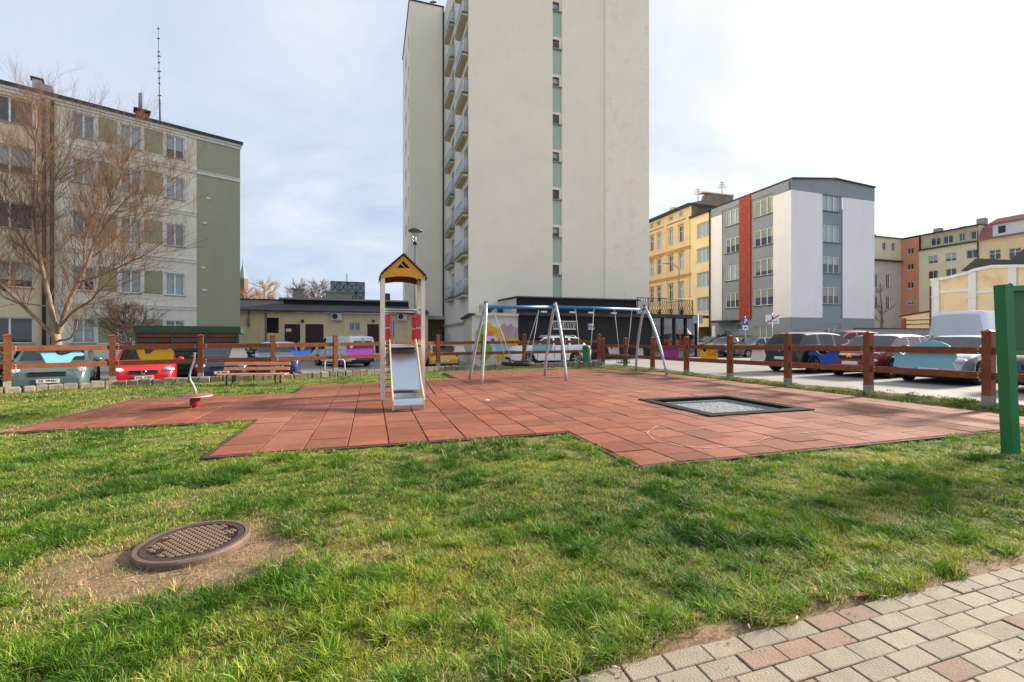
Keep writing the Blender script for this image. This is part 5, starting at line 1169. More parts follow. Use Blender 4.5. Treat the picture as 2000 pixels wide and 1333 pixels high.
m = MB(); F.box(m, c0, c1, ze+.06, zu-.05, -4.6, -.35); part('upper_wall', m, CBLK, cf)
m = MB(); a, b = F.pt(c0-.1, zu-.04, -.05), F.pt(c1+.1, zu-.04, -.05); n_ = 110; vs = []
for i in range(n_+1):
    q = a.lerp(b, i/n_)+Vector((0, 0, .035*math.sin(i*math.pi)))+Vector((0, 0, .03*(1 if i % 2 else -1))); r_ = q-F.n*4.5+Vector((0, 0, .12)); vs += [q, r_, q+Vector((0, 0, .05)), r_+Vector((0, 0, .05))]
for i in range(n_): o = 4*i; m.f += []; 
m.add(vs, [(4*i+2, 4*i+6, 4*i+7, 4*i+3) for i in range(n_)]+[(4*i, 4*i+1, 4*i+5, 4*i+4) for i in range(n_)]+[(4*i, 4*i+4, 4*i+6, 4*i+2) for i in range(n_)]); part('ribbed_roof', m, M('ribbed_sheet', (92, 88, 84), .7, var=.2), cf)
m = MB(); A = [F.pt(c0-.0, ze+.06, -.35), F.pt(c0-.0, zu-.08, -.35), F.pt(c0, zu+.04, -4.55), F.pt(c0, ze+.06, -4.55)]; 
m.add([p-F.u*.012 for p in A], [(0, 1, 2, 3)]); part('gable_wall', m, CWH, cf)
for px in (1057, 1178-30, 1112, 1192): 
    s = F.s_(px); m = MB(); F.box(m, s-.18, s+.18, ze-.02+.08, ze+.16, .35, .5); part('wall_lamp', m, WHITE_PVC, cf)
# glazed corner
g0 = c1+.8; gz0 = -.4; CAFG = glass_mat('cafe_glass', (226, 232, 230), .16)
for i in range(4):
    a, b = g0+(cg-.55-g0)*i/4, g0+(cg-.55-g0)*(i+1)/4
    m = MB(); F.box(m, a, a+.14, gz0, ze-.12, -.1, .06); F.box(m, a+.14, b, gz0, gz0+.25, -.1, .05); fr_ = part('glazing_frame', m, CBLK, cf)
    m = MB(); F.box(m, a+.14, b, gz0+.25, ze-.12, -.05, -.035); part('glass_pane', m, CAFG, fr_)
    m = MB(); k_ = i % 2; zt_ = ze-.14; cv = [F.pt(a+.15+(b-a-.16)*t, gz0+.26+(zt_-gz0-.3)*(.25+.5*(t if k_ else 1-t)**2), -.06) for t in [j/8 for j in range(9)]]
    m.prism([F.pt(a+.15, gz0+.26, -.06)]+cv+[F.pt(b-.01, gz0+.26, -.06)], -F.n*.004); part('frosted_film', m, M('frosted_film', (176, 180, 178), .6, var=.08, vs=2), fr_)
    m = MB(); F.box(m, a+.2, b-.1, gz0+.25, zt_, -.95, -.9); part('curtain', m, M('cafe_backing', (150, 144, 132), .9, var=.35, vs=2.5), fr_)  # pale backing panel added close behind the glass to lighten the interior
m = MB(); F.box(m, cg-.55, cg-.4, gz0, ze-.12, -.1, .06); part('glazing_frame', m, CBLK, cf)
m = MB(); F.box(m, g0, cg-.4, gz0, ze-.13, -3.6, -3.5); F.box(m, g0, cg-.4, gz0, gz0+.05, -3.5, -.1); part('interior', m, M('interior_dim', (150, 146, 138), .9, var=.3, vs=1), cf)
m = MB(); block(m, F, c0, cg-.42, -.8, ze-.13, 5.0); part('rear_walls', m, CBLK, cf)
# terrace railing on the flat roof
m = MB(); r0_, r1_ = F.s_(1248), F.s_(1357); zr0, zr1 = ze+.06, F.z_(1300, 583)
for z in (zr0+.06, zr1): m.tube([F.pt(r0_, z, -.2), F.pt(r1_, z, -.2)], .025, 5); m.tube([F.pt(r1_, z, -.2), F.pt(r1_, z, -3.2)], .025, 5)
for k in range(6): s = r0_+(r1_-r0_)*k/5; m.tube([F.pt(s, zr0, -.2), F.pt(s, zr1, -.2)], .03, 5)
part('railing', m, DARK, cf)
m = MB(); nn_ = 24
for k in range(nn_):
    s = r0_+(r1_-r0_)*(k+.5)/nn_; w = (r1_-r0_)/nn_; hh = zr1-zr0
    m.tube([F.pt(s-w, zr0+.06, -.2), F.pt(s-w*.2, zr0+hh*.35, -.2), F.pt(s+w*.35, zr0+hh*.62, -.2), F.pt(s, zr0+hh*.9, -.2), F.pt(s-w*.3, zr1, -.2)], .013, 4); m.tube([F.pt(s+w, zr0+.06, -.2), F.pt(s+w*.2, zr0+hh*.35, -.2), F.pt(s-w*.35, zr0+hh*.62, -.2), F.pt(s, zr0+hh*.9, -.2)], .013, 4)
part('railing_scrolls', m, DARK, cf, kind='stuff')
for px, w_ in ((966, 1.0), (990, .8)): m = MB(); s = F.s_(px); F.box(m, s-w_/2, s+w_/2, ze+.02, ze+.62, -1.9, -1.5); q = part('roof_unit', m, M('unit_grey', (176, 176, 172), .5, var=.08), cf); m = MB(); F.box(m, s-.2, s+.2, ze+.12, ze+.52, -1.498, -1.48); part('unit_grille', m, DARK, q)
# mural wall
mw = MB(); wall(mw, F, cm, c0-.025, -.8, ze-.16, (), d=.0); mwall = part('mural_wall', mw, CWH, cf, 'white end wall painted with bright abstract shapes')
m = MB(); q0, q1 = F.pt(cm, -.8), FS.pt(FS.s_(905), -.8, .0); hh = Vector((0, 0, ze+.64)); m.add([q1, q0, q0+hh, q1+hh], [(0, 1, 2, 3)]); m.add([q1+hh, q0+hh, F.pt(c0, ze-.16, -3), q1+hh-F.n*2], [(0, 1, 2, 3)]); part('side_wall', m, CWH, cf)
m = MB(); a, b = q1+hh, q0+hh; dd = (b-a); nn2 = Vector((dd.y, -dd.x, 0)).normalized(); m.obox(a-nn2*.1+Vector((0, 0, .0)), dd*1.02, nn2*.3, (0, 0, .14)); part('coping', m, M('felt_edge', (60, 58, 60), .8), cf)
MUR = {'y': M('mural_yellow', (228, 176, 20), .8, var=.1, vs=3), 'g': M('mural_green', (126, 178, 40), .8, var=.1, vs=3), 'm': M('mural_mauve', (176, 150, 160), .8, var=.1, vs=3), 'o': M('mural_orange', (226, 128, 60), .8, var=.1), 'w': M('mural_pale', (206, 204, 222), .8, var=.1), 'b': M('mural_blue', (64, 84, 150), .8), 'p': M('mural_pink', (204, 168, 164), .8, var=.1)}
def mur(k, pts, lift):
    P = [F.pt(F.s_(860+x/10), F.z_(860+x/10, 600+y/10), .003+lift*.003) for x, y in pts]; m = MB(); m.add(P, [tuple(range(len(P)))])
    if (P[1]-P[0]).cross(P[2]-P[1]).dot(F.n) < 0: m.f = [tuple(reversed(f)) for f in m.f]
    part('painted_shape', m, MUR[k], mwall)
def blob(k, cx, cy, rx, ry, lift, seed):
    pts = [(cx+rx*math.cos(a)*(1+.28*mnoise.noise((math.cos(a)*1.3+seed, math.sin(a)*1.3, seed))), cy-ry*math.sin(a)*(1+.28*mnoise.noise((math.cos(a)*1.3+seed, math.sin(a)*1.3, seed)))) for a in [2*math.pi*i/26 for i in range(26)]]; mur(k, pts, lift)
blob('g', 810, 560, 120, 190, 1, 1.); blob('g', 850, 850, 150, 200, 2, 2.); blob('y', 1040, 560, 150, 190, 3, 3.); blob('m', 1230, 560, 90, 230, 1, 4.); blob('y', 1290, 640, 90, 220, 2, 5.)
mur('m', [(1230, 430), (1390, 310), (1420, 380), (1520, 410), (1500, 600), (1300, 640), (1260, 540)], 4); blob('y', 1420, 700, 120, 110, 5, 6.); blob('o', 985, 530, 60, 70, 6, 7.); blob('w', 1000, 650, 130, 90, 7, 8.); blob('b', 1020, 650, 40, 35, 8, 9.); blob('w', 1080, 860, 80, 120, 6, 10.); blob('p', 1180, 720, 80, 120, 3, 11.); blob('y', 1180, 960, 100, 80, 8, 12.); blob('p', 700, 930, 120, 90, 3, 13.); blob('y', 940, 400, 60, 90, 4, 14.)

# ---- grey and white apartment block on the right
FR_ = Fac((25.7, 41.0), A0); rw = FR_.s_(1708); FLf = Fac(FR_.pt(0, 0, -30), math.atan2(FR_.n.y, FR_.n.x)); lc = 30.0
cb = thing('apartment_block', 'white and grey renovated apartment block with a red brick strip, four storeys', 'building', tuple(FR_.pt(0, 0)))
GREY = M('grey_render', (140, 148, 156), .85, var=.06, vs=.7, streak=.05); WHT = M('white_render_new', (236, 235, 236), .85, var=.04, vs=.5, streak=.05); REDB = M('red_brick_strip', (150, 72, 54), .85, var=.3, vs=14)
ZB = FR_.z_(1545, 620); Zt = 15.9; zfl = [FR_.z_(1626, y) for y in (397, 459, 518, 578)]; zfl = [(zfl[0]+zfl[3])/2+(1.5-i)*(zfl[0]-zfl[3])/3 for i in range(4)]
e0, e1 = FR_.s_(1606.5), FR_.s_(1645.5); wh = 1.62
ops = [(e0+.12, e1-.3, z-wh/2, z+wh/2) for z in zfl]+[(FR_.s_(1610), FR_.s_(1642), .2, FR_.z_(1626, 633.5))]
m = MB(); wall(m, FR_, 0, e0, ZB, Zt-.9); part('wall', m, WHT, cb, 'white wall panel at the corner'); m = MB(); wall(m, FR_, e1, rw, ZB, Zt-1.0); part('wall', m, WHT, cb, 'white wall panel at the right end')
m = MB(); wall(m, FR_, e0, e1, ZB-.9, Zt-.95, ops[:4], .14, d=-.06); wall(m, FR_, 0, rw, -.5, ZB-.0, ops[4:], .2, d=-.02); part('wall', m, GREY, cb, 'grey base and window strip')
for i, w in enumerate(ops): window(FR_, cb, *w, depth=.16, mull=2, curtain=(LACE, .97) if i in (0, 1) else ((LACE, .45) if i == 2 else None), blind=(BLINDC, .5) if i == 3 else ((BLINDC, .02) if i == 4 else None), sill=M('sill_dark', (70, 76, 84), .5))
# gabled top
gp = [FR_.pt(-.0, Zt-.9, .02), FR_.pt(rw, Zt-1.0, .02), FR_.pt(rw, FR_.z_(1708, 368), .02), FR_.pt(FR_.s_(1630), FR_.z_(1630, 351), .02), FR_.pt(0, FR_.z_(1545, 350), .02)]
m = MB(); m.prism(gp, -FR_.n*.3); part('gable_band', m, GREY, cb)
m = MB(); rp_ = gp[2:]; th = Vector((0, 0, .12)); back_ = -FR_.n*30.0
for p, q in ((rp_[0], rp_[1]), (rp_[1], rp_[2])):
    p0, q0_ = p+FR_.n*.15, q+FR_.n*.15; m.add([p0, q0_, q0_+back_, p0+back_, p0+th, q0_+th, q0_+back_+th, p0+back_+th], [(0, 1, 2, 3), (7, 6, 5, 4), (1, 0, 4, 5), (2, 1, 5, 6), (3, 2, 6, 7), (0, 3, 7, 4)])
part('roof', m, ROOFD, cb)
m = MB(); m.box(tuple(FR_.pt(.3, FR_.z_(1545, 619)+.0, .1)), (.01, .01, .01)); 
m = MB(); A = FR_.pt(rw, -.5, 0); B = FR_.pt(rw, -.5, -12); hh = Vector((0, 0, Zt-.4)); m.add([A, B, B+hh, A+hh], [(0, 1, 2, 3)]); part('rear_walls', m, WHT, cb)
m = MB(); FR_.box(m, FR_.s_(1553), FR_.s_(1598), -.4, FR_.z_(1575, 645), -.015, .05); part('garage_door', m, M('garage_beige', (150, 138, 128), .7, var=.08), cb)
lw = lambda px: FLf.s_(px)
L0, L1, L2, L3, L4 = lw(1388.5), lw(1410), lw(1444.5), lw(1467), lw(1510)
zg = FLf.z_(1410, 625.5)
m = MB(); wall(m, FLf, L0, L1, zg, Zt-.95); part('wall', m, WHT, cb, 'narrow white wall panel at the left end'); m = MB(); wall(m, FLf, L4, lc, ZB, Zt-.95); part('wall', m, WHT, cb, 'white wall panel left of the corner')
opsL = [(L1+.5, L2-.02, z-wh/2, z+wh/2) for z in zfl]+[(L3+.35, L4-.02, z-wh/2, z+wh/2) for z in zfl]+[(L3+.35, lw(1507), .1, FLf.z_(1490, 637)), (lw(1437), lw(1448), FLf.z_(1442, 644), FLf.z_(1442, 632)), (lw(1413), lw(1428), -.3, FLf.z_(1420, 645))]
m = MB(); wall(m, FLf, L1, L2, zg, Zt-.6, opsL[:4], .14, d=-.06); wall(m, FLf, L3, L4, zg, Zt-.6, opsL[4:8], .14, d=-.06); wall(m, FLf, L0, lc, -.5, zg, opsL[8:], .2, d=-.02); wall(m, FLf, L0, L1, Zt-.95, Zt, d=.0); wall(m, FLf, L4, lc, Zt-.95, Zt, d=.0); wall(m, FLf, L1, L2, Zt-.6, Zt, d=0.); wall(m, FLf, L3, L4, Zt-.6, Zt, d=0.); part('wall', m, GREY, cb, 'grey window strips of the left facade')
for i, w in enumerate(opsL[:9]): window(FLf, cb, *w, depth=.15, mull=2, blind=(BLINDC, .5) if i in (1, 3, 5, 7) else ((BLINDC, .05) if i in (4, 8) else ((BLINDC, .3) if i == 6 else None)), curtain=(LACE, .97) if i in (0, 2, 4) else None, sill=M('sill_dark', (70, 76, 84), .5))
for w in opsL[9:]: window(FLf, cb, *w, depth=.2, mull=0)
m = MB(); FLf.box(m, L2, L3, FLf.z_(1455, 625), Zt, -.06, .08); bs = part('brick_strip', m, REDB, cb)
m = MB()
nb_ = 60
for r_ in range(nb_):
    z = FLf.z_(1455, 625)+.02+(Zt-.1-FLf.z_(1455, 625))*r_/nb_; k = 5
    for c_ in range(k):
        a = L2+(L3-L2)*(c_+.5*(r_ % 2))/k
        if a+.1 > L3: continue
        FLf.box(m, a+.01, min(L3, a+(L3-L2)/k-.02), z+.01, z+.19, .081, .081+random.uniform(.01, .05))
part('bricks', m, M('red_brick_face', (168, 78, 58), .85, var=.35, vs=5), bs, kind='stuff')
m = MB(); FLf.box(m, lw(1404), lw(1446), FLf.z_(1425, 630), FLf.z_(1425, 630)+.18, .0, 1.2); part('entrance_canopy', m, ROOFD, cb)
m = MB(); m.tube([FLf.pt(L0-.1, -.4, .12), FLf.pt(L0-.1, Zt, .12)], .07, 8); part('drain_pipe', m, ROOFD, cb)
m = MB(); FLf.box(m, lw(1391), lw(1397.5), .3, FLf.z_(1394, 637), .0, .04); part('notice_plate', m, SW, cb)

# ---- yellow buildings continuing the street
Y0, Y1 = lw(1350), L0-.1
yb = thing('apartment_block', 'plain yellow four storey block squeezed between ornate yellow house and grey block', 'building', tuple(FLf.pt((Y0+Y1)/2, 0)))
YEL2 = M('yellow_render', (236, 216, 164), .85, var=.05, vs=.7, streak=.05); OCH2 = M('ochre_stucco', (224, 200, 152), .85, var=.09, vs=.8, streak=.08)
zt = FLf.z_(1388, 413); wy = [(lw(1361), lw(1386), FLf.z_(1373, y)-.85, FLf.z_(1373, y)+.85) for y in (449, 498, 546, 595)]
m = MB(); wall(m, FLf, Y0, Y1, 2.6, zt, wy, .2); part('wall', m, YEL2, yb); m = MB(); block(m, FLf, Y0, Y1, 2.6, zt, 9); part('rear_walls', m, YEL2, yb)
m = MB(); FLf.box(m, Y0, Y0+.5, -.5, 2.6, -.4, 0); part('pier', m, YEL2, yb); m = MB(); FLf.box(m, Y0+.5, Y1, -.5, 2.58, -7, -6.8); part('passage_wall', m, M('passage_dark', (70, 70, 74), .9), yb)
for w in wy: window(FLf, yb, *w, depth=.2, mull=2, curtain=(LACE, .96), sill=STRIP)
m = MB(); FLf.box(m, Y0-.1, Y1+.05, zt, zt+.2, -9, .3); part('roof', m, ROOFD, yb)
O0 = lw(1262)
ob = thing('old_house', 'ornate ochre yellow townhouse with stone bands and tall narrow windows', 'building', tuple(FLf.pt((O0+Y0)/2, 0)))
zt = FLf.z_(1345, 404); wo = []
for px in (1273, 1287, 1310, 1330):
    for y in (464, 516, 572, 622):
        s = lw(px); z = FLf.z_(1310, y); wo.append((s-.48, s+.48, z-1.0, z+1.0))
    s = lw(px); z = FLf.z_(1310, 427); wo.append((s-.4, s+.4, z-.28, z+.28))
m = MB(); wall(m, FLf, O0, Y0, -.5, zt, wo, .22); part('wall', m, OCH2, ob); m = MB(); block(m, FLf, O0, Y0, -.5, zt, 10); part('rear_walls', m, OCH2, ob)
for w in wo: window(FLf, ob, *w, depth=.22, mull=1, hbar=w[2]+(w[3]-w[2])*.68 if w[3]-w[2] > 1 else None, curtain=(LACE, .96) if random.random() < .6 else None, sill=STRIP)
for y in (494, 545): z = FLf.z_(1310, y); m = MB(); FLf.box(m, O0, Y0-.02, z-.12, z+.12, -.002, .14); FLf.box(m, O0, Y0-.02, z+.12, z+.2, -.002, .22); part('band', m, M('band_stone', (196, 158, 96), .85, var=.12, streak=.1), ob)
for px in (1300, 1344): s = lw(px); m = MB(); FLf.box(m, s-.3, s+.3, 3, zt-1.2, -.002, .07); part('pilaster', m, OCH2, ob)
for w in wo:
    if w[3]-w[2] > 1: m = MB(); FLf.box(m, w[0]-.1, w[1]+.1, w[3]+.12, w[3]+.24, -.002, .14); part('lintel', m, M('band_stone', (196, 158, 96), .85), ob)
m = MB(); FLf.box(m, O0, Y0+.05, zt, zt+.3, -10, .45); part('roof', m, ROOFD, ob)
c = FLf.pt(lw(1292), zt+.8, -2); m = MB(); m.box(tuple(c), (.9, .8, 1.4), rz=A0); part('chimney', m, OCH2, ob)
FG = Fac(FLf.pt(Y0, 0, -.05), A0+R(0)); gw = thing('gable_house', 'weathered grey house gable rising behind the yellow block with roof aerials', 'building', tuple(FG.pt(3, 0)))
x0, x1 = 0., FG.s_(1432); m = MB(); P_ = [FG.pt(x0, 13), FG.pt(x1, 13), FG.pt(x1, FG.z_(1432, 380)), FG.pt(FG.s_(1378), FG.z_(1378, 380)), FG.pt(FG.s_(1374), FG.z_(1374, 391)), FG.pt(x0, FG.z_(1350, 396))]; m.prism(P_, -FG.n*.5); part('wall', m, M('weathered_render', (138, 128, 116), .9, var=.2, vs=1.2, streak=.2), gw)
m = MB(); FG.box(m, FG.s_(1372), x1+.1, FG.z_(1400, 380), FG.z_(1400, 380)+.15, -.6, .1); part('parapet', m, OCH2, gw)
for px, y0_, y1_ in ((1416, 380, 352), (1369, 392, 366)):
    m = MB(); q = FG.pt(FG.s_(px), FG.z_(px, y0_), -.5); t_ = FG.pt(FG.s_(px), FG.z_(px, y1_), -.5); m.tube([q, t_], .04, 5)
    for k in range(4): p_ = q.lerp(t_, .55+.12*k); m.box(tuple(p_), (1.1-.2*k, .04, .04))
    part('aerial', m, DARK, gw)
# street lamp arm in front of the old house
p = at(1326, 660, 50); lm = thing('street_lamp', 'curved arm street lamp in front of the ornate yellow house', 'street lamp', (p.x, p.y, 0)); m = MB(); m.tube([(p.x, p.y, 0), (p.x, p.y, 9.0), at(1325, 525, 50), at(1318, 518, 50), at(1302, 515, 50)], .07, 6); part('pole', m, ZINC, lm); m = MB(); m.ell(tuple(at(1301, 515, 50)), (.9, .3, .18), 8); part('lamp_head', m, ZINC, lm)

# ---- far right group
F1 = Fac((78.6, 90.0), A0); k0 = F1.s_(1690); fg_ = thing('townhouse', 'narrow grey and cream townhouse beside the white block', 'building', tuple(F1.pt(k0/2, 0)))
CRM = M('cream_render', (222, 212, 180), .88, var=.08, vs=.3, streak=.1); GRC = M('grey_cream', (196, 190, 180), .88, var=.1, vs=.4, streak=.1); TERR = M('terracotta_render', (200, 138, 110), .85, var=.05, vs=.4)
def far_win(F, root, px, py, w, h, mull=1, dep=.2, fr=None): s, z = F.s_(px), F.z_(px, py); return (s-w/2, s+w/2, z-h/2, z+h/2)
zt = F1.z_(1740, 466); wz_ = [far_win(F1, fg_, 1728, 481.5, 1.3, 1.5), far_win(F1, fg_, 1746, 482.5, 1.3, 1.5), far_win(F1, fg_, 1735, 549, 1.3, 2.6), far_win(F1, fg_, 1735, 592, 1.3, 2.6), far_win(F1, fg_, 1725, 628, 1.2, 1.0), far_win(F1, fg_, 1711, 549, 1.3, 2.6), far_win(F1, fg_, 1711, 592, 1.3, 2.6)]
m = MB(); wall(m, F1, k0, 0, F1.z_(1740, 511), zt, wz_[:2], .2); part('wall', m, CRM, fg_); m = MB(); wall(m, F1, k0, 0, -.5, F1.z_(1740, 511), wz_[2:], .2); part('wall', m, GRC, fg_)
for w in wz_: window(F1, fg_, *w, depth=.2, mull=1, sill=STRIP)
m = MB(); F1.box(m, k0, -.3, F1.z_(1740, 511)-.1, F1.z_(1740, 511)+.15, .0, .6); part('eaves', m, ROOFD, fg_); m = MB(); F1.box(m, k0, 0.1, zt, zt+.2, -8, .2); part('roof', m, ROOFD, fg_); m = MB(); F1.box(m, F1.s_(1716), F1.s_(1733), zt, zt+1.2, -5, -2); part('dormer', m, CRM, fg_)
F3 = Fac((78.6, 90.0), math.atan2(F1.n.y, F1.n.x)); a, b, c_, d_ = 0, F3.s_(1795), F3.s_(1911), F3.s_(2010)
tb = thing('apartment_block', 'cream apartment block with an orange stair bay at its left end', 'building', tuple(F3.pt(4, 0)))
wt = [far_win(F3, tb, 1778, y, 1.1, 1.2) for y in (491, 521.5, 557.5, 589.5)]
m = MB(); wall(m, F3, a, b, -.5, F3.z_(1778, 466), wt, .2); part('wall', m, TERR, tb, 'orange stair bay')
wc = []
for px, w in ((1822, 1.5), (1857, 1.6), (1899, 1.7)):
    for dz in (507, 537): z = F3.z_(1822, dz); s = F3.s_(px); wc.append((s-w/2, s+w/2, z-.75, z+.75))
wd = []
for px, w in ((1824, 1.5), (1848, 1.5), (1875, .8), (1903, 1.5)): z = F3.z_(1824, 475)+.3; s = F3.s_(px); wd.append((s-w/2, s+w/2, z-.7, z+.7))
zt = F3.z_(1800, 462)+.2; m = MB(); wall(m, F3, b, c_, -.5, zt-2.9, wc, .2); part('wall', m, CRM, tb)
m = MB(); wall(m, F3, b, c_, zt-2.9, zt, wd, .2, d=-.5); part('attic_wall', m, M('attic_cream', (192, 184, 150), .9, var=.15, vs=.5, streak=.15), tb)
for w in wt+wc: window(F3, tb, *w, depth=.2, mull=1, curtain=(LACE, .7) if random.random() < .4 else None, sill=STRIP)
Fd = Fac(F3.pt(0, 0, -.5), F3.ang)
for w in wd: window(Fd, tb, *w, depth=.2, mull=1)
m = MB(); F3.box(m, b, c_, zt-3.0, zt-2.75, -.5, .3); part('eaves', m, ROOFD, tb); m = MB(); F3.box(m, a, c_+.1, zt, zt+.15, -8, .0); part('roof', m, ROOFD, tb); m = MB(); block(m, F3, a, c_, -.5, zt, 8); part('rear_walls', m, CRM, tb)
for px, h_ in ((1815, 1.1), (1866, .5), (1900, 1.4)): s = F3.s_(px); m = MB(); F3.box(m, s-.5, s+.6, zt+.1, zt+.1+h_, -3, -2); part('chimney', m, CONC, tb)
rb_ = thing('townhouse', 'pale yellow townhouse with a red tiled mansard roof at the right edge', 'building', tuple(F3.pt((c_+d_)/2, 0)))
zt = F3.z_(1912, 473); wr = [far_win(F3, rb_, px, y, 1.5, 1.7) for px, y in ((1943, 498), (1982, 495))]
m = MB(); wall(m, F3, c_+.05, d_+8, -.5, zt, wr, .2, d=.05); part('wall', m, M('pale_yellow', (226, 204, 160), .85, var=.05, streak=.05), rb_)
for w in wr: window(F3, rb_, *w, depth=.15, mull=1, hbar=w[2]+1.1, sill=STRIP)
RT = M('red_tiles', (150, 98, 88), .8, var=.15, vs=2); m = MB(); e = F3.pt(c_-.2, zt, .4); f = F3.pt(d_+8, zt, .4); up1 = -F3.n*1.6+Vector((0, 0, 2.6)); up2 = -F3.n*6+Vector((0, 0, 4.6)); m.add([e, f, f+up1, e+up1, f+up2, e+up2], [(0, 1, 2, 3), (3, 2, 4, 5)]); part('roof', m, RT, rb_)
s0 = F3.s_(1940); m = MB(); F3.box(m, s0, d_+8, zt+.5, zt+2.5, -3, .15); part('dormer', m, M('dormer_white', (206, 210, 212), .7, var=.05), rb_); m = MB(); F3.box(m, s0-.3, d_+8, zt+2.5, zt+2.75, -3, .5); part('dormer_roof', m, RT, rb_)
s = F3.s_(1958); m = MB(); F3.box(m, s-.45, s+.45, zt+.9, zt+2.1, .15, .2); part('window', m, CGL, rb_)
m = MB(); m.tube([F3.pt(c_, -.4, .15), F3.pt(c_, zt, .15)], .09, 6); part('drain_pipe', m, ROOFD, rb_)
# nearer ochre hall with white pilasters
F4 = Fac((54.7, 58.0), F3.ang); h0, h1 = 0, F4.s_(2010); hl_ = thing('hall', 'ochre hall with white pilasters and a stepped gable behind the white van', 'building', tuple(F4.pt(3, 0)))
OC4 = M('hall_ochre', (232, 210, 170), .85, var=.07, vs=.5, streak=.06, stain=(206, 150, 100), sscale=.4); prof_ = [(1820, 545), (1850, 541), (1893, 530), (1905, 525), (1940, 518), (2010, 517)]
m = MB(); P_ = [F4.pt(h0, -.5), F4.pt(h1+5, -.5), F4.pt(h1+5, F4.z_(2010, 517))]+[F4.pt(F4.s_(x), F4.z_(x, y)) for x, y in reversed(prof_)]; m.prism(P_, -F4.n*10); part('wall', m, OC4, hl_)
m = MB()
for (xa, ya), (xb, yb_) in zip(prof_[:-1], prof_[1:]):
    p, q = F4.pt(F4.s_(xa), F4.z_(xa, ya), .0), F4.pt(F4.s_(xb), F4.z_(xb, yb_), .0); m.obox(p, q-p, F4.n*.3, (0, 0, -.35))
part('cornice', m, M('hall_white', (226, 226, 222), .85, var=.05, streak=.08), hl_)
for xa, xb, yt in ((1820, 1836, 545), (1893, 1908, 528), (1970, 1987, 517)):
    m = MB(); s0, s1 = F4.s_(xa), F4.s_(xb); F4.box(m, s0, s1, -.5, F4.z_(xa, yt)-.3, -.002, .2); part('pilaster', m, M('hall_white', (226, 226, 222), .85), hl_)
    m = MB(); z = F4.z_(xa, 581); F4.box(m, s0-.08, s1+.08, z-.08, z+.08, -.002, .3); part('pilaster_band', m, M('hall_white', (226, 226, 222), .85), hl_)
for xa, xb in ((1836, 1893), (1908, 1970)): m = MB(); z = F4.z_(xa, 570.5); F4.box(m, F4.s_(xa)+.02, F4.s_(xb)-.02, z-.2, z+.1, -.002, .16); part('band', m, M('hall_white', (226, 226, 222), .85), hl_)
FB = Fac(F4.pt(0, 0, -3), F4.ang); m = MB(); P_ = [FB.pt(FB.s_(1876), FB.z_(1876, 530)), FB.pt(FB.s_(1906), FB.z_(1906, 505)), FB.pt(FB.s_(1972), FB.z_(1972, 508)), FB.pt(FB.s_(2010), FB.z_(2010, 478)), FB.pt(FB.s_(2010), FB.z_(2010, 530))]; m.prism(P_, -FB.n*6); part('dark_roof', m, M('slate_sheet', (62, 62, 64), .7, var=.2, vs=3), hl_)
m = MB(); m.tube([F4.pt(-.05, -.4, .25), F4.pt(-.05, F4.z_(1820, 560), .25)], .1, 6); part('drain_pipe', m, M('rust_pipe', (92, 74, 62), .7), hl_)
# lean-to shed left of the hall and its pipework
x0, x1 = F4.s_(1762), F4.s_(1817); ls = thing('lean_to', 'small ochre lean-to with a sloping brown roof left of the hall', 'shed', tuple(F4.pt((x0+x1)/2, 0)))
m = MB(); m.prism([F4.pt(x0, -.4), F4.pt(x1, -.4), F4.pt(x1, F4.z_(1817, 610)), F4.pt(x0, F4.z_(1762, 619))], -F4.n*5); part('wall', m, OC4, ls); m = MB(); p, q = F4.pt(x0-.3, F4.z_(1762, 619), .3), F4.pt(x1, F4.z_(1817, 609), .3); m.obox(p, q-p, -F4.n*5.4, (0, 0, .15)); part('roof', m, M('rust_roof', (96, 68, 56), .8, var=.2), ls)
m = MB(); F4.box(m, x0, x0+.5, -.4, F4.z_(1765, 622), -.002, .1); part('corner_pier', m, REDB, ls); m = MB()
for y in (626, 634): m.tube([F4.pt(x0+.4, F4.z_(1775, y), .3), F4.pt(x1+3, F4.z_(1775, y), .3)], .06, 5)
part('pipes', m, M('rust_pipe', (92, 74, 62), .7), ls)
# grey boundary wall behind the cars
FWl = Fac(at(1675, 660, 38).to_2d(), A0-R(4)); e = FWl.s_(1848); gwl = thing('boundary_wall', 'long grey rendered boundary wall with dark coping behind the parked cars', 'wall', tuple(FWl.pt(e/2, 0)))
zt = FWl.z_(1760, 643.5); m = MB(); FWl.box(m, 0, e+6, -.3, zt, -.3, 0); part('wall', m, M('wall_grey', (150, 146, 144), .9, var=.1, vs=.6, streak=.12), gwl); m = MB(); FWl.box(m, -.05, e+6, zt, zt+.1, -.36, .06); part('coping', m, M('coping_dark', (74, 64, 62), .8), gwl)
# church spire far away
cy = 180.; c = at(474.5, 560, cy); chh = thing('church_spire', 'distant church tower with a slim green copper spire', 'church', (c.x, c.y, 0)); zb_ = at(474, 545, cy).z; zt = at(474, 513, cy).z; w = 1.7
m = MB(); m.box((c.x, c.y, zb_/2), (w*1.6, w*1.6, zb_)); part('tower', m, M('church_brick', (116, 88, 78), .9, var=.1), chh); m = MB(); m.lathe([(w, zb_), (w*.55, zb_+(zt-zb_)*.4), (w*.12, zt-1), (.02, zt+2)], 8, (c.x, c.y, 0), smooth=False); part('spire', m, M('copper_green', (120, 140, 126), .7, var=.1), chh)
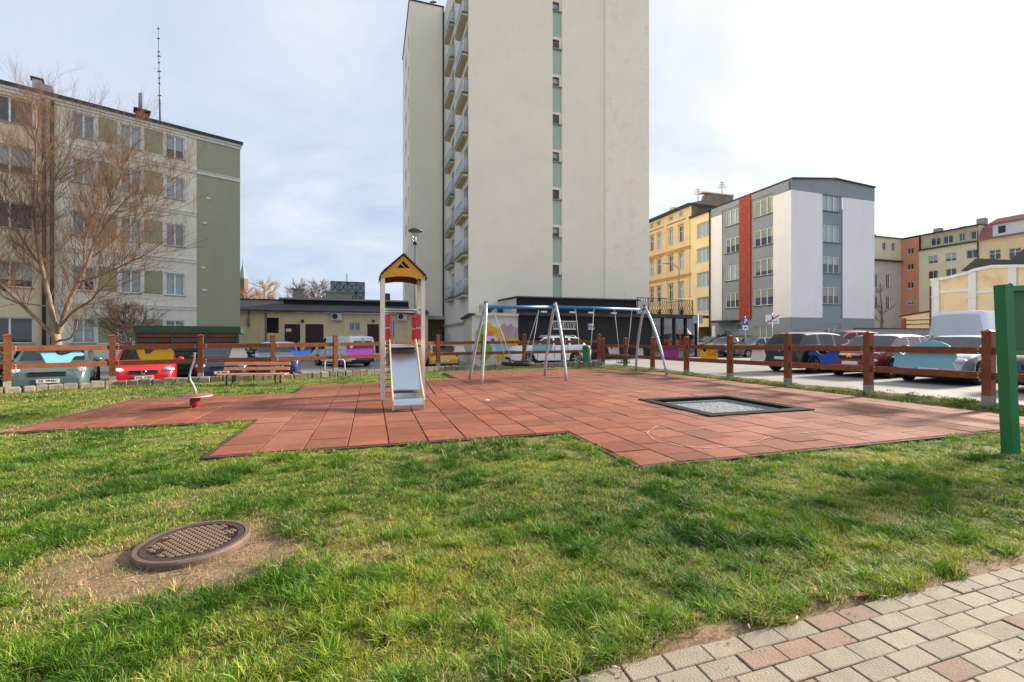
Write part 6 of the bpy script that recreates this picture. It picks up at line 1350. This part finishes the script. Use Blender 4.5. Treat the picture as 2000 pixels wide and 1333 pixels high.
# ------------------------------------------------------------------ trees and shrubs
def rvec(): 
    v = Vector((random.gauss(0, 1), random.gauss(0, 1), random.gauss(0, 1))); return v.normalized()
def twig(mb, p, d, L, r, lev, maxlev, up=.25, spread=.75, n=3, kids=(4, 6), seg=4, droop=0.):
    pts = [Vector(p)]; dd = Vector(d).normalized(); st = L/seg
    for i in range(seg):
        dd = (dd + rvec()*.16 + Vector((0, 0, up*.25 - droop*i*.06))).normalized(); pts.append(pts[-1]+dd*st)
    mb.tube(pts, [r*(1-.75*i/seg) for i in range(seg+1)], n, cap=False)
    if lev >= maxlev: return
    for k in range(random.randint(*kids)):
        t = random.uniform(.2, 1.0); i = min(seg-1, int(t*seg)); q = pts[i].lerp(pts[i+1], t*seg-i)
        ax = rvec(); nd = (dd + ax.cross(dd).normalized()*spread*random.uniform(.5, 1.2) + Vector((0, 0, up*.5))).normalized()
        twig(mb, q, nd, L*random.uniform(.42, .68), max(r*.5, .0026), lev+1, maxlev, up, spread, n, kids, max(2, seg-1), droop)
def smooth_pts(P, n=4):
    out_ = []
    for i in range(len(P)-1):
        a, b, c, d = P[max(i-1, 0)], P[i], P[i+1], P[min(i+2, len(P)-1)]
        for k in range(n):
            t = k/n; out_.append(.5*((2*b)+(c-a)*t+(2*a-5*b+4*c-d)*t*t+(3*b-a-3*c+d)*t*t*t))
    return out_+[P[-1]]
BARK = M('birch_bark', (146, 126, 102), .85, var=.3, vs=2.5, bump=.5, bs=18, stain=(70, 54, 44), sscale=2.2); TWG = M('birch_twigs', (116, 88, 66), .8, var=.3, vs=1.5); GTW = M('grey_twigs', (112, 92, 80), .85, var=.2, vs=.5)
YB = 18.3
def limb(pts, y0, y1): n = len(pts)-1; return [at(x, y, YB) + Vector((0, (y0+(y1-y0)*i/n), 0)) for i, (x, y) in enumerate(pts)]
bt = thing('birch_tree', 'large bare birch with several pale stems and orange twigs before the green block', 'tree', tuple(Vector((at(112, 690, YB).x, YB, -.4))))
LIMBS = [([(112, 712), (111, 672), (105, 630)], 0, 0, .27, .2, 0), ([(106, 640), (100, 590), (88, 525), (80, 460), (78, 400), (84, 330), (88, 270), (91, 215)], 0, -.4, .15, .015, 1),
 ([(103, 655), (75, 615), (40, 570), (12, 530), (-5, 480), (-20, 420), (-30, 340)], 0, -1.5, .12, .02, 1), ([(115, 650), (130, 590), (150, 540), (163, 500), (172, 460), (185, 410), (205, 360), (228, 290)], 0, .6, .14, .02, 1),
 ([(150, 540), (140, 500), (132, 460), (140, 400), (150, 330), (160, 260)], .3, 1.5, .07, .015, 1), ([(116, 640), (160, 610), (210, 590), (240, 575), (290, 545), (345, 510)], 0, -1.8, .09, .015, 1),
 ([(150, 548), (200, 535), (250, 518), (300, 500), (350, 472)], .3, -.6, .08, .012, 1), ([(88, 525), (62, 470), (40, 400), (25, 330), (17, 270)], -.1, -1.2, .08, .012, 1),
 ([(80, 460), (105, 420), (145, 370), (190, 330), (225, 270)], -.1, -1.6, .07, .012, 1), ([(163, 500), (210, 450), (255, 400), (285, 340), (300, 285)], .4, 1.4, .07, .012, 1), ([(78, 400), (60, 340), (55, 280), (60, 235)], -.1, 1.2, .06, .012, 1),
 ([(118, 665), (143, 660), (158, 640), (166, 618)], 0, -.3, .07, .02, 1), ([(172, 460), (225, 430), (280, 405), (330, 395)], .4, -1.5, .06, .012, 1), ([(40, 570), (10, 560), (-30, 520), (-60, 460)], -.6, .8, .06, .012, 1), ([(103, 600), (60, 590), (25, 560), (-10, 555)], 0, -1.8, .05, .012, 1), ([(205, 360), (245, 330), (270, 280)], .5, -.8, .04, .01, 1)]
tr_, cr_ = MB(), MB()
for pts, y0, y1, r0, r1, k in LIMBS:
    P_ = smooth_pts(limb(pts, y0, y1)); nP = len(P_); rad = [r0+(r1-r0)*(i/(nP-1))**.8 for i in range(nP)]
    tr_.tube(P_, [q*.7 for q in rad], 8, cap=False)
    if not k: continue
    Ltot = sum((P_[i+1]-P_[i]).length for i in range(nP-1)); nk = int(Ltot*6.6)
    for j in range(nk):
        t = random.uniform(.16, 1); i = min(nP-2, int(t*(nP-1))); q = P_[i].lerp(P_[i+1], random.random()); dd = (P_[i+1]-P_[i]).normalized()
        ax = rvec(); nd = (dd*.7 + ax.cross(dd).normalized()*.9 + Vector((0, 0, .35))).normalized()
        twig(cr_, q, nd, random.uniform(1.0, 2.3)*(1.15-.45*t), min(.014, rad[i]*.35), 0, 2, up=.35, spread=.65, kids=(5, 8), seg=4)
part('trunk', tr_, BARK, bt); part('crown', cr_, TWG, bt)
def bare_tree(px, Y, ytop, wpx, label, cat='tree', mat=GTW, zb=-.3, name='bare_tree', stems=1, dens=1., lev=3, leaves=None, grp=None, minr=.012):
    b = at(px, 660, Y); b.z = zb; h = at(px, ytop, Y).z-zb; w = wpx*Y/F_PX; t = thing(name, label, cat, tuple(b), group=grp)
    tk, cr = MB(), MB()
    for s in range(stems):
        d = Vector((random.uniform(-.2, .2)*(stems > 1)*2, random.uniform(-.2, .2), 1)); P_ = [b]
        for i in range(6): P_.append(P_[-1]+(d+rvec()*.12).normalized()*h*.85/6)
        rad = [h*.022*(1-.8*i/6)/math.sqrt(stems) for i in range(7)]; tk.tube(P_, rad, 6, cap=False)
        for j in range(int(26*dens)):
            tt_ = random.uniform(.22, 1); i = min(5, int(tt_*6)); q = P_[i].lerp(P_[i+1], tt_*6-i); a = random.uniform(0, 6.28); nd = Vector((math.cos(a), math.sin(a), random.uniform(.3, .9))).normalized()
            o_ = len(cr.v); twig(cr, q, nd, w*.5*random.uniform(.6, 1.05)*(1.15-.75*tt_*tt_), max(minr*1.6, h*.006), 0, lev-1, up=.3, spread=.7, kids=(4, 6), seg=3)
    part('trunk', tk, mat, t); part('crown', cr, leaves or mat, t); return t
YLW = M('young_leaves', (176, 140, 80), .8, var=.3, vs=.6)
bare_tree(508, 95, 533, 80, 'bare tree with yellowish young twigs right of the spire', leaves=YLW, minr=.034, dens=2.6)
bare_tree(574, 100, 534, 84, 'grey bare tree over the roof, left of the chimney block', minr=.034, dens=2.6)
bare_tree(622, 100, 534, 80, 'grey bare tree left of the rooftop lattice tank', minr=.034, dens=2.6)
bare_tree(482, 85, 552, 60, 'reddish bare tree beside the green end wall', leaves=M('red_twigs', (160, 110, 84), .85, var=.2), minr=.034, dens=2.4)
bare_tree(258, 21.5, 585, 110, 'rounded leafless shrub against the pale green wall', cat='shrub', name='bare_shrub', stems=4, dens=.9, mat=M('shrub_twigs', (104, 84, 68), .85, var=.2), lev=3, minr=.006, zb=.2)
bare_tree(1722, 80, 540, 60, 'thin leafless tree in front of the grey townhouse', dens=.5, minr=.03, lev=2)
ot = bare_tree(-165, 9.5, -60, 190, 'bare tree reaching in at the top left corner', dens=.9, lev=3, minr=.004, mat=M('near_twigs', (92, 76, 70), .85, var=.2))
HEDGE = M('hedge_leaf', (58, 66, 40), .7, var=.4, vs=3)
def leafy(px0, px1, Y, z0, z1, label, n, mat=HEDGE, dep=1.0, ls=.07, name='hedge', cat='hedge', form='box'):
    a, b = at(px0, 660, Y), at(px1, 660, Y); c = (a+b)/2; t = thing(name, label, cat, (c.x, c.y, z0)); m = MB(); st = MB()
    for i in range(n):
        x = random.uniform(-.5, .5); y = random.uniform(-.5, .5); z = random.random()
        k = 1-.5*max(0, z-.4)*abs(2*x) - .12*mnoise.noise((x*9, z*4, 2)); q = Vector((c.x+x*(b.x-a.x)*k, c.y+y*dep*k, z0+(z1-z0)*z*(.85+.3*mnoise.noise((x*5, y*5, 1)))))
        u_, v_ = rvec()*ls*random.uniform(.6, 1.2), rvec()*ls*.6; m.add([q-u_, q+v_, q+u_, q-v_], [(0, 1, 2, 3)])
    for i in range(14):
        x = random.uniform(-.4, .4); st.tube([(c.x+x*(b.x-a.x), c.y+random.uniform(-.3, .3)*dep, z0-.1), (c.x+x*(b.x-a.x)*1.1, c.y+random.uniform(-.4, .4)*dep, z1-.2)], .012, 4)
    part('foliage', m, mat, t); part('stems', st, GTW, t); return t
leafy(36, 108, 16.6, -.45, 1.05, 'dark clipped hedge behind the grey-green crossover', 5200, dep=.9)
leafy(-60, 12, 15.5, -.45, 1.0, 'dark hedge at the left edge behind the fence', 2600, dep=.9)
leafy(478, 520, 23.5, -.45, .9, 'dark evergreen bush between the two dark blue cars', 2600, dep=1.2, name='bush', cat='bush')
leafy(1400, 1436, 34.6, .9, 1.7, 'green leaf patch standing in for a reflection on the dark purple car', 900, dep=.8, name='bush', cat='bush', ls=.09)  # leaf cluster stands in for a green reflection on the purple hatchback

# ------------------------------------------------------------------ grass
def grass_mat():
    m = bpy.data.materials.new('grass_blades'); m.use_nodes = True; t = m.node_tree; n = t.nodes; l = t.links; n.clear()
    o = n.new('ShaderNodeOutputMaterial'); d = n.new('ShaderNodeBsdfPrincipled'); tr = n.new('ShaderNodeBsdfTranslucent'); ms = n.new('ShaderNodeMixShader'); ms.inputs[0].default_value = .32
    d.inputs['Roughness'].default_value = .55; d.inputs['Specular IOR Level'].default_value = .35
    h = n.new('ShaderNodeAttribute'); h.attribute_name = 'h'; dry = n.new('ShaderNodeAttribute'); dry.attribute_name = 'dry'; ti = n.new('ShaderNodeAttribute'); ti.attribute_type = 'INSTANCER'; ti.attribute_name = 'tint'
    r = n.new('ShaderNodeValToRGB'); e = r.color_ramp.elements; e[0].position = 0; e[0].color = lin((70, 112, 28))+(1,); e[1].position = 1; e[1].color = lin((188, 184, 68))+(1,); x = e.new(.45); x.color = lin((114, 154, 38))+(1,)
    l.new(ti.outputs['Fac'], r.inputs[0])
    rb = n.new('ShaderNodeMix'); rb.data_type = 'RGBA'; rb.inputs['A'].default_value = lin((60, 68, 30))+(1,); hr = n.new('ShaderNodeMapRange'); hr.inputs['From Max'].default_value = .35; l.new(h.outputs['Fac'], hr.inputs[0]); l.new(hr.outputs[0], rb.inputs['Factor']); l.new(r.outputs[0], rb.inputs['B'])  # blade colour darkened towards the root, self-shadow put into the paint
    bv = n.new('ShaderNodeMath'); bv.operation = 'MULTIPLY'; bv.inputs[1].default_value = 7.31; l.new(dry.outputs['Fac'], bv.inputs[0]); bf = n.new('ShaderNodeMath'); bf.operation = 'FRACT'; l.new(bv.outputs[0], bf.inputs[0])
    bm_ = n.new('ShaderNodeMapRange'); bm_.inputs['To Min'].default_value = .55; bm_.inputs['To Max'].default_value = 1.35; l.new(bf.outputs[0], bm_.inputs[0])
    bs_ = n.new('ShaderNodeVectorMath'); bs_.operation = 'SCALE'; l.new(rb.outputs['Result'], bs_.inputs[0]); l.new(bm_.outputs[0], bs_.inputs['Scale'])
    dm = n.new('ShaderNodeMix'); dm.data_type = 'RGBA'; dm.inputs['B'].default_value = lin((208, 186, 124))+(1,); l.new(bs_.outputs[0], dm.inputs['A'])
    am = n.new('ShaderNodeMath'); am.operation = 'MULTIPLY_ADD'; am.use_clamp = True; am.inputs[1].default_value = 1.0; ih = n.new('ShaderNodeAttribute'); ih.attribute_type = 'INSTANCER'; ih.attribute_name = 'dryness'
    th = n.new('ShaderNodeMath'); th.operation = 'GREATER_THAN'; l.new(ih.outputs['Fac'], th.inputs[0]); l.new(dry.outputs['Fac'], th.inputs[1]); l.new(th.outputs[0], dm.inputs['Factor'])
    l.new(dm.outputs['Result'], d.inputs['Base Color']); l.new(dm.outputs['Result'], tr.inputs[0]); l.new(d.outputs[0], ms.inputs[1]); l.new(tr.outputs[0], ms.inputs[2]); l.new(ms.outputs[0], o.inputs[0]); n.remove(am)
    return m
GM = grass_mat()
def tuft(name, nb, rad, h0, h1, w, segs, lean):
    V, Fc, H_, D_ = [], [], [], []
    for b in range(nb):
        a = random.uniform(0, 6.283); rr = rad*math.sqrt(random.random()); x, y = rr*math.cos(a), rr*math.sin(a)
        h = random.uniform(h0, h1); la = a+random.gauss(0, .9); ln = lean*random.uniform(.25, 1.25); fx, fy = math.cos(la), math.sin(la); sx, sy = -fy, fx; tw = random.uniform(-.7, .7); sx, sy = sx*math.cos(tw)-sy*math.sin(tw), sx*math.sin(tw)+sy*math.cos(tw)
        dv = random.random(); o = len(V); ww = w*random.uniform(.7, 1.3)
        for s in range(segs+1):
            t = s/segs; bend = ln*t*t*h; z = h*t*(1-.28*ln*t*t); k = ww*(1-t)**.6*.5 if s < segs else 0
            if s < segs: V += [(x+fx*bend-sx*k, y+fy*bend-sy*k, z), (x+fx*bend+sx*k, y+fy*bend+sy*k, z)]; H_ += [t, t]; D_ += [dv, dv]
            else: V.append((x+fx*bend, y+fy*bend, z)); H_.append(1); D_.append(dv)
        for s in range(segs-1): q = o+2*s; Fc.append((q, q+1, q+3, q+2))
        q = o+2*(segs-1); Fc.append((q, q+1, q+2))
    me = bpy.data.meshes.new(name); me.from_pydata(V, [], Fc); me.materials.append(GM)
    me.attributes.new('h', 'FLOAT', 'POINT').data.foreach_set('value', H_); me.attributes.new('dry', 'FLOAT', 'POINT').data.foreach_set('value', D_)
    return bpy.data.objects.new(name, me)
col = bpy.data.collections.new('grass_tufts')
def add_t(*a):
    col.objects.link(tuft(*a))
for i in range(4): add_t('tuft_%02d_short' % i, 30, .05, .015, .044, .0042, 3, 1.0)
for i in range(4, 8): add_t('tuft_%02d_long' % i, 30, .032, .035, .09, .0048, 4, 1.05)
for i in range(8, 11): add_t('tuft_%02d_mid' % i, 26, .07, .02, .06, .0075, 3, .85)
for i in range(11, 14): add_t('tuft_%02d_sparse' % i, 12, .06, .015, .045, .003, 2, 1.1)
for i in range(14, 16): add_t('tuft_%02d_far' % i, 26, .11, .025, .06, .010, 2, .6)
P, ROT, SCL, VI, TI, DR = [], [], [], [], [], []
def inside_hull(x, y):
    s = None
    for i in range(len(hull)-1):
        a, b = hull[i], hull[i+1]
        if (b[0]-a[0])*(y-a[1])-(b[1]-a[1])*(x-a[0]) > -.0: return False
    return True
def scatter(y0, y1, dens, band):
    xm = y1*1.18+1.1; A = 2*xm*(y1-y0); n = int(A*dens)
    xs = rng.uniform(-xm, xm, n); ys = rng.uniform(y0, y1, n)
    for x, y in zip(xs, ys):
        if abs(x) > y*1.18+1.1: continue
        u, v = touv(x, y)
        if v < PATH_V+.0 or in_slab(u, v, .07*max(0, mnoise.noise((x*2.3, y*2.3, 77))+.1)-.01): continue
        if not inside_hull(x, y): continue
        b = bare(x, y); cl = .7*mnoise.noise((x*1.0, y*1.0, 31))+.75*mnoise.noise((x*3.4, y*3.4, 17)); fine = mnoise.noise((x*8, y*8, 44))
        if math.hypot(x-MH.x, y-MH.y) < .33: continue
        sc_ = 4.2 if band == 0 else 3.2
        vd, vp = mnoise.voronoi((x*sc_, y*sc_, 0.)); ox, oy = x-vp[0].x/sc_, y-vp[0].y/sc_; od = math.hypot(ox, oy)*sc_+1e-4; rel = min(1., od/.55)
        edge = .8*(1-sstep(0, .28, abs(v+4.12)))*sstep(-.1, .3, mnoise.noise((x*2.1, y*2.1, 61))) if band == 0 else 0
        lush = sstep(.0, .42, cl+.35*fine+(.14 if y < 3.2 else -.02)); r_ = random.random()
        if b > .12 and r_ < (b*1.25)**.7: 
            if random.random() > .4*(1-b)+.17: continue
            vi = random.randint(11, 13); s = random.uniform(.7, 1.2); dry = random.uniform(.3, .9)
        elif band == 0: vi = random.randint(4, 7) if random.random() < .06+.85*max(lush*lush, edge) else random.randint(0, 3); s = random.uniform(.75, 1.15)*(1.28-.5*rel); dry = random.uniform(.02, .12)+(.10 if lush < .3 else 0)+b*.4
        elif band == 1: vi = random.randint(8, 10); s = random.uniform(.7, 1.15)*(.85+.4*lush)*(1.2-.4*rel); dry = random.uniform(.02, .14)+(.06 if lush < .3 else 0)+b*.4
        else: vi = random.randint(14, 15); s = random.uniform(.7, 1.1)*(.8+.4*lush); dry = random.uniform(.05, .2)+b*.4
        yel = .36+.5*mnoise.noise((x*.6+3, y*.6, 8))+.3*mnoise.noise((x*2.2, y*2.2, 12))-.24*lush+random.gauss(0, .16)+.2*fine+.16*(rel-.5)
        P.append((x, y, lawn_z(x, y)-.004)); tl = (.12+.5*lush)*rel+random.gauss(0, .1); ax_ = Vector((-oy, ox, 0)).normalized() if od > .01 else Vector((1, 0, 0)); ROT.append(tuple((Matrix.Rotation(tl, 3, ax_) @ Matrix.Rotation(random.uniform(0, 6.28), 3, 'Z')).to_euler())); SCL.append(s); VI.append(vi); TI.append(min(1, max(0, yel))); DR.append(min(.95, dry))
scatter(1.55, 3.3, 1350, 0); scatter(3.3, 5.2, 900, 0); scatter(5.2, 9, 300, 1); scatter(9, 24, 95, 2)
gm = bpy.data.meshes.new('lawn_grass'); gm.from_pydata(P, [], [])
gm.attributes.new('rot', 'FLOAT_VECTOR', 'POINT').data.foreach_set('vector', np.array(ROT, dtype=np.float32).ravel())
for nm, arr in (('scl', SCL), ('tint', TI), ('dryness', DR)): gm.attributes.new(nm, 'FLOAT', 'POINT').data.foreach_set('value', np.array(arr, dtype=np.float32))
gm.attributes.new('vi', 'INT', 'POINT').data.foreach_set('value', np.array(VI, dtype=np.int32))
go = bpy.data.objects.new('lawn_grass', gm); C.objects.link(go); go['kind'] = 'stuff'; go['label'] = 'short yellow-green grass growing over the lawn'; go['category'] = 'grass'
ng = bpy.data.node_groups.new('grass_scatter', 'GeometryNodeTree'); ng.interface.new_socket('Geometry', in_out='INPUT', socket_type='NodeSocketGeometry'); ng.interface.new_socket('Geometry', in_out='OUTPUT', socket_type='NodeSocketGeometry')
n = ng.nodes; l = ng.links; gi, g_o = n.new('NodeGroupInput'), n.new('NodeGroupOutput'); iop = n.new('GeometryNodeInstanceOnPoints'); ci = n.new('GeometryNodeCollectionInfo'); ci.inputs['Collection'].default_value = col; ci.inputs['Separate Children'].default_value = True; ci.inputs['Reset Children'].default_value = True
def na(nm, ty): x = n.new('GeometryNodeInputNamedAttribute'); x.data_type = ty; x.inputs['Name'].default_value = nm; return x.outputs['Attribute']
e2r = n.new('FunctionNodeEulerToRotation'); l.new(na('rot', 'FLOAT_VECTOR'), e2r.inputs[0])
l.new(gi.outputs[0], iop.inputs['Points']); l.new(ci.outputs[0], iop.inputs['Instance']); iop.inputs['Pick Instance'].default_value = True; l.new(na('vi', 'INT'), iop.inputs['Instance Index']); l.new(e2r.outputs[0], iop.inputs['Rotation']); l.new(na('scl', 'FLOAT'), iop.inputs['Scale']); l.new(iop.outputs[0], g_o.inputs[0])
md = go.modifiers.new('scatter', 'NODES'); md.node_group = ng

# ------------------------------------------------------------------ small litter
BUT = M('cigarette_white', (226, 220, 208), .7); FIL = M('cigarette_filter', (206, 160, 100), .7)
for i, (px, py, a, w) in enumerate(((1203, 1304, -.5, 'beside the path under the leftmost clump'), (1462, 1222, 1.4, 'dark ended, on the sand in front of the middle clump'), (1556, 1208, .9, 'tan, at the grass edge left of the dead leaf'), (1727, 1165, -.5, 'on the sand right of the dead leaf'), (1158, 1321, -.3, 'at the bottom edge of the picture'))):
    p = gnd(px, py, .008); t = thing('cigarette_butt', 'cigarette butt '+w, 'cigarette butt', (p.x, p.y, .008), a); m = MB(); m.tube([(-.016, 0, 0), (.006, 0, .002)], .0042, 7); part('paper', m, BUT, t, local=True); m = MB(); m.tube([(.006, 0, .002), (.017, 0, .002)], .0043, 7); part('filter', m, FIL if i != 1 else PTXT, t, local=True)
def leaf(px, py, s, label):
    p = gnd(px, py, .01); m = MB(); vs = []
    pr = [(-1, 0), (-.5, .5), (-.3, .3), (.1, .62), (.2, .3), (.8, .3), (1, 0), (.7, -.25), (.2, -.3), (.0, -.55), (-.35, -.3), (-.6, -.4)]
    for x, y in pr: vs.append((p.x+x*s, p.y+y*s, .012+.35*s*abs(y)+.12*s*x))
    vs.append((p.x, p.y, .006)); k = len(pr); m.add(vs, [(i, (i+1) % k, k) for i in range(k)]); m.add([(a, b, c-.0015) for a, b, c in vs], [((i+1) % k, i, k) for i in range(k)])
    solo('dead_leaf', m, M('dead_leaf_brown', (190, 136, 96), .75, var=.2, vs=60), label, 'leaf', (p.x, p.y, .01))
leaf(1682, 1163, .042, 'curled orange brown leaf at the grass edge above the pavers'); leaf(1366, 1204, .03, 'small pale brown leaf at the path edge below the clumps'); leaf(757, 1085, .03, 'dry brown leaf lying in the grass right of the manhole')
cb_ = MB()
for i in range(420):
    u = random.uniform(-2, 9); v = PATH_V+random.gauss(.0, .10); v = v if v < PATH_V+.25 else PATH_V-random.random()*.5
    if random.random() < .3: v = PATH_V-random.random()*1.2
    q = uv(u, v, .003); r_ = random.uniform(.003, .009); vs = [q+rvec()*r_ for _ in range(4)]; vs = [Vector((a.x, a.y, max(.0, a.z))) for a in vs]; cb_.add(vs, [(0, 1, 2), (0, 2, 3), (0, 3, 1), (1, 3, 2)])
co = solo('soil_crumbs', cb_, M('soil_crumb', (112, 90, 70), .95, var=.4, vs=30), 'crumbs of soil and grit along the edge of the pavers', 'grit'); co['kind'] = 'stuff'
p = gnd(951, 782, .01); m = MB(); m.add([(p.x-.06, p.y, .010), (p.x-.02, p.y-.05, .014), (p.x+.08, p.y-.02, .010), (p.x+.03, p.y+.04, .02), (p.x, p.y, .026)], [(0, 1, 4), (1, 2, 4), (2, 3, 4), (3, 0, 4)]); solo('paper_scrap', m, SW, 'crumpled white paper scrap on the rubber tiles right of the slide', 'litter', (p.x, p.y, .01))
